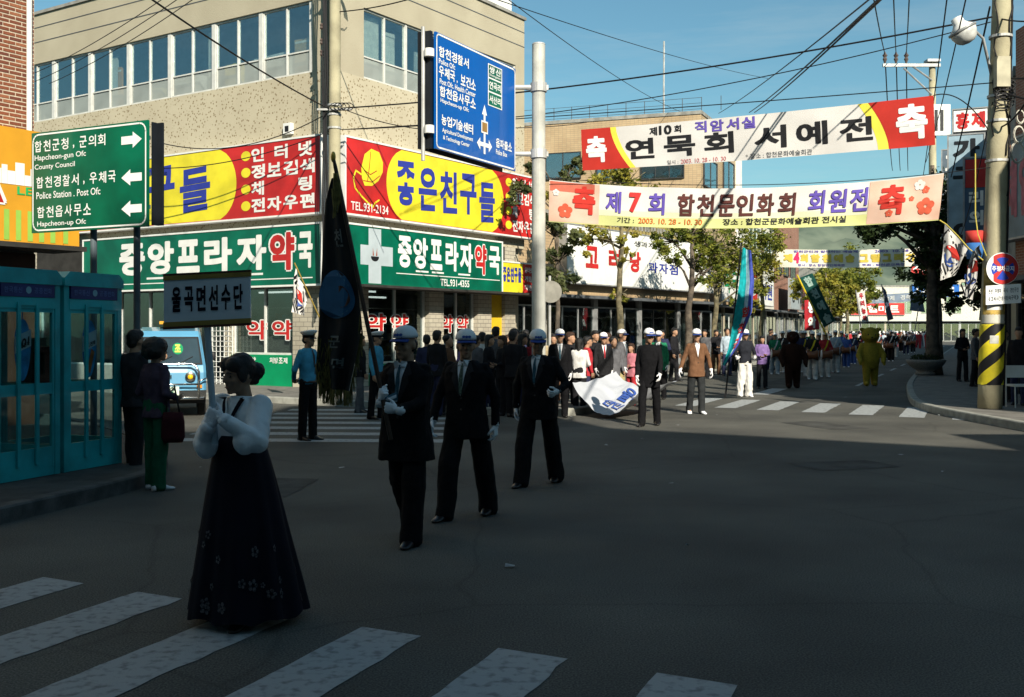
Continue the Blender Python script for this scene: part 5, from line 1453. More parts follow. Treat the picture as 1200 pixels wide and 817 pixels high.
for k in range(4): q.tube([CP + V((.1 + .1 * k + .16 * cos(a), -.24, 7.4 + .10 * sin(a))) for a in [i * .6 for i in range(11)]], .012, 5)
q.build('cable_coil', M_BLACKW, r)
q = MB()
for z in (9.9, 10.2, 10.6, 12.4): q.lathe([(.03, 0), (.06, .03), (.04, .08), (.06, .12), (.03, .16)], 8, (CP.x - .30, CP.y - .05, z - 1))
q.build('insulator', M_CER, r)
wb = FL(-1.55, 7.35, .12); r = thing('cable_box', 'small white cable box on the dotted wall left of the corner pole', 'box', wb); q = MB(); q.fbox(FL, -1.7, -1.42, 7.2, 7.5, .01, .14); q.build('case', M_WHITE, r)
q = MB(); q.fbox(FL, -1.63, -1.49, 7.26, 7.42, .142, .15); q.build('cover', M_BLACKW, r)
# far pole with crossarm
FPp = V((16.2, 41, .14)); top = 1.7 + (388 - 72) * 41 / FPX
r = thing('utility_pole', 'slim utility pole with steel crossarm standing behind the right tree', 'pole', FPp)
q = MB(); q.tube([FPp, (16.15, 41, top)], [.18, .12], 12); q.build('pole', M_POLE, r, True)
q = MB(); q.box(14.2, 16.4, 40.8, 40.9, top - .25, top - .13); q.box(15.9, 16.4, 40.79, 41.2, top - .05, top + .05); q.tube([(15.0, 40.85, top - .3), (16.1, 40.9, top - 1.3)], .035, 6); q.tube([(15.3, 40.85, top - .2), (16.1, 40.9, top - .75)], .035, 6); q.build('crossarm', M_STEEL, r)
q = MB(); INS = []
for px_ in (1037, 1050, 1062):
    x = rx(px_) * 40.85; INS.append(V((x, 40.85, top + .25))); q.lathe([(.03, -.38), (.05, -.30), (.09, -.2), (.05, -.14), (.10, -.06), (.05, .0), (.02, .08)], 8, INS[-1])
q.build('insulator', M_CER, r)
q = MB(); q.box(16.05, 16.75, 40.75, 40.82, 1.7 + 228 * .0328, 1.7 + 258 * .0328 + .2); q.build('number_plate', M_WHITE, r)
q = MB(); q.box(16.15, 16.26, 40.73, 40.745, 9.35, 10.15); q.box(16.36, 16.48, 40.73, 40.745, 9.35, 10.15); q.build('plate_mark', M_BLACK, r)

# ================================================================ wires
def wire(label, a, b, sag=.3, r=.012, n=20):
    a, b = V(a), V(b); m = thing('power_cable', label, 'cable', (a + b) / 2, 0, 'overhead cables')
    q = MB(); q.tube([a.lerp(b, i / n) - V((0, 0, sag * 4 * (i / n) * (1 - i / n))) for i in range(n + 1)], r, 5); q.build('cable', M_BLACKW, m)
wire('thickest cable, from the corner pole over the blue sign to the right pole top', (CP.x + .2, CP.y, 1.7 + (388 - 127) * 28 / FPX), P(1163, 20, 21.4), .25, .02)
wire('thinner cable just under the thick one between corner pole and right pole', (CP.x + .2, CP.y, 1.7 + (388 - 152) * 28 / FPX), P(1161, 26, 21.4), .45, .012)
wire('cable holding the top edge of the upper banner', P(400, 152, 28), P(1165, 97, 21.4), .05, .012)
wire('cable holding the top edge of the lower banner', P(640, 208, 22), P(1162, 196, 21.4), .25, .008)
for k, (x0, x1, y1, lab) in enumerate(((1017, 842, 133, 'leftmost of the diagonal cables crossing the sky behind the upper banner'), (1028, 878, 132, 'middle diagonal cable crossing the sky behind the upper banner'), (1031, 884, 132, 'rightmost diagonal cable crossing the sky behind the upper banner'))):
    a = P(x0, -12, 16); b = P(x1, y1, 52); wire(lab, b + (a - b) * 1.4, b, .2, (.014, .02, .02)[k])
for k, I in enumerate(INS):
    a = P((1014, 1045, 1068)[k], -60, 20); wire(('left', 'middle', 'right')[k] + ' cable running from the sky to the crossarm insulators', a, I, .15, .018)
    b = P((1046, 1055, 1064)[k], 200, 84); wire(('left', 'middle', 'right')[k] + ' cable running on from the crossarm up the street', I, b, .8, .026)
wire('long cable falling from the right pole top to the shops behind the tree', P(1160, 8, 21.3), P(1100, 262, 44), .2, .02)
wire('cable falling left of the street lamp to the right hand shops', P(1136, -20, 18), P(1085, 190, 46), .2, .014)
wire('faint cable falling far left of the street lamp', P(1112, -20, 18), P(1078, 230, 50), .2, .014)
wire('looped cable from the upper banner end to the right pole', P(1094, 112, 21.0), P(1158, 152, 21.2), -.25, .012)
wire('slack cable between the right pole and the blade signs', P(1163, 120, 21.3), P(1118, 290, 36), .5, .012)
wire('cable from the right pole out of the picture at mid height', P(1170, 90, 21.4), P(1260, 80, 20), .1, .02)
wire('second cable from the right pole out of the picture', P(1170, 105, 21.4), P(1260, 112, 20), .15, .02)
wire('cable drooping from the right pole towards the big blue grey sign', P(1170, 150, 21.4), P(1230, 60, 20), .3, .018)
wire('cable rising right from the top of the right pole', P(1172, 22, 21.4), P(1260, 15, 19), .1, .016)
wire('faint upper cable crossing the open sky right of the corner building', P(560, -8, 24), P(900, 92, 60), .2, .012)
wire('faint lower cable crossing the open sky right of the corner building', P(570, -20, 24), P(800, 132, 60), .3, .012)
wire('thick black cable slanting across the left window band to the corner pole', P(150, -20, 17), P(386, 128, 27.8), .1, .018)
for k, (a, b) in enumerate((((206, -12), (30, 90)), ((224, -12), (40, 96)), ((242, -12), (58, 98)))):
    wire(('first', 'second', 'third')[k] + ' thin cable slanting over the top of the left window band', P(a[0], a[1], 24), P(b[0], b[1], 33), .15, .011)
wire('sagging cable across the dotted wall to the corner pole', P(190, 168, 30), P(392, 128, 27.9), .5, .014)
wire('lower sagging cable across the dotted wall just above the red sign', P(150, 196, 31), P(388, 153, 27.9), .35, .014)
wire('short cable from corner pole to blue sign', P(396, 125, 28), P(500, 152, 26), .1, .012)
wire('cable from the top of the corner pole rising right over the windows', P(396, 14, 28), P(520, -14, 25), .1, .016)
wire('thin cable along the foot of the cream tiled roof', P(600, 150, 29), P(690, 143, 40), .05, .012)

# ================================================================ banners
def cloth_surface(TL, TR, BL, BR, st, sb, rip=.02, nw=7, seed=0):
    TL, TR, BL, BR = V(TL), V(TR), V(BL), V(BR); L = (TR - TL).length; h = (TL - BL).length
    nrm = (TR - TL).cross(TL - BL).normalized()
    if nrm.y > 0: nrm = -nrm
    def F(u, v, w=0):
        a = u / L; b = v / h
        t = TL.lerp(TR, a) - V((0, 0, st * 4 * a * (1 - a))); o = BL.lerp(BR, a) - V((0, 0, sb * 4 * a * (1 - a)))
        p = o.lerp(t, b)
        rr = rip * (sin(a * nw * 2 * pi + b * 2.5 + seed) * .5 + noise.noise(V((a * nw * 1.4, b * 2 + a * 3, seed))) * 1.6) + rip * 1.3 * sin(b * 5 + a * 9 + seed) * noise.noise(V((a * 5, 1, seed)))
        return p + nrm * (w + rr)
    return F, L, h
def rowpatch(F, rows, w, n=8):
    """rows: (v, u_left, u_right)"""
    q = MB(); N = len(rows) - 1
    def pt(a, b):
        t = b * N; i = min(int(t), N - 1); f = t - i
        v = rows[i][0] * (1 - f) + rows[i + 1][0] * f; l = rows[i][1] * (1 - f) + rows[i + 1][1] * f; r_ = rows[i][2] * (1 - f) + rows[i + 1][2] * f
        return F(l + (r_ - l) * a, v, w)
    return q.grid(pt, n, 18)
M_CLOTH = mat('banner_cloth', (.66, .64, .61), .85, .05, 2, .1, 60)
M_BRED = mat('banner_red', (.50, .03, .02), .8, .1, 3); M_BYEL = mat('banner_yellow', (.85, .72, .08), .8, .08, 3)
M_PEACH = mat('banner_peach', (.70, .52, .42), .8, 0, 1.6, col2=(.62, .38, .28), ramp=(.3, .7)); M_LIME = mat('banner_lime', (.60, .62, .26), .8, .1, 2); M_LIME2 = mat('banner_lime_pale', (.66, .66, .46), .8, .08, 2)
M_PURP = mat('banner_violet', (.12, .08, .40), .8, .1, 4); M_BROWN = mat('banner_brown', (.10, .03, .025), .8, .3, 4); M_FLOW = mat('banner_flower', (.60, .10, .05), .8, .2, 4)
# upper banner
F, L, h = cloth_surface(P(681, 152, 23.6), P(1094, 112, 20.6), P(683, 200, 23.6), P(1096, 170, 20.6), .04, .03, .012, 5, 2)
r = thing('banner', 'upper white street banner with red ends hung across the road', 'banner', F(L / 2, 0))
q = MB(); q.grid(lambda a, b: F(a * L, b * h), 110, 10); q.build('cloth', M_CLOTH, r, True)
def e1(side, k0, k1, m, w, nm):
    rows = []
    for i in range(9):
        b = i / 8; x = (.90 if side else .68) + (.42 * (1 - b) ** 1.7 if not side else .38 * b ** 1.7)
        if side: rows.append((b * h, L - (x * .94 + k1), L - (k0 if k0 is not None else x)))
        else: rows.append((b * h, 0 if k0 == 0 else x, x * 1.0 + k1))
    q = rowpatch(F, [(b, min(a, c), max(a, c)) for b, a, c in rows], w, 6); q.build(nm, m, r, True)
e1(0, 0, .13, M_BYEL, .004, 'yellow_curve'); e1(1, .0, .20, M_BYEL, .004, 'yellow_curve')
e1(0, 0, 0, M_BRED, .008, 'red_end'); e1(1, 0, 0, M_BRED, .008, 'red_end')
q = MB(); text(q, '축', F, .10, .58, .16, .74, .013, .05); text(q, '축', F, L - .70, L - .12, .14, .80, .013, .05); q.build('lettering', M_REFL, r)
def bu(px): return (px - 681) / (1094 - 681)
def B1(px):      # photograph column -> metres along the banner
    A_, C_2 = F(0, 0), F(L, 0); rr = rx(px); lo, hi = 0., L
    for _ in range(30):
        m_ = (lo + hi) / 2; p_ = F(m_, h / 2)
        if p_.x / p_.y < rr: lo = m_
        else: hi = m_
    return lo
q = MB()
for ch, a, b in (('연', 733, 767), ('묵', 778, 815), ('회', 825, 860)): text(q, ch, F, B1(a), B1(b), .18, .62, .010, .034)
for ch, a, b in (('서', 884, 922), ('예', 933, 970), ('전', 984, 1023)): text(q, ch, F, B1(a), B1(b), .20, .66, .010, .034)
text(q, '제', F, B1(762), B1(771), .66, .84, .010, .03); text(q, '10', F, B1(773), B1(788), .66, .86, .010, .04); text(q, '회', F, B1(791), B1(799), .68, .84, .010, .03)
q.build('lettering', M_BLACK, r)
q = MB()
for ch, a, b in (('직', 815, 829), ('암', 833, 849), ('서', 852, 867), ('실', 870, 886)): text(q, ch, F, B1(a), B1(b), .64, .88, .010, .035)
q.build('lettering', M_PURP, r)
q = MB(); text(q, '일시 :', F, B1(781), B1(794), .02, .11, .010, .0); text(q, '* 장소 : 합천문화예술회관', F, B1(873), B1(951), .02, .13, .010, .0); q.build('small_lettering', M_GREY, r)
q = MB(); text(q, '2003. 10. 28 - 10. 30', F, B1(797), B1(850), .02, .11, .010, .0); q.build('small_lettering', mat('ink_pink', (.6, .15, .15), .8), r)
# lower banner
F, L, h = cloth_surface(P(644, 211, 22.2), P(1106, 203, 20.6), P(643, 260, 22.2), P(1100, 258, 20.6), .23, .15, .034, 6, 5)
r = thing('banner', 'lower sagging street banner with flowered ends and yellow lower edge', 'banner', F(L / 2, 0))
q = MB(); q.grid(lambda a, b: F(a * L, b * h), 160, 18); q.build('cloth', M_CLOTH, r, True)
q = rowpatch(F, [(b * h, 0, L) for b in (0, .12, .24)], .007, 120); q.build('lower_edge', M_LIME, r, True)
q = rowpatch(F, [(b * h, 0, L) for b in (.242, .30, .38)], .007, 120); q.build('lower_edge', M_LIME2, r, True)
for a, b in ((0, 1.05), (L - 1.35, L)): q = rowpatch(F, [(c * h, a, b) for c in (.02, .5, .98)], .011, 30); q.build('flowered_end', M_PEACH, r, True)
q = rowpatch(F, [(c * h, .02, .95) for c in (.75, .98)], .015, 30); q.build('red_corner', mat('banner_red_faded', (.55, .14, .09), .8, .2, 4), r, True)
def flower(q, u0, v0, R, w=.020, mi=0):
    for k in range(5): disc(q, F, u0 + R * .6 * cos(k * 1.257 + .3), v0 + R * .6 * sin(k * 1.257 + .3), R * .46, R * .46, w + .001 * k, 12, mi)
q = MB(); flower(q, .35, .25, .15); flower(q, L - .28, .28, .16); flower(q, L - .95, .2, .07); flower(q, L - .30, .60, .07); flower(q, L - .55, .45, .05); q.build('flower', M_FLOW, r)
q = MB(); flower(q, L - .42, .70, .10); flower(q, .15, .62, .07); q.build('flower', M_CLOTH, r)
q = MB(); text(q, '축', F, B1(671), B1(698), .20, .80, .024, .05); text(q, '축', F, B1(1029), B1(1061), .16, .76, .024, .05); q.build('lettering', M_BRED, r)
q = MB()
for ch, a, b in (('제', 710, 728), ('회', 760, 779)): text(q, ch, F, B1(a), B1(b), .27, .74, .022, .03)
for ch, a, b in (('회', 947, 966), ('원', 971, 992), ('전', 996, 1017)): text(q, ch, F, B1(a), B1(b), .28, .76, .022, .03)
q.build('lettering', M_PURP, r)
q = MB(); text(q, '7', F, B1(737), B1(751), .30, .74, .022, .05); q.build('lettering', M_RED, r)
q = MB()
for ch, a in (('합', 794), ('천', 817), ('문', 841), ('인', 863), ('화', 887), ('회', 912)): text(q, ch, F, B1(a), B1(a + 20), .26, .74, .022, .03)
q.build('lettering', M_BROWN, r)
q = MB(); text(q, '기간 :', F, B1(724), B1(744), .07, .19, .020, .012); text(q, '장소 : 합천군문화예술회관 전시실', F, B1(848), B1(993), .07, .21, .020, .02); q.build('small_lettering', M_BLACK, r)
q = MB(); text(q, '2003. 10. 28 - 10. 30', F, B1(749), B1(824), .07, .19, .020, .02); q.build('small_lettering', mat('ink_orange', (.6, .16, .03), .8), r)
# third banner further up the street
F, L, h = cloth_surface(P(905, 292, 52), P(1079, 291, 50), P(905, 313, 52), P(1079, 312, 50), .05, .05, .02, 5, 9)
r = thing('banner', 'pale yellow banner across the far street with round yellow lettering', 'banner', F(L / 2, 0))
q = MB(); q.grid(lambda a, b: F(a * L, b * h), 60, 6); q.build('cloth', mat('banner_cream', (.78, .75, .64), .85, .12, 1), r, True)
q = MB(); text(q, '제', F, B1(918), B1(929), .25, .66, .02, .09)
for i, ch in enumerate('합천예술그림그리기'):
    x = 950 + i * 13.5 + (3 if i > 3 else 0); text(q, ch, F, B1(x), B1(x + 11), .25, .66, .02, .09)
text(q, '회', F, B1(938), B1(947), .25, .66, .02, .09); q.build('lettering', mat('banner_gold', (.66, .50, .08), .8, .1, 3), r)
q = MB(); text(q, '4', F, B1(930), B1(937), .2, .75, .02, .08); q.build('lettering', mat('banner_pink', (.7, .03, .12), .8), r)
q = MB(); text(q, '합천군민과 함께하는 예술제', F, B1(930), B1(1005), .72, .84, .02, .02); text(q, '2003. 10. 28', F, B1(1025), B1(1065), .72, .84, .02, .02)
text(q, '일시 : 장소 합천군민체육관', F, B1(935), B1(990), .06, .18, .02, .02); text(q, '주최 : 합천군교육청', F, B1(1010), B1(1060), .06, .18, .02, .02); q.build('small_lettering', M_PURP, r)
F, L, h = cloth_surface(P(1006, 345, 120), P(1078, 342, 116), P(1006, 356, 120), P(1078, 352, 116), .1, .1, .03, 5, 4)
r = thing('banner', 'distant grey blue banner low across the end of the street', 'banner', F(L / 2, 0))
q = MB(); q.grid(lambda a, b: F(a * L, b * h), 40, 4); q.build('cloth', mat('banner_dusty', (.30, .36, .45), .85, .12, 1), r, True)
q = MB(); letters(q, '합천예술제 경축', F, 1.2, L - 1, .25, .85, .03, .03); q.build('lettering', M_WHITE, r)

rearblock('added unseen block across the near left pavement to cut skylight', -26, -10.2, -3.3, 6.5, 21, M_BOUNCE)  # out-of-view block put in to deepen the foreground shade
rearblock('added low unseen block on the right pavement to cut skylight', 11.2, 24, -2.5, 6.5, 6.8, M_BOUNCE)  # added as a sky blocker, kept low to let the sun past
# ================================================================ trees
def leafmat(name, c1, c2):
    m = mat(name, c1, .55, 0, 2.5, 0, 40, .25, col2=c2, ramp=(.4, .6), det=3)
    nt = m.node_tree; b = nt.nodes['Principled BSDF']; out = [n for n in nt.nodes if n.type == 'OUTPUT_MATERIAL'][0]
    t = nt.nodes.new('ShaderNodeBsdfTranslucent'); mx = nt.nodes.new('ShaderNodeMixShader'); mx.inputs[0].default_value = .4
    nt.links.new(b.inputs['Base Color'].links[0].from_socket, t.inputs[0])
    nt.links.new(b.outputs[0], mx.inputs[1]); nt.links.new(t.outputs[0], mx.inputs[2]); nt.links.new(mx.outputs[0], out.inputs[0]); return m
M_BARK = mat('bark', (.16, .13, .10), .9, 0, 4, .8, 25, .1, col2=(.07, .06, .05), ramp=(.4, .6))
M_BARKL = mat('bark_light', (.26, .22, .13), .9, 0, 4, .8, 25, .1, col2=(.10, .09, .06), ramp=(.4, .6))
M_LEAF = leafmat('leaves_yellow_green', (.28, .29, .045), (.10, .14, .025)); M_LEAFD = leafmat('leaves_shade_dark', (.05, .08, .025), (.025, .045, .018)); M_LEAFY = leafmat('leaves_yellow', (.42, .37, .06), (.18, .20, .035))  # the dark leaf tone carries the shade of the right-hand side
def tree(label, x, y, H, clumps, nl, lm, r0=.15, bark=M_BARK, base=.14, seed=1, leaf=.075, lean=(0, 0), group='street trees'):
    """clumps: (dx, dy, z, radius) relative to the trunk's foot"""
    rr = random.Random(seed)
    r = thing('street_tree', label, 'tree', (x, y, base))
    q = MB(); top = V((x + lean[0], y + lean[1], H))
    tp = [V((x, y, base)).lerp(top, i / 8) + V((rr.uniform(-.05, .05), rr.uniform(-.05, .05), 0)) * (i > 0) for i in range(9)]
    q.tube(tp, [r0 * (1 - .75 * i / 8) * (1.35 if i == 0 else 1) for i in range(9)], 10)
    for cx, cy, cz, cr in clumps:
        s = tp[min(8, max(3, int((cz - cr) / H * 8)))]; e = V((x + cx, y + cy, cz)); mid = s.lerp(e, .5) + V((0, 0, .15))
        q.tube([s, mid, e], [r0 * .35, r0 * .25, .015], 6)
        for k in range(9):
            d = V((rr.gauss(0, 1), rr.gauss(0, 1), rr.gauss(0, .8))).normalized() * cr * .9; q.tube([mid.lerp(e, .6), e + d], [.03, .008], 4)
    q.build('trunk', bark, r, True)
    q = MB(); tot = sum(c[3] ** 2 for c in clumps)
    for cx, cy, cz, cr in clumps:
        n = int(nl * cr ** 2 / tot); sub = [V((rr.gauss(0, .55), rr.gauss(0, .55), rr.gauss(0, .5))) * cr for _ in range(max(4, int(cr * 14)))]
        for k in range(n):
            s = rr.choice(sub); p = V((x + cx, y + cy, cz)) + s + V((rr.gauss(0, 1), rr.gauss(0, 1), rr.gauss(0, .8))) * cr * .16
            a = V((rr.gauss(0, 1), rr.gauss(0, 1), rr.gauss(0, .6))).normalized(); b = a.cross(V((rr.gauss(0, 1), rr.gauss(0, 1), rr.gauss(0, 1)))).normalized(); l = leaf * rr.uniform(.6, 1.35)
            q.add([p - a * l, p + b * l * .6, p + a * l, p - b * l * .6], [(0, 1, 2, 3)])
    q.build('crown', lm, r); return r
def PX(px, d): return rx(px) * d
tree('slim street tree with light trunk in front of the bakery sign', PX(727, 37), 37, 7.2,
     [(-1.0, 0, 6.9, .7), (.2, 0, 7.0, .8), (-2.0, .3, 6.2, .6), (-.4, -.2, 5.0, .55), (.5, 0, 5.6, .45), (-1.2, 0, 4.9, .4), (.1, 0, 3.0, .25), (1.2, .3, 6.6, .5), (.2, 0, 4.2, .3)], 4200, M_LEAFY, .15, M_BARKL, seed=3)
tree('dark trunked street tree at the right end of the bakery sign', PX(805, 40), 40, 6.4,
     [(-.7, 0, 5.2, .6), (.2, 0, 5.6, .8), (.9, 0, 4.9, .7), (-.4, 0, 4.3, .4), (.6, 0, 4.0, .5), (1.4, .4, 4.4, .5)], 3600, M_LEAF, .17, M_BARK, seed=5, lean=(.25, 0))
tree('street tree with light trunk left of the blue parade banner', PX(838, 44), 44, 7.0,
     [(0, 0, 5.4, 1.1), (1.3, 0, 5.2, 1.1), (-.9, 0, 5.4, .8), (2.2, .5, 5.6, .9), (.4, 0, 4.0, .7), (1.6, 0, 3.6, .6)], 4600, M_LEAF, .14, M_BARKL, seed=8)
tree('bushy street tree right of the blue parade banner', PX(893, 52), 52, 7.0,
     [(-.6, 0, 5.4, 1.2), (.4, 0, 5.3, .8), (-.2, 0, 4.0, .7), (-1.6, 0, 5.0, .8), (-.4, 0, 3.0, .5)], 4600, M_LEAFY, .14, M_BARKL, seed=9)
for k, (px_, d, s, lab) in enumerate(((968, 68, 1.0, 'yellow green street tree above the dark green parade banner'), (993, 78, 1.25, 'largest yellow green street tree left of the distant shops'), (985, 96, 1.1, 'distant street tree just behind the yellow green trees'))):
    tree(lab, PX(px_, d), d, 5.4, [(0, 0, 4.6 * s, 1.1 * s), (1.3, 0, 4.1 * s, .9 * s), (-1.3, 0, 4.2 * s, .9 * s), (.4, 0, 3.4 * s, .8), (1.9, 0, 3.5 * s, .6)], 4500, M_LEAFY if k != 1 else M_LEAF, .17, M_BARKL, seed=20 + k, leaf=.12)
tree('big dark street tree shading the right pavement behind the flags', 15.0, 38, 7.6,
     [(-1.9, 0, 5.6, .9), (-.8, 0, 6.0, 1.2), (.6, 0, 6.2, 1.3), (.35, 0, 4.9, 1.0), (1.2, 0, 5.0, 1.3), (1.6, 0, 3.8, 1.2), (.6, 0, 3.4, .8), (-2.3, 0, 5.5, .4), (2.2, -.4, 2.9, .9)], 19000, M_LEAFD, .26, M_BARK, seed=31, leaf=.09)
tree('small tree with grey green leaves behind the white mast', 1.45, 34.5, 6.2, [(-.1, 0, 4.9, .65), (.1, 0, 4.1, .6), (.0, 0, 3.3, .5), (-1.2, .2, 6.4, .45), (.4, 0, 6.6, .5), (.9, 0, 7.3, .4), (-.7, 0, 7.2, .4)], 4200, leafmat('leaves_greygreen', (.16, .18, .07), (.05, .07, .03)), .10, M_BARK, seed=33)
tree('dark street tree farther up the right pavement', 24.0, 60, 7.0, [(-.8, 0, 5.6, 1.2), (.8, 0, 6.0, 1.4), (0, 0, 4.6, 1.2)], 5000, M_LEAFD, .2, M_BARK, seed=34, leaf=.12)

# stone planter under the big tree
pc = G(1085, 444); pc.z = .14
r = thing('planter', 'round stone planter with low dark shrub on the right pavement corner', 'planter', pc)
q = MB(); q.lathe([(.30, 0), (.36, .02), (.36, .08), (.28, .12), (.42, .22), (.58, .34), (.66, .46), (.68, .54), (.60, .55), (.56, .48)], 28, pc); q.build('bowl', mat('granite', (.28, .27, .25), .8, .3, 30, .2, 90), r, True)
q = MB(); q.lathe([(.01, .47), (.57, .48)], 20, pc, caps=False); q.build('soil', M_BARK, r)
q = MB(); rr = random.Random(4)
for k in range(900):
    t = rr.uniform(0, 6.28); R = .52 * sqrt(rr.random()); p = pc + V((R * cos(t), R * sin(t), .5 + rr.uniform(0, .30) * (1 - R))); a = V((rr.gauss(0, 1), rr.gauss(0, 1), 1)).normalized() * .06; b = V((rr.gauss(0, 1), rr.gauss(0, 1), 0)).normalized() * .025
    q.add([p, p + a * .5 + b, p + a, p + a * .5 - b], [(0, 1, 2, 3)])
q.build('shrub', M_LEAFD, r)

# ================================================================ telephone booths
M_TEAL = mat('booth_teal', (.012, .40, .43), .45, .25, 3, .1, 20, coat=.2); M_GLASSB = glass('booth_glass', (.85, .92, .92), .03); M_NAVYP = mat('booth_navy', (.015, .04, .16), .4, .2, 3)
FO = Frame((-5.23, 10.9), (.33, .944))
def booth(name, label, u0, stick):
    c = FO(u0 + .47, 0, -.45); r = thing(name, label, 'telephone booth', (c.x, c.y, .14)); W, D, H, B = .94, .94, 2.36, .14
    q = MB(); t = .075
    for a, w0, w1 in ((u0, -t, 0), (u0 + W - t, -t, 0), (u0, -D, -D + t), (u0 + W - t, -D, -D + t)): q.fbox(FO, a, a + t, B, H - .12, w0, w1)
    q.fbox(FO, u0 + t, u0 + W - t, B, B + .09, -D + .01, -.01)
    q.build('post', M_TEAL, r)
    q = MB()    # roof with chamfered corners
    prof = [(u0 - .01, H - .16), (u0 - .01, H - .07), (u0 + .07, H), (u0 + W - .07, H), (u0 + W + .01, H - .07), (u0 + W + .01, H - .16)]
    q.loft([[FO(a, b, w) for a, b in prof] for w in (.02, -D - .02)]); q.build('roof', M_TEAL, r)
    q = MB(); q.fbox(FO, u0 + t + .02, u0 + W - t - .02, H - .30, H - .162, -.05, .012); o = q.build('header', M_NAVYP, r)
    q = MB(); q.fbox(FO, u0 + t, u0 + W - t, H - .42, H - .302, -.05, .004); q.build('top_rail', M_TEAL, r)
    q = MB(); disc(q, FO, u0 + W / 2, H - .228, .038, .038, .016, 16); q.build('emblem', mat('booth_mark', (.20, .42, .50), .5, .1, 5), o)
    q = MB(); letters(q, '한국통신', FO, u0 + .14, u0 + .38, H - .26, H - .20, .015, .01); letters(q, '공중전화', FO, u0 + .55, u0 + .80, H - .26, H - .20, .015, .01); q.build('lettering', mat('booth_print', (.08, .16, .36), .5), o)
    # door: frame, bars, glass
    a, b = u0 + t + .005, u0 + W - t - .005; z0, z1 = B + .09, H - .42
    q = MB(); q.fbox(FO, a, a + .03, z0, z1, -.04, -.005); q.fbox(FO, b - .03, b, z0, z1, -.04, -.005)
    q.fbox(FO, a + .03, b - .03, z0, z0 + .22, -.04, -.008); q.fbox(FO, a + .03, b - .03, 1.02, 1.14, -.04, -.008); q.fbox(FO, a + .03, b - .03, z1 - .04, z1, -.04, -.008)
    d = q.build('door', M_TEAL, r)
    q = MB()
    for f in (.33, .66): x = a + (b - a) * f; q.fbox(FO, x - .022, x + .022, z0 + .05, z1 + .06, -.004, .020)
    x0, x1 = a + (b - a) * .33, a + (b - a) * .66; q.fbox(FO, x0, x1, z1 + .03, z1 + .06, -.003, .018); q.build('bar', M_TEAL, d)
    for c0, c1 in ((z0 + .22, 1.02), (1.14, z1 - .04)): q = MB(); q.fbox(FO, a + .03, b - .03, c0, c1, -.027, -.021); q.build('pane', M_GLASSB, d)
    # side and back panes
    for c0, c1 in ((.45, 1.05), (1.12, H - .3)):
        q = MB(); q.fbox(FO, u0 + t, u0 + W - t, c0, c1, -D + .02, -D + .026); q.build('pane', M_GLASSB, r)
        for x in (u0 + .03, u0 + W - .036):
            q = MB(); q.fbox(FO, x, x + .006, c0, c1, -D + t, -t); q.build('pane', M_GLASSB, r)
    q = MB()
    for c0, c1 in ((B + .09, .45), (1.05, 1.12), (H - .3, H - .17)):
        q.fbox(FO, u0 + t, u0 + W - t, c0, c1, -D + .008, -D + .05)
        for x in (u0 + .01, u0 + W - .05): q.fbox(FO, x, x + .04, c0, c1, -D + t, -t)
    q.build('rail', M_TEAL, r)
    # telephone, shelf, dark backboard
    q = MB(); q.fbox(FO, u0 + .27, u0 + .65, 1.0, 1.62, -D + .06, -D + .09); q.build('backboard', M_DARK, r)
    q = MB(); q.fbox(FO, u0 + .30, u0 + .62, 1.10, 1.52, -D + .095, -D + .30); o = q.build('telephone', mat('phone_red', (.25, .03, .02), .5, .2, 5), r)
    q = MB(); q.tube([FO(u0 + .34, 1.2, -D + .33), FO(u0 + .34, 1.45, -D + .33)], .022, 8); q.build('handset', M_BLACK, o)
    # blue advertising figure hung inside the glass
    q = MB(); cu = u0 + W * .49; n = 20
    pts = [(cu + .115 * cos(2 * pi * k / n) * (1 + .15 * sin(2 * pi * k / n)), 1.50 + .33 * sin(2 * pi * k / n)) for k in range(n)]
    shape(q, FO, pts, -.060); q.fbox(FO, cu - .005, cu + .005, 1.82, 1.9, -.062, -.058); s = q.build('sticker', mat('advert_blue', (.03, .30, .62), .5, .4, 9), r)
    def tl(u, v, w): return FO(cu + u, 1.60 + v + u * .35, w)
    q = MB(); shape(q, tl, [(-.115, -.10), (.115, -.10), (.115, .08), (-.115, .08)], -.054); q.build('label', mat('label_pale', (.55, .66, .70), .5, .1, 5), s)
    q = MB(); text(q, stick[0], tl, -.085 if stick[0] != 'KT' else -.09, .085 if stick[0] != 'KT' else -.02, -.075 if stick[0] != 'KT' else -.01, .02 if stick[0] != 'KT' else .05, -.050, .03)
    if stick[1]: letters(q, stick[1], tl, -.09, .09, -.08, -.03, -.050, .03)
    q.build('lettering', M_BLACK, s)
    if stick[0] == 'KT': q = MB(); shape(q, FO, [(cu - .05, 1.24), (cu + .01, 1.22), (cu + .08, 1.46), (cu + .03, 1.50)], -.053); q.build('orange_mark', mat('advert_orange', (.45, .13, .04), .5, .3, 9), s)
booth('telephone_booth', 'teal telephone booth cut by the left edge with black 001 sticker', -.10, ('001', '국제전화'))
booth('telephone_booth', 'teal telephone booth next to the waiting woman, with KT sticker', .90, ('KT', '카드전화'))

# ================================================================ van
M_VBLUE = mat('van_lightblue', (.10, .30, .47), .3, .08, 2, coat=.6); M_CHROME = mat('chrome', (.6, .6, .58), .18, .1, 8, metal=1.0); M_TYRE = mat('tyre', (.015, .015, .015), .85, .2, 20)
vc = V((-6.72, 20.9, 0)); vy = radians(17)
van = thing('minivan', 'light blue minivan with chrome bull bar and yellow headlights facing the crossing', 'van', vc, vy)
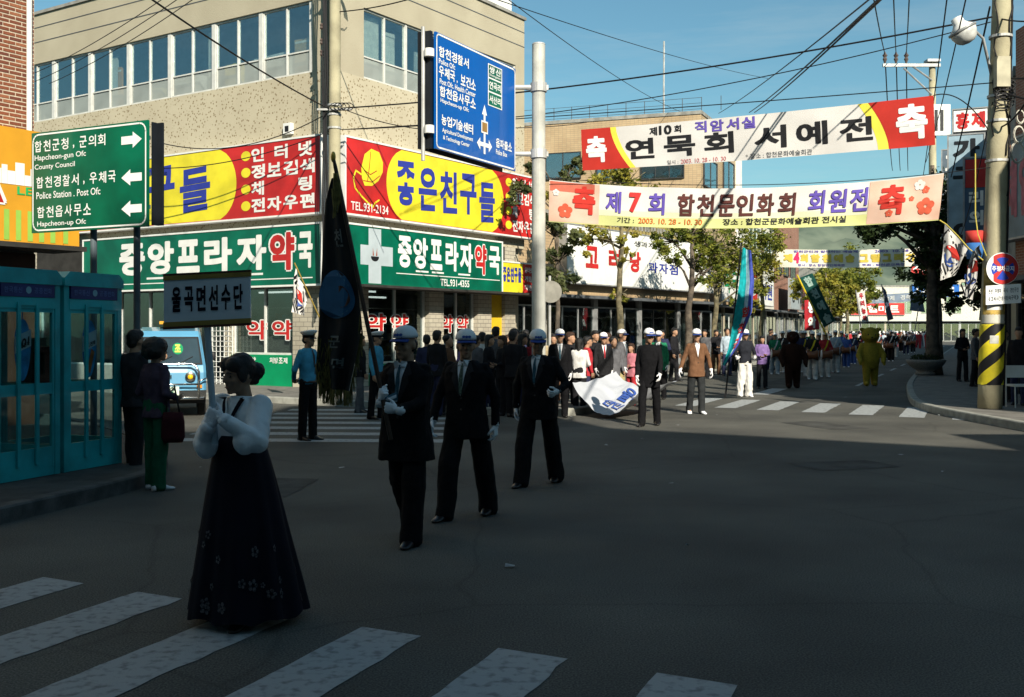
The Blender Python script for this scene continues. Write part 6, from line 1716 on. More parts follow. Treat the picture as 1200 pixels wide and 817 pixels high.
# local frame: faces -Y, origin under the front bumper centre; width 1.42
def vrow(y, z, hw): return [(-hw, y, z), (hw, y, z)]
prof = [(-.02, .42), (-.03, .62), (.0, .88), (.05, 1.02), (.42, 1.62), (.50, 1.70), (1.4, 1.78), (2.9, 1.76), (3.12, 1.68), (3.2, 1.0), (3.2, .40)]
def hw(z): return .70 if z < .95 else .70 - (z - .95) * .14
q = MB(); sec = []
for s in (-1, -.93, -.5, 0, .5, .93, 1):
    bulge = -.045 * (1 - s * s); sec.append([(s * hw(z), y + (bulge if y < .6 else -bulge if y > 2.8 else 0) + (.05 if abs(s) == 1 and y < .6 else 0), z - (.03 if abs(s) == 1 and z > 1.6 else 0)) for y, z in prof])
q.loft(sec); q.build('body', M_VBLUE, van, False, True)
q = MB(); q.box(-.66, .66, .2, 3.1, .26, .45); q.build('chassis', M_BLACK, van, False, True)
def wsh(u, v, w=0):   # windscreen plane: u -1..1, v 0..1
    z = 1.05 + v * .52; y = .05 + (z - 1.02) / .6 * .37 - .045 * (1 - u * u) ; return V((u * (hw(z) - .07), y - .012 - w, z + .0))
q = MB(); q.grid(lambda a, b: wsh(a * 2 - 1, b, .006), 10, 4); o = q.build('windscreen', mat('van_glass', (.03, .05, .06), .05, .3, 2, spec=.9, coat=1), van, True, True)
q = MB(); strip(q, lambda a, b, w: wsh(a, b, w), [(-1, 0), (-.5, 0), (0, 0), (.5, 0), (1, 0), (1, .5), (1, 1), (.5, 1), (0, 1), (-.5, 1), (-1, 1), (-1, .5), (-1, 0)], .028, .012); q.build('seal', M_BLACK, o, False, True)
q = MB(); q.tube([wsh(-.5, -.03, .03), wsh(-.05, .22, .02), wsh(.1, .30, .02)], .008, 5); q.tube([wsh(.25, -.03, .03), wsh(.6, .2, .02), wsh(.75, .28, .02)], .008, 5); q.build('wiper', M_BLACK, o, False, True)
q = MB(); disc(q, lambda a, b, w: wsh(a, b, w), .28, .58, .18, .22, .012, 16); q.build('sticker', M_GREENP, o, False, True)
q = MB(); text(q, '조', lambda a, b, w: wsh(a, b, w), .18, .38, .44, .74, .018, .05); q.build('lettering', mat('lime_print', (.6, .7, .1), .5), o, False, True)
q = MB(); disc(q, lambda a, b, w: wsh(a, b, w), -.35, .3, .3, .2, .0115, 16); q.build('painted_reflection', mat('reflection_brown', (.25, .14, .08), .5, .5, 9), o, False, True)  # brown reflection painted on the windscreen as a disc
for s in (-1, 1):
    q = MB(); pts = [(s * (hw(z) + .004), y, z) for y, z in ((.42, 1.08), (1.25, 1.08), (1.25, 1.6), (.66, 1.6))]; q.add(pts, [(0, 1, 2, 3)][::1]); pts = [(s * (hw(z) + .004), y, z) for y, z in ((1.33, 1.08), (2.2, 1.08), (2.2, 1.6), (1.33, 1.6))]; q.add(pts, [(0, 1, 2, 3)]); q.build('side_window', MATS['van_glass'], van, False, True)
    q = MB(); q.tube([(s * .70, .22, 1.10), (s * .80, .14, 1.16)], .012, 6); q.ell((s * .83, .13, 1.2), (.06, .025, .09)); q.build('mirror', M_BLACK, van, True, True)
    q = MB(); q.lathe([(.01, -.03), (.075, -.03), (.085, .0), (.07, .012), (.01, .02)], 20, (0, 0, 0), 0, Matrix.Translation((s * .40, -.075, .80)) @ Matrix.Rotation(radians(90), 4, 'X')); o = q.build('headlight', mat('headlight_glass', (.62, .60, .30), .1, .3, 20, spec=.8, coat=1), van, True, True)
    q = MB(); q.lathe([(.086, -.02), (.1, -.02), (.1, .01), (.086, .015)], 20, (0, 0, 0), 0, Matrix.Translation((s * .40, -.085, .80)) @ Matrix.Rotation(radians(90), 4, 'X')); q.build('rim', M_CHROME, o, True, True)
    q = MB(); q.lathe([(.01, -.0), (.05, .0), (.05, .012), (.01, .016)], 16, (0, 0, 0), 0, Matrix.Translation((s * .40, -.098, .80)) @ Matrix.Rotation(radians(90), 4, 'X')); q.build('bulb', mat('yellow_film', (.75, .48, .01), .3, .2, 20), o, True, True)
    q = MB(); q.box(s * .52, s * .62, -.075, -.02, .58, .64); q.build('indicator', mat('amber', (.6, .22, .02), .3), van, False, True)
    for y in (.62, 2.62):
        Mw = Matrix.Translation((s * .62, y, .28)) @ Matrix.Rotation(radians(90), 4, 'Y')
        q = MB(); q.lathe([(.16, -.08), (.26, -.08), (.28, -.05), (.28, .05), (.26, .08), (.16, .08)], 22, (0, 0, 0), 0, Mw); o = q.build('wheel', M_TYRE, van, True, True)
        q = MB(); q.lathe([(.02, -.085), (.06, -.06), (.16, -.075), (.17, .0), (.16, .075), (.06, .06), (.02, .085)], 18, (0, 0, 0), 0, Mw); q.build('rim', M_STEEL, o, True, True)
q = MB(); q.box(-.70, .70, -.14, -.0, .40, .54); q.build('bumper', M_CHROME, van, False, True)
q = MB(); q.box(-.19, .19, -.165, -.15, .44, .62); o = q.build('number_plate', mat('plate_pale', (.60, .70, .58), .4, .1, 5), van, False, True)
FV = lambda u, v, w: V((u, -.166 - w, v))
q = MB(); text(q, '고3787', FV, -.14, .14, .47, .56, .003, .03); text(q, '경남 32', FV, -.09, .09, .575, .608, .003, .01); q.build('lettering', M_GREEN, o, False, True)
q = MB(); R = .022   # bull bar
q.tube([(-.56, -.20, .36), (-.56, -.20, .9), (-.50, -.17, 1.02), (-.42, -.15, 1.06), (.42, -.15, 1.06), (.50, -.17, 1.02), (.56, -.20, .9), (.56, -.20, .36)], R, 10)
q.tube([(-.56, -.20, .66), (.56, -.20, .66)], R * .9, 8); q.tube([(-.66, -.20, .38), (.66, -.20, .38)], R * 1.1, 8)
for s in (-1, 1): q.tube([(s * .56, -.20, .72), (s * .72, -.1, .78)], R * .7, 6)
q.build('bull_bar', M_CHROME, van, True, True)
q = MB(); text(q, 'H', FV, -.05, .05, .78, .84, -.06, .02); q.build('badge', M_CHROME, van, False, True)
q = MB(); q.box(-.2, .5, .9, 2.3, 1.84, 1.90); q.build('roof_rack', M_ORANGE, van, False, True)

# ================================================================ flags
def flagcloth(TL, TR, BL, BR, rip, seed, nw=1.6): return cloth_surface(TL, TR, BL, BR, 0, 0, rip, nw, seed)
def taegeuk(r, F, L, h, w=.01, half=False):
    q = MB(); q.grid(lambda a, b: F(a * L, b * h), 16, 12); q.build('cloth', M_CLOTH, r, True)
    R = h * .24; cu, cv = L * .5, h * .5
    for nm, m, sg in (('red_half', M_BRED, 1), ('blue_half', M_BLUEPRINT, -1)):
        q = MB(); pts = [(cu + sg * R * cos(radians(a)), cv + sg * R * sin(radians(a))) for a in range(0, 181, 15)]
        pts += [(cu - sg * R * .5 + sg * R * .5 * cos(radians(a)) * 1 , cv + sg * R * .5 * sin(radians(a))) for a in range(180, -1, -20)]
        shape(q, F, pts, w); q.build(nm, m, r)
    q = MB()
    for (x, y, sl_) in ((.2, .8, 1), (.8, .8, -1), (.2, .2, -1), (.8, .2, 1)):
        for k in (-1, 0, 1):
            cx, cy = x * L + k * .07 * h, y * h - sl_ * k * .07 * h * 1; dx, dy = .10 * h, sl_ * .10 * h
            strip(q, F, [(cx - dx * .8, cy - dy), (cx + dx * .8, cy + dy)], .018 * h + .006, w)
    q.build('trigram', M_BLACK, r)
d_ = 21.0
r = thing('flag', 'larger white national flag hanging below the lower banner end', 'flag', P(1108, 262, d_))
F, L, h = flagcloth(P(1107, 262, d_), P(1134, 292, d_ - .3), P(1102, 329, d_), P(1120, 322, d_ - .1), .03, 3); taegeuk(r, F, L, h)
r = thing('flag', 'narrow folded white national flag beside the right utility pole', 'flag', P(1147, 290, d_))
F, L, h = flagcloth(P(1140, 296, d_), P(1149, 286, d_ - .2), P(1128, 346, d_), P(1140, 352, d_ - .1), .03, 6); taegeuk(r, F, L, h)
M_CORD = mat('cord_yellow', (.6, .5, .1), .8)
q = MB(); q.tube([P(1101, 258, d_), P(1109, 263, d_), P(1122, 276, d_), P(1135, 291, d_), P(1152, 305, d_)], .011, 5); q.tube([P(1143, 180, d_), P(1143, 252, d_), P(1146, 275, d_), P(1156, 300, d_)], .011, 5)
tag(q.build('yellow_rope', M_CORD), 'yellow cord strung from the banner to the right utility pole', 'rope')
r = thing('lantern', 'red and blue cylindrical cloth lantern left of the right utility pole', 'lantern', P(1142, 285, 21.6))
c = P(1142, 286, 21.6); q = MB(); q.lathe([(.16, .02), (.17, .26)], 18, c); q.build('red_half', mat('lantern_red', (.55, .05, .04), .7), r, True)
q = MB(); q.lathe([(.14, -.30), (.17, -.15), (.165, .015)], 18, c); q.build('blue_half', mat('lantern_blue', (.04, .16, .45), .7), r, True)
r = thing('flag', 'small white national flag on a slanting stick above the traffic officer', 'flag', P(360, 350, 24))
F, L, h = flagcloth(P(346, 314, 24), P(360, 350, 23.8), P(342, 366, 24), P(356, 370, 23.8), .04, 2); taegeuk(r, F, L, h, .012)
q = MB(); q.tube([P(345, 308, 24), P(378, 380, 24.2)], .018, 6); q.build('stick', M_GOLD, r)
q = MB(); q.tube([P(378, 380, 24.2), (CP.x, CP.y - .15, 1.7 + (388 - 384) * 28 / FPX)], .02, 6); q.build('stick', M_GOLD, r)
# ================================================================ people
def place(px, py): p = G(px, py); p.z = 0; return p
C = lambda n, c, **k: mat(n, c, .85, .2, 10, .2, 120, .15, **k)
SUIT = dict(jacket=M_SUIT, trousers=M_SUIT, shirt=M_SHIRT, tie=M_TIE, lapel=M_LAPEL, gloves=M_GLOVE, hat='cap', hair='under', hem=-.16, flare=1.03)
# --- woman in hanbok carrying the team sign
wp = G(281, 728)
M_JEO = mat('silk_white', (.90, .90, .89), .5, .06, 6, .25, 25, .4); M_NAVYS = mat('silk_navy', (.005, .005, .013), .75, .2, 5, .1, 60, .15)
WY = radians(-20)
Rw = Matrix.Rotation(WY, 4, 'Z'); inv = Rw.inverted()
sc = 1.575 / 1.74
def wl_(px, py, d):      # world point in the woman's own frame
    return (inv @ (P(px, py, d) - V((wp.x, wp.y, 0)))) / sc
poleb = P(251, 500, 6.02); polet = P(243, 384, 5.98)
wr_r = wl_(258, 495, 6.07); wr_l = wl_(262, 518, 6.03)
wr_l = wl_(244, 503, 6.0); wr_r = wl_(260, 490, 5.97)
pose = dict(legs=(8, 4, -6, 4), lean=.0, head=(-24, 8), shw=.145,
            arms={1: (wl_(299, 530, 5.98), wr_r), -1: (wl_(228, 545, 6.08), wr_l)},
            hand={1: (inv @ V((-.8, .05, .25)), inv @ V((-.1, -.1, 1))), -1: (inv @ V((.35, -.05, .55)), inv @ V((.1, -.1, 1)))})
root, J, bv = person('woman in white jacket and long navy hanbok skirt holding the team sign', wp, WY, pose,
    dict(jacket=M_JEO, hem=.20, flare=1.0, puff=1.5, gloves=M_GLOVE, curl={1: 72, -1: 72}, hair='bun', fem=1, face=1, wr=.007, skin=M_SKIN, shoes=M_SHOE), .009, None, sc)
zp = J['z']
sk = MB(); n = 96; rings = []
for i in range(26):
    t = i / 25; z = zp + .30 - (zp + .30 - .065) * t
    R = .135 + .155 * t ** .62 + .085 * t ** 1.2; ring = []
    for k in range(n):
        a = 2 * pi * k / n; f = 1 + t * (.06 * sin(a * 9 + 1.5 * sin(a * 2) + .8 * t) + .028 * sin(a * 17 + 2 + 1.5 * t) + .03 * noise.noise(V((cos(a) * 3, sin(a) * 3, t)))) + .02 * t * noise.noise(V((cos(a) * 2, sin(a) * 2, t * 3)))
        ring.append((R * f * cos(a) * .98 + .03 * t, R * f * sin(a) * .98 + .05 * t, z + .014 * t * sin(a * 9)))
    rings.append(ring)
sk.loft(rings, caps=False); so = sk.build('skirt', M_NAVYS, root, True, True)
def onskirt(a, z, w):
    t = (zp + .30 - z) / (zp + .235); R = .135 + .155 * t ** .62 + .085 * t ** 1.2; f = 1.02 + t * (.06 * sin(a * 9 + 1.5 * sin(a * 2) + .8 * t) + .028 * sin(a * 17 + 2 + 1.5 * t) + .03 * noise.noise(V((cos(a) * 3, sin(a) * 3, t))))
    return V(((R * f + w) * cos(a) * .98 + .03 * t, (R * f + w) * sin(a) * .98 + .05 * t, z))
fl = MB(); rr = random.Random(6)
for k in range(26):      # embroidered blossoms round the hem
    a0_ = rr.uniform(-pi, .4); z0_ = rr.uniform(.12, .34) if rr.random() < .8 else rr.uniform(.4, .62); R = rr.uniform(.010, .022)
    for j in range(5):
        cx, cz = a0_ + R * 1.2 * cos(j * 1.257) / .42, z0_ + R * 1.2 * sin(j * 1.257)
        fl.add([onskirt(cx + R * .7 * cos(t) / .42, cz + R * .7 * sin(t), .005) for t in [i * 1.047 for i in range(6)]], [list(range(6))])
fl.build('blossom', mat('embroidery', (.09, .085, .09), .5, .6, 60, ramp=(.45, .55)), so, False, True)
tb = MB(); tb.loft([seg_ring(J['tor'](0, .006, z), a, d, 24, 2.5) for z, a, d in ((.05, .163, .118), (.28, .172, .122), (.38, .184, .122), (.44, .186, .112), (.485, .160, .096), (.525, .105, .078), (.548, .066, .066))])
bv = BVHTree.FromPolygons([V(v_) for v_ in tb.v], [tuple(f_) for f_ in tb.f])
n0 = zp + .553
for s in (-1, 1):      # collar: navy band with white edge crossing at the chest
    rows = [(s * .055, s * .085, n0 - .01), (s * .03, s * .06, n0 - .08), (-.012 + s * .008, -.012 + s * .035, n0 - .17)]
    chest_strip(rows, bv, .014, 3).build('collar_band', M_NAVYS, root, True, True)
    rows = [(s * .045, s * .056, n0 - .005), (s * .018, s * .031, n0 - .08), (-.012 - s * .004, -.012 + s * .009, n0 - .17)]
    chest_strip(rows, bv, .019, 2).build('collar_edge', M_REFL, root, True, True)
br = MB(); c0 = proj(bv, -.01, n0 - .18, .018)
for k in range(6): br.ell(tuple(c0 + V((.02 * cos(k * 1.05), 0, .02 * sin(k * 1.05)))), (.011, .005, .011), None, 8, 6)
br.build('brooch', mat('brooch_pink', (.35, .10, .14), .3, .3, 50), root, True, True)
# the sign she carries
q0, q1 = P(192, 352, 5.98), P(293, 350, 5.98); sd = (q1 - q0).normalized(); FSg = Frame((q0.x, q0.y), (sd.x, sd.y)); Wb = (q1 - q0).length
r = thing('team_sign', 'white and gold team signboard held up on a pole by the hanbok woman', 'sign', P(251, 500, 6.0))
zb = 1.7 + 8 * 5.98 / FPX; zt = 1.7 + 66 * 5.98 / FPX
def sg(u, v, w): return FSg(u, v + (u - Wb / 2) * .05, w)
q = MB(); q.fbox(sg, 0, Wb, zb + .0, zt, -.02, 0); q.build('board', mat('board_white', (.82, .86, .88), .6, .05, 3), r)
q = MB(); q.fbox(sg, -.003, Wb + .003, zt - .022, zt + .004, -.022, .004); q.fbox(sg, -.003, Wb + .003, zb - .004, zb + .022, -.022, .004); q.build('gold_edge', mat('board_gold', (.42, .28, .06), .6, .2, 5), r)
q = MB(); q.fbox(sg, -.004, Wb + .004, zt + .0045, zt + .016, -.022, .004); q.fbox(sg, -.004, Wb + .004, zb - .018, zb - .0045, -.022, .004); q.build('brown_edge', mat('board_brown', (.10, .035, .02), .6, .2, 5), r)
q = MB(); letters(q, '울곡면선수단', sg, .045, Wb - .04, zb + .075, zt - .06, .003, .035, gap=.25); q.build('lettering', M_NAVYS, r)
q = MB(); pt = P(243, 384, 6.0); pb = P(252, 520, 6.02); pt.z = zb - .019; q.tube([pt, pb], .019, 12); q.build('pole', mat('pole_white', (.55, .62, .66), .5, .05, 4), r)

# --- flag bearer and the two men behind
fp = G(476, 636)
def loc_in(root_loc, yaw, s):
    i_ = Matrix.Rotation(yaw, 4, 'Z').inverted(); return lambda px, py, d: (i_ @ (P(px, py, d) - V((root_loc.x, root_loc.y, 0)))) / s
yb = radians(-22); L_ = loc_in(fp, yb, 1.0); dB = 8.25
person('man in black suit and white cap gripping the tall black flag pole', fp, yb,
       dict(legs=(8, 2, -14, 16), head=(-6, 3), arms={-1: (L_(447, 505, 8.35), L_(447, 470, 8.28)), 1: (L_(488, 520, 8.25), L_(462, 482, 8.18))},
            hand={-1: (Matrix.Rotation(-yb, 3, 'Z') @ V((.12, -.3, .5)), V((.0, -.2, 1))), 1: (Matrix.Rotation(-yb, 3, 'Z') @ V((-.8, -.1, .15)), V((0, -.1, 1)))}),
       dict(SUIT, curl={1: 75, -1: 75}, hem=-.24, emblem=1, stout=1.16, fat=1.05, tw=1.3, flare=1.08), .0085)
p2 = G(547, 606)
person('man in black suit with dark striped tie and white cap striding beside the flag bearer', p2, radians(-20),
       dict(legs=(-15, 4, 19, 8), head=(26, 2), swing={1: -8, -1: 14}, spread=.115, el=.085, shw=.172), dict(SUIT, tie=mat('tie_stripe', (.10, .14, .10), .5, .7, 60), emblem=1, curl={1: 30, -1: 24}, stout=1.12, tw=1.3, flare=1.06, fat=1.03), .0085, None, 1.0)
p3 = G(631, 568)
person('man in black suit and white cap walking in front of the white mast', p3, radians(-20),
       dict(legs=(-16, 5, 18, 6), head=(22, 10), swing={1: 30, -1: -4}, spread=.115, shw=.172, el=.09, arms={1: (V((.30, .02, 1.14)), V((.28, -.20, 1.05)))}), dict(SUIT, emblem=1, curl={1: 45, -1: 26}, stout=1.12, tw=1.3, flare=1.06, fat=1.03, wr=.011), .0095)

# --- the tall black pennant
r = thing('pennant', 'tall black pennant flag with round blue emblem and gold fringe', 'flag', P(447, 480, 8.2))
ap, pbm = P(393, 196, 8.35), P(455, 500, 8.2)
q = MB(); q.tube([ap + (ap - pbm) * .03, ap, pbm, pbm + (pbm - ap) * .05], [.012, .016, .018, .018], 8); q.build('pole', mat('pole_brown', (.05, .03, .02), .4, .2, 10), r)
q = MB(); q.ell(tuple(ap + (ap - pbm) * .04), (.02, .02, .045)); q.build('finial', M_GOLD, r, True)
polepts = [P(394, 205, 8.34), P(400, 236, 8.33), P(413, 300, 8.30), P(421, 350, 8.28), P(424, 385, 8.27), P(416, 428, 8.30), P(410, 458, 8.32)]
outer = [P(388, 210, 8.40), P(381, 240, 8.44), P(378, 300, 8.46), P(376, 350, 8.48), P(374, 385, 8.46), P(371, 428, 8.42), P(379, 455, 8.40)]
def pol(pts, t):
    t *= len(pts) - 1; i = min(int(t), len(pts) - 2); f = t - i; return pts[i].lerp(pts[i + 1], f)
def FPn(a, b, w=0):   # a across 0..1 from outer edge to pole, b down 0..1
    p_ = pol(outer, b).lerp(pol(polepts, b), a); return p_ + V((0, -w - .05 * b * sin(a * 11 + b * 3) - .02 * noise.noise(V((a * 4, b * 6, 3))), 0))
q = MB(); q.grid(lambda a, b: FPn(a, b), 26, 44); q.build('cloth', mat('pennant_black', (.012, .012, .013), .7, .3, 8, .1, 90), r, True)
def FE_(u, v, w): return FPn(u, v, w)
q = MB(); disc(q, FE_, .42, .50, .46, .112, .012, 36); o = q.build('emblem', mat('emblem_blue', (.03, .13, .26), .7, .2, 8), r)
q = MB()
for k in range(22):
    a = 2 * pi * k / 22; q.add([FE_(.42 + .40 * cos(a + t), .50 + .098 * sin(a + t) * s, .018) for t, s in ((-.05, 1), (.05, 1), (.05, .92), (-.05, .92))], [(0, 1, 2, 3)])
q.build('emblem_lettering', mat('emblem_print', (.10, .27, .36), .7), o)
q = MB(); disc(q, FE_, .55, .50, .22, .05, .02, 20); q.build('emblem_centre', mat('emblem_brown', (.10, .05, .03), .7), o)
q = MB()
for ch, a0_, b0_ in (('합', .5, .14), ('천', .45, .25), ('군', .25, .70), ('면', .4, .80)): text(q, ch, lambda u, v, w: FE_(u, v, w), a0_, a0_ + .3, b0_ + .055, b0_, .014, .02)
q.build('lettering', mat('emblem_pale', (.16, .18, .17), .7), r)
q = MB(); rr = random.Random(2)
for side, pts in (('a', polepts), ('b', outer)):
    for k in range(90 if side == 'a' else 60):
        t = rr.uniform(.55, 1.0) if side == 'a' else rr.uniform(.72, 1); p_ = pol(pts, t); q.tube([p_, p_ + V((rr.uniform(-.02, .02), 0, -.09 - rr.uniform(0, .06)))], [.004, .002], 3)
for k in range(120):
    a = rr.random(); p_ = FPn(a, 1); q.tube([p_, p_ + V((rr.uniform(-.02, .02), rr.uniform(-.02, .02), -.12))], [.004, .002], 3)
for k in range(70):
    a = rr.random() * .35; p_ = FPn(a, .70 + .3 * rr.random(), .01); q.tube([p_, p_ + V((rr.uniform(-.03, .03), 0, -.10))], [.006, .003], 3)
tag(q.build('fringe', mat('fringe_gold', (.20, .17, .05), .8, .4, 30), r), kind='stuff')
q = MB(); q.grid(lambda a, b: FPn(.0 + a * .9, .70 + b * .30 - .12 * a * (1 - b), .02), 14, 8)
q = MB()
for k in range(12):
    p_ = P(394 + rr.uniform(-5, 5), 200 + rr.uniform(0, 34), 8.32); q.tube([p_, p_ + V((rr.uniform(-.02, .02), 0, -.18))], [.012, .004], 4)
q.build('tassel', MATS['fringe_gold'], r)

# --- woman by the booth and the man beyond her
wq = G(183, 574)
person('woman with large permed hair, red sleeves and green trousers beside the booth', V((wq.x, wq.y, .0)), radians(-35 + 180),
       dict(legs=(2, 1, -2, 2), head=(-20, 0), arms={1: (V((.24, .05, 1.12)), V((.1, -.18, 1.12))), -1: (V((-.24, .05, 1.12)), V((-.12, -.2, 1.05)))}),
       dict(jacket=C('cardigan_plum', (.07, .05, .075)), hem=-.08, trousers=C('trousers_green', (.01, .10, .05)), tw=1.15, hair='perm', bighair=1, fem=1, shoes=M_SHIRT), .011, None, .93)
wq2 = G(176, 572); r = thing('handbag', 'dark red cloth bag hanging at the side of the woman beside the booth', 'bag', (wq.x + .20, wq.y - .05, .75))
q = MB(); q.loft([seg_ring((wq.x + .22, wq.y - .12, z), a, .05, 16, 3) for z, a in ((.52, .10), (.58, .125), (.74, .12), (.84, .10))]); q.build('pouch', C('bag_maroon', (.05, .01, .014)), r, True)
q = MB(); q.tube([(wq.x + .15, wq.y - .12, .83), (wq.x + .14, wq.y - .08, 1.05), (wq.x + .22, wq.y - .08, 1.12), (wq.x + .29, wq.y - .12, .83)], .010, 5); q.build('strap', M_BLACK, r, True)
person('man in dark jacket half hidden between the booth and the waiting woman', V((PX(158, 12.6), 12.6, .0)), radians(150), dict(), dict(jacket=C('jacket_dark', (.03, .03, .035)), trousers=C('trousers_dark', (.02, .02, .022)), hair='short', hem=-.1), .012, None, .99)

# --- people in the middle of the crossing
op = G(361, 516)
person('traffic officer in light blue shirt and white peaked cap standing on the crosswalk', op, radians(62),
       dict(legs=(1, 1, -2, 2), head=(0, 0), arms={1: (V((.24, .08, 1.12)), V((.10, .22, .98))), -1: (V((-.24, .08, 1.12)), V((-.08, .22, .98)))}),
       dict(jacket=C('uniform_blue', (.07, .33, .50)), hem=-.02, trousers=M_SUIT, hat='peaked', hair='under', belt=M_SHOE, tie=M_BLACK, flare=.95), .012, None, .98)
op2 = P(441, 388, 20.6); op2.z = 0
person('second officer in blue shirt and white cap behind the flag bearer', op2, radians(70), dict(), dict(jacket=C('uniform_blue', (.07, .33, .50)), hem=-.02, trousers=M_SUIT, hat='peaked', hair='under', belt=M_SHOE), .014, None, .97)
pk = G(761, 499)
person('man in black coat and white cap in front of the carried cloth', pk, radians(-14),
       dict(legs=(-10, 6, 13, 5), head=(30, 6), swing={1: 22, -1: 4}, spread=.11), dict(SUIT, shirt=None, tie=None, lapel=None, hem=-.22, emblem=1), .012, None, 1.01)
pb_ = G(816, 485)
TAN = C('jacket_brown', (.17, .085, .045))
person('man in brown jacket and white cap holding the right corner of the cloth', pb_, radians(6),
       dict(legs=(4, 2, -6, 12), head=(-8, 4), arms={1: (V((.27, .02, 1.12)), V((.30, -.05, .88))), -1: (V((-.26, .03, 1.13)), V((-.36, -.06, .90)))}),
       dict(SUIT, jacket=TAN, lapel=C('lapel_brown', (.14, .07, .035)), shirt=M_SHIRT, tie=None, trousers=C('trousers_charcoal', (.025, .028, .03)), vneck=.26, shoes=M_SHIRT, hem=-.15), .012, None, 1.0)
pw = G(873, 465)
person('flag carrier in black top and baggy white trousers with white cap', pw, radians(8),
       dict(legs=(2, 2, -4, 6), head=(4, 4), arms={1: (V((.25, .0, 1.15)), V((.20, -.18, 1.05))), -1: (V((-.26, .02, 1.14)), V((-.30, -.18, 1.05)))}),
       dict(jacket=C('top_black', (.02, .022, .03)), hem=-.04, trousers=C('trousers_white', (.72, .70, .66)), baggy=1, tw=1.3, gloves=M_GLOVE, hat='cap', hair='under', shoes=M_SHIRT, curl={1: 60, -1: 60}), .014, None, 1.0)
# blue green flag he carries
r = thing('parade_banner', 'tall teal and blue vertical banner carried by the man in baggy white trousers', 'flag', P(852, 440, 26.6))
pt_ = [P(870, 290, 26.8), P(866, 330, 26.7), P(860, 370, 26.6), P(853, 410, 26.6), P(847, 428, 26.6)]; pr_ = [P(880, 294, 26.8), P(884, 330, 26.6), P(882, 365, 26.6), P(866, 404, 26.6), P(850, 429, 26.6)]
def FB2(a, b, w=0): return pol(pt_, b).lerp(pol(pr_, b), a) + V((0, -w - .06 * sin(a * 9 + b * 4), 0))
for i, (a0_, a1_, m_) in enumerate(((0, .5, C('flag_teal', (.01, .33, .36))), (.5, .68, C('flag_pale', (.45, .62, .70))), (.68, 1, C('flag_blue', (.06, .09, .40))))):
    q = MB(); q.grid(lambda a, b: FB2(a0_ + (a1_ - a0_) * a, b), 8, 24); q.build('cloth', m_, r, True)
q = MB()
for k, ch in enumerate('합천군'): text(q, ch, lambda u, v, w: FB2(u, v, w), .42, .8, .53 + k * .12, .45 + k * .12, .04, .03)
q.build('lettering', M_BRED, r)
q = MB(); q.tube([P(869, 284, 26.85), P(850, 466, 26.7)], .022, 6); q.build('pole', M_BLACK, r)
# cloth carried by four men
r = thing('carried_cloth', 'large white printed flag held by its corners like a hammock', 'cloth', P(715, 470, 21.5))
cA, cB, cC, cD = P(671, 448, 21.2), P(722, 436, 23.0), P(797, 444, 21.8), P(752, 452, 20.2)
def FC(a, b, w=0):
    p_ = (cA.lerp(cB, b)).lerp(cD.lerp(cC, b), a); s = sin(pi * a) ** .85 * (.60 - .30 * b) + .05 * sin(pi * b) + .015 * sin(a * 22 + b * 5)
    return p_ + V((0, 0, -s + w + .05 * noise.noise(V((a * 5, b * 5, 1))) + .02 * noise.noise(V((a * 14, b * 9, 2)))))
q = MB(); q.grid(lambda a, b: FC(a, b), 60, 36); q.build('cloth', mat('cloth_white', (.47, .49, .53), .85, .05, 3), r, True)
q = MB(); text(q, '율곡', lambda u, v, w: FC(u, v, w), .30, .62, .52, .86, .03, .03); text(q, '면민', lambda u, v, w: FC(u, v, w), .28, .52, .22, .42, .03, .03); q.build('lettering', M_BLUEPRINT, r)

# --- spectators and band: a few figures built once, then copied with other clothes
def recolor(root, ch, skinm=None):
    for o in root.children_recursive:
        nm = o.name.split('.')[0]
        if nm in ch and o.data.materials:
            o.material_slots[0].link = 'OBJECT'; o.material_slots[0].material = ch[nm]
def clone(src, label, loc, yaw, scale, ch={}, group=None):
    c = copy_tree(src); c.location = loc; c.rotation_euler = (0, 0, yaw); c.scale = (scale,) * 3; c['label'] = label
    if group: c['group'] = group
    elif 'group' in c: del c['group']
    recolor(c, ch); return c
PAL = dict(black=C('wear_black', (.015, .015, .018)), navy=C('wear_navy', (.03, .035, .08)), grey=C('wear_grey', (.12, .12, .13)), beige=C('wear_beige', (.45, .36, .22)), white=C('wear_white', (.65, .64, .62)), red=C('wear_red', (.42, .03, .04)),
           brown=C('wear_brown', (.14, .07, .04)), pink=C('wear_pink', (.50, .18, .22)), green=C('wear_green', (.02, .20, .10)), khaki=C('wear_khaki', (.38, .33, .16)), blue=C('wear_blue', (.06, .12, .36)), violet=C('wear_violet', (.22, .14, .34)), yellow=C('wear_yellow', (.65, .50, .03)), pale=C('wear_pale', (.40, .48, .55)))
GC_ = 'spectators on the pharmacy corner'
base = dict(jacket=PAL['black'], trousers=PAL['navy'], hair='short', hem=-.12)
A1, _, _ = person('dark jacketed man with short hair at the left of the corner crowd', V((PX(512, 21.2), 21.2, .02)), radians(150), dict(swing={1: 4, -1: 2}), dict(base), .016, GC_, .98)
A2, _, _ = person('long haired woman in black coat, face turned to the street', V((PX(573, 22), 22, .02)), radians(75), dict(arms={1: (V((.24, .02, 1.12)), V((.08, -.2, 1.1))), -1: (V((-.24, .02, 1.12)), V((-.08, -.2, 1.05)))}), dict(base, hair='long', fem=1), .016, GC_, .93)
A3, _, _ = person('permed woman in brown cardigan behind the crowd', V((PX(603, 23), 23, .14)), radians(40), dict(swing={1: 10, -1: -5}), dict(base, hair='perm', fem=1, jacket=PAL['brown'], trousers=PAL['black']), .016, GC_, .92)
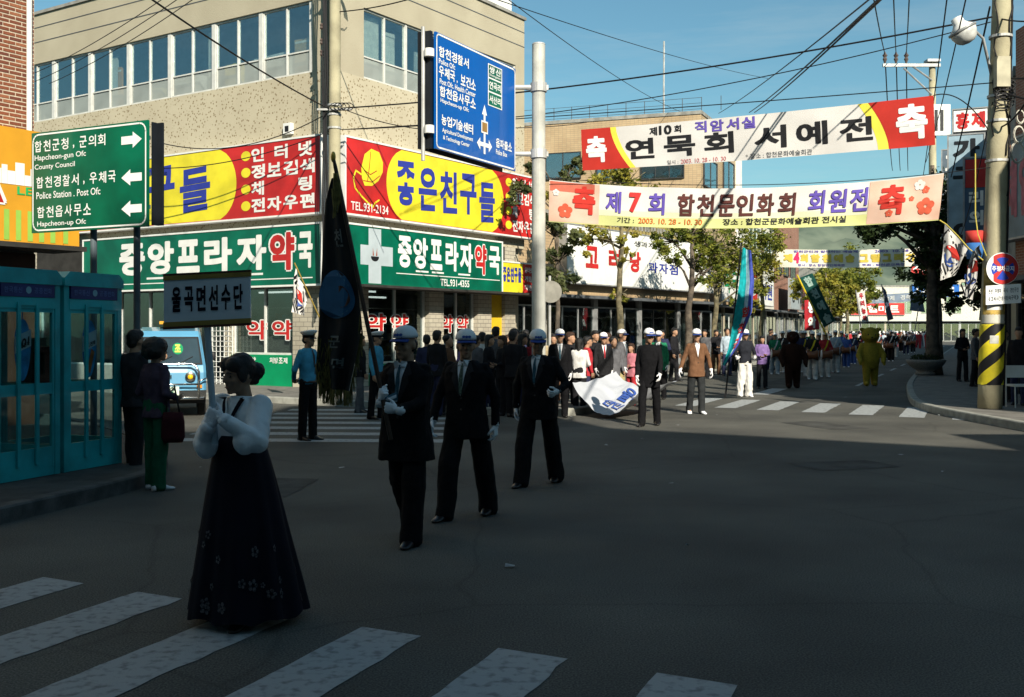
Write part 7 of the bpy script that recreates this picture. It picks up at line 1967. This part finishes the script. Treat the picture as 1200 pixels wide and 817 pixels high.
A4, _, _ = person('capped man in black suit behind the white mast', P(657, 388, 20.9) * 1, 0, dict(legs=(-8, 4, 9, 6), swing={1: -6, -1: 10}), dict(SUIT), .014, None, 1.0); A4.location.z = 0; A4.location.x = PX(656, 20.9)
A4['label'] = 'capped man in black suit holding the left corner of the carried cloth'
J_ = [('black', 'navy'), ('grey', 'black'), ('brown', 'black'), ('black', 'black'), ('navy', 'grey'), ('beige', 'brown'), ('white', 'black'), ('pink', 'black'), ('red', 'navy')]
crowd = [  # source, px, distance, yaw, scale, jacket, trousers, label
 (A2, 589, 21.5, -60, .93, 'black', 'black', 'woman in black between the second pharmacy window and the capped walker'),
 (A1, 581, 24.0, 160, 1.04, 'grey', 'black', 'tall man in grey jacket with his back to the street near the yellow door'),
 (A3, 596, 25.2, 20, .92, 'brown', 'black', 'permed woman peeping out just right of the tall grey jacketed man'),
 (A1, 607, 23.4, 200, .97, 'navy', 'black', 'man in navy jacket turned away left of the white mast'),
 (A2, 612, 22.3, 80, .95, 'black', 'navy', 'long haired woman in black, pink scarf side, beside the white mast'),
 (A2, 622, 22.6, 60, .94, 'red', 'black', 'long haired woman in red coat just left of the white mast'),
 (A1, 565, 23.2, 170, .97, 'white', 'navy', 'person in white jacket half hidden behind the striding capped man'),
 (A1, 601, 21.0, 150, .99, 'black', 'black', 'broad dark figure directly left of the walking capped man'),
 (A1, 558, 22.6, 140, .93, 'grey', 'black', 'short man in grey jacket under the second medicine window'),
 (A1, 668, 22.8, 60, .97, 'black', 'black', 'dark haired man behind the suited cloth bearer'),
 (A2, 679, 22.3, 160, .90, 'white', 'black', 'woman in white jacket and dark trousers seen from behind'),
 (A1, 688, 22.9, 100, .92, 'red', 'navy', 'person in red jacket with a blue sleeve beside the white jacket'),
 (A1, 697, 24.2, 40, .99, 'black', 'black', 'dark man standing in front of the bakery doorway'),
 (A3, 719, 23.6, 20, .90, 'grey', 'khaki', 'permed woman in grey behind the cloth'),
 (A1, 712, 25.0, -60, .96, 'navy', 'black', 'man in navy half hidden behind the capped standing men'),
 (A2, 740, 24.4, -40, .82, 'pink', 'red', 'small child like figure in pink right behind the cloth'),
 (A1, 422, 22.2, 110, .93, 'black', 'grey', 'dark jacketed man standing left of the second officer'),
 (A3, 525, 21.6, 60, .93, 'brown', 'black', 'permed woman in brown between the flag bearer and his companion'),
 (A1, 500, 22.4, 190, .94, 'navy', 'black', 'navy jacketed man behind the flag bearer\'s shoulder'),
 (A2, 548, 23.4, 30, .93, 'violet', 'black', 'woman in violet jacket behind the striding capped man'),
 (A1, 648, 24.0, 20, .95, 'beige', 'brown', 'man in beige jacket right behind the white mast'),
 (A3, 634, 24.6, -20, .90, 'black', 'black', 'permed woman in black behind the white mast'),
 (A1, 616, 25.0, 170, 1.0, 'grey', 'black', 'grey jacketed man at the back of the corner crowd'),
 (A2, 574, 25.4, 10, .92, 'pink', 'black', 'woman in pink at the back near the stone pier'),
]
random.seed(11)
HM = [M_HAIR, mat('hair_brown', (.05, .025, .015), .5, .3, 60, .5, 160), M_HAIR]
for s, px_, d, yw, scl, jc, tc_, lab in crowd:
    clone(s, lab, V((PX(px_, d), d, .0)), radians(yw), scl, {'jacket': PAL[jc], 'trousers': PAL[tc_], 'hair': HM[random.randrange(3)]}, GC_)
# capped men around the cloth
clone(A4, 'capped man in dark suit with red tie holding the far side of the cloth', V((PX(707, 23.4), 23.4, 0)), radians(10), .96, {'tie': PAL['red'], 'jacket': M_SUIT2}, None)
clone(A4, 'capped man in grey suit and khaki trousers looking right behind the cloth', V((PX(728, 24.2), 24.2, 0)), radians(60), 1.0, {'jacket': PAL['grey'], 'trousers': PAL['khaki'], 'lapel': PAL['grey']}, None)
clone(A4, 'capped figure mostly hidden behind the man in the black coat', V((PX(772, 26.5), 26.5, 0)), radians(-20), .98, {'jacket': PAL['green']}, None)
# people along the left pavement of the far street
GL_ = 'spectators along the left kerb of the far street'
left = [(790, 33, 'black', 'black', 'dark spectator under the dark trunked tree'), (839, 38, 'black', 'brown', 'dark spectator left of the teal parade banner'), (861, 41, 'brown', 'black', 'spectator with round hair right behind the teal banner'), (826, 36, 'grey', 'black', 'grey jacketed spectator behind the brown jacketed man'),
        (776, 31, 'navy', 'black', 'navy jacketed spectator near the bakery display'), (852, 37, 'pale', 'navy', 'spectator in pale jacket behind the teal banner pole'), (903, 43, 'black', 'navy', 'dark spectator beside the drummers')]
for k, (px_, d, jc, tc_, lab) in enumerate(left):
    clone((A1, A2, A3)[k % 3], lab, V((PX(px_, d), d, .14)), radians(random.uniform(-40, 60)), .92 + .06 * random.random(), {'jacket': PAL[jc], 'trousers': PAL[tc_]}, GL_)
clone(A2, 'woman in pink and violet cardigan standing just right of the flag carrier', V((PX(893, 31.5), 31.5, 0)), radians(0), .90, {'jacket': PAL['violet'], 'trousers': PAL['black']}, None)
# band in black and white with sashes and drums
GB = 'parade drummers in black tops and white trousers'
Bp = dict(legs=(8, 8, -8, 10), arms={1: (V((.26, -.02, 1.12)), V((.16, -.24, 1.02))), -1: (V((-.26, -.02, 1.12)), V((-.18, -.26, 1.08)))})
B1_, _, bvB = person('drummer with yellow sash, nearest of the band beside the brown costumed figure', V((PX(952, 37.5), 37.5, 0)), radians(-15), Bp, dict(jacket=PAL['black'], hem=-.05, trousers=PAL['white'], baggy=1, tw=1.2, hair='under', hat='cap', hatm=M_CAPW, brimm=PAL['black'], shoes=M_SHIRT), .018, GB, .97)
def sash(root, m, sgn=1):
    s = chest_strip([(sgn * .10 - .03, sgn * .10 + .03, 1.42), (sgn * .02 - .03, sgn * .02 + .03, 1.2), (-sgn * .10 - .03, -sgn * .10 + .03, .98)], bvB, .012, 3); s.build('sash', m, root, True, True)
sash(B1_, PAL['yellow'])
dr = MB(); Md = Matrix.Translation((0, -.30, .88)) @ Matrix.Rotation(radians(90), 4, 'Y'); dr.lathe([(.02, -.2), (.19, -.2), (.13, 0), (.19, .2), (.02, .2)], 16, (0, 0, 0), 0, Md)
dd = dr.build('drum', mat('drum_brown', (.20, .07, .03), .4), B1_, True, True)
dr = MB(); dr.lathe([(.01, -.205), (.185, -.205), (.185, -.20)], 16, (0, 0, 0), 0, Md); dr.lathe([(.185, .20), (.185, .205), (.01, .205)], 16, (0, 0, 0), 0, Md); dr.build('drum_skin', M_SHIRT, dd, True, True)
band_ = [(908, 42, 'green', 'pale', 'white'), (917, 44, 'black', 'white', 'white'), (925, 40, 'black', 'pale', 'pale'), (940, 40, 'navy', 'white', 'yellow'), (943, 44, 'black', 'white', 'pale'), (967, 39.5, 'red', 'white', 'yellow'), (960, 43, 'black', 'white', 'pale'),
         (979, 44, 'pale', 'white', 'white'), (973, 47, 'black', 'pale', 'yellow'), (992, 50, 'blue', 'blue', 'blue'), (986, 52, 'blue', 'navy', 'pale'), (1000, 55, 'navy', 'blue', 'white'), (1003, 62, 'black', 'white', 'yellow'), (1011, 68, 'navy', 'navy', 'red'), (1040, 66, 'navy', 'black', 'violet'),
         (1044, 60, 'black', 'black', 'white'), (1049, 70, 'black', 'white', 'white'), (1030, 76, 'black', 'white', 'pale'), (1020, 80, 'grey', 'white', 'red'), (1062, 78, 'black', 'navy', 'white'), (933, 47, 'black', 'white', 'white'), (950, 49, 'green', 'white', 'pale'), (1056, 88, 'brown', 'black', 'white'), (1070, 84, 'grey', 'black', 'pale'), (1012, 90, 'black', 'pale', 'white'), (1036, 92, 'pale', 'white', 'white')]
ORD = 'second third fourth fifth sixth seventh eighth ninth tenth eleventh twelfth thirteenth fourteenth fifteenth sixteenth seventeenth eighteenth nineteenth twentieth twenty-first twenty-second twenty-third twenty-fourth twenty-fifth twenty-sixth twenty-seventh twenty-eighth'.split()
for k, (px_, d, jc, tc_, sc_) in enumerate(sorted(band_, key=lambda q_: q_[1])):
    c = clone(B1_, 'drummer in %s top with %s sash, %s from the front of the parade column' % (jc, sc_, ORD[k]), V((PX(px_, d), d, 0)), radians(random.uniform(-45, 15)), .90 + .1 * random.random(), {'jacket': PAL[jc], 'trousers': PAL[tc_], 'sash': PAL[sc_]}, GB)
# crowd far away at the end of the street: reads as one mass
far_me = [o.data for o in A1.children if o.name.split('.')[0] in ('jacket',)][0]
q = MB(); rr = random.Random(5)
for k in range(260):
    d = rr.uniform(100, 165); x0_, x1_ = .40 * d - 5 - 8.5 * 0, .40 * d + 2.0; x = rr.uniform((12 + .4 * (d - 46)) * .92, (17 + .4 * (d - 45))); h = rr.uniform(1.5, 1.75); w = .22
    q.loft([seg_ring((x, d, z), a * w, .14, 8) for z, a in ((0, .5), (.5, .6), (.9, .8), (1.35 * h / 1.7, 1.0), (1.45 * h / 1.7, .5))], rr.randrange(5)); q.ell((x, d, h - .12), (.10, .11, .13), None, 8, 6, rr.choice((5, 5, 6)))
tag(q.build('distant_crowd', [PAL['black'], PAL['navy'], PAL['white'], PAL['red'], PAL['grey'], M_HAIR, M_CAPW]), kind='stuff')
# costumed figures
M_FURY = mat('plush_yellow', (.30, .23, .03), .95, .2, 20, .8, 60, .1); M_FURB = mat('plush_brown', (.028, .012, .008), .95, .2, 20, .8, 60, .1)
def costume(label, loc, yaw, m, ears, sc_):
    r = thing('costumed_person', label, 'person', loc, yaw, None, sc_); q = MB()
    for s in (-1, 1):
        q.cap((s * .12, 0 + s * .06, .62), (s * .13, s * .10, .10), .15, .10, 14); q.cap((s * .24, 0, 1.22), (s * .36, -.10, .92), .09, .09, 12); q.cap((s * .36, -.10, .92), (s * .33, -.24, .76), .09, .075, 12)
        q.cap((s * .13, s * .10, .08), (s * .14, s * .10 - .14, .07), .085, .07, 12)
        q.ell((s * .335, -.28, .72), (.06, .06, .07)); 
        for j in range(4): q.cap((s * (.30 + .022 * j), -.30, .69), (s * (.30 + .024 * j), -.33, .63), .016, .013, 8)
    q.loft([seg_ring((0, 0, z), a, b_, 24) for z, a, b_ in ((.52, .20, .16), (.75, .27, .23), (1.0, .27, .22), (1.22, .24, .18), (1.32, .15, .12))])
    hs_ = 1 if ears else .72
    q.ell((0, -.01, 1.52), (.27 * hs_, .24 * hs_, .25 * hs_), None, 20, 14); q.ell((0, -.20 * hs_, 1.46), (.13 * hs_, .10, .09 * hs_), None, 14, 8)
    for s in (-1, 1) if ears else (): q.ell((s * .24, .0, 1.70 if ears else 1.66), (.09, .045, .06 if ears else .05), None, 12, 8)
    me = remesh(q, .022, 3); link('body', fin(me, m), r)
    for s in (-1, 1): q = MB(); q.ell((s * .10 * hs_, -.225 * hs_, 1.54), (.025, .015, .03), None, 8, 6); q.build('eye', M_DARKEYE, r, True, True)
    q = MB(); q.ell((0, -.295 * hs_, 1.46), (.03, .02, .02), None, 8, 6); q.build('nose', M_DARKEYE, r, True, True); return r
c1 = G(1020, 452.5); costume('person in a plain yellow plush animal costume walking on the shaded street', c1, radians(-8), M_FURY, True, 1.03)
c2 = G(929, 455); costume('person in a dark brown plush costume beside the drummers', c2, radians(-5), M_FURB, False, 1.0)
# banners carried in the parade
def slab_banner(label, TL, TR, BL, BR, m, txt, tm, polexy=None, pm=None):
    F, L, h = cloth_surface(TL, TR, BL, BR, 0, 0, .03, 1.2, 3); r = thing('parade_banner', label, 'flag', V(BL)); q = MB(); q.grid(lambda a, b: F(a * L, b * h), 8, 20); q.build('cloth', m, r, True)
    n = len(txt)
    if n:
        q = MB()
        for i, ch in enumerate(txt): text(q, ch, F, L * .22, L * .78, h * (1 - (i + .88) / n), h * (1 - (i + .12) / n), .03, .06)
        q.build('lettering', tm, r)
    if polexy: q = MB(); q.tube([polexy[0], polexy[1]], .03, 6); q.build('pole', pm or M_STEEL, r)
slab_banner('dark green slanting banner with pale lettering and yellow edge', P(936, 326, 38), P(952, 320, 38), P(966, 384, 38), P(979, 376, 38), C('flag_darkgreen', (.008, .06, .05)), '합천예술', C('print_sage', (.25, .36, .32)), (P(934, 322, 38), P(968, 392, 38)), PAL['yellow'])
slab_banner('red banner with white lettering hanging left of the dark green one', P(943, 352, 48), P(958, 350, 48), P(943, 388, 48), P(960, 386, 48), PAL['red'], '농악', M_WHITE)
slab_banner('white vertical banner with red and green letters in the column', P(1004, 343, 58), P(1013, 342, 58), P(1010, 378, 58), P(1018, 377, 58), PAL['white'], '우리농악', PAL['red'], (P(1003, 340, 58), P(1010, 392, 58)))
slab_banner('dark green and purple narrow banner right of the white vertical one', P(1033, 334, 62), P(1038, 340, 62), P(1041, 376, 62), P(1047, 374, 62), C('flag_slate', (.08, .10, .16)), '', None, (P(1033, 333, 62), P(1043, 390, 62)))
slab_banner('grey blue drooping banner at the right of the column', P(1068, 345, 66), P(1080, 342, 66), P(1066, 364, 66), P(1084, 366, 66), C('flag_greyblue', (.14, .19, .26)), '', None, (P(1080, 338, 66), P(1072, 388, 66)))
# people on the right pavement
person('person in tan coat standing behind the striped utility pole', V((PX(1177, 23.5), 23.5, .14)), radians(-20), dict(), dict(jacket=PAL['beige'], hem=-.30, flare=1.1, trousers=PAL['black'], hair='short'), .016, None, .93)
clone(A1, 'seated looking dark spectator at the right edge beside the white chair', V((PX(1194, 22.4), 22.4, .14)), radians(-30), .95, {'jacket': PAL['black'], 'trousers': PAL['navy']}, None)
for k, (px_, d, jc, lab) in enumerate(((1143, 30, 'grey', 'grey jacketed spectator in shade left of the utility pole'), (1128, 33, 'black', 'dark spectator near the shop doors right of the tree'), (1160, 27, 'navy', 'navy jacketed spectator just behind the utility pole'))):
    clone((A1, A2, A3)[k], lab, V((PX(px_, d), d, .14)), radians(60 - 50 * k), .94, {'jacket': PAL[jc], 'trousers': PAL['black']}, 'spectators on the right pavement')
cp_ = V((PX(1190, 21.6), 21.6, .14)); r = thing('chair', 'white tubular chair on the right pavement at the picture edge', 'chair', cp_)
q = MB()
for dx in (0, .4):
    q.tube([cp_ + V((dx, .4, 0)), cp_ + V((dx, .42, .85))], .014, 6); q.tube([cp_ + V((dx, 0, 0)), cp_ + V((dx, .02, .43))], .014, 6)
q.build('leg', M_WHITE, r)
q = MB(); q.box(cp_.x - .01, cp_.x + .41, cp_.y, cp_.y + .42, cp_.z + .43, cp_.z + .47); q.build('seat', M_WHITE, r)
q = MB(); q.box(cp_.x - .01, cp_.x + .41, cp_.y + .40, cp_.y + .425, cp_.z + .6, cp_.z + .85); q.build('backrest', M_WHITE, r)

bpy.data.scenes.remove(TMP)
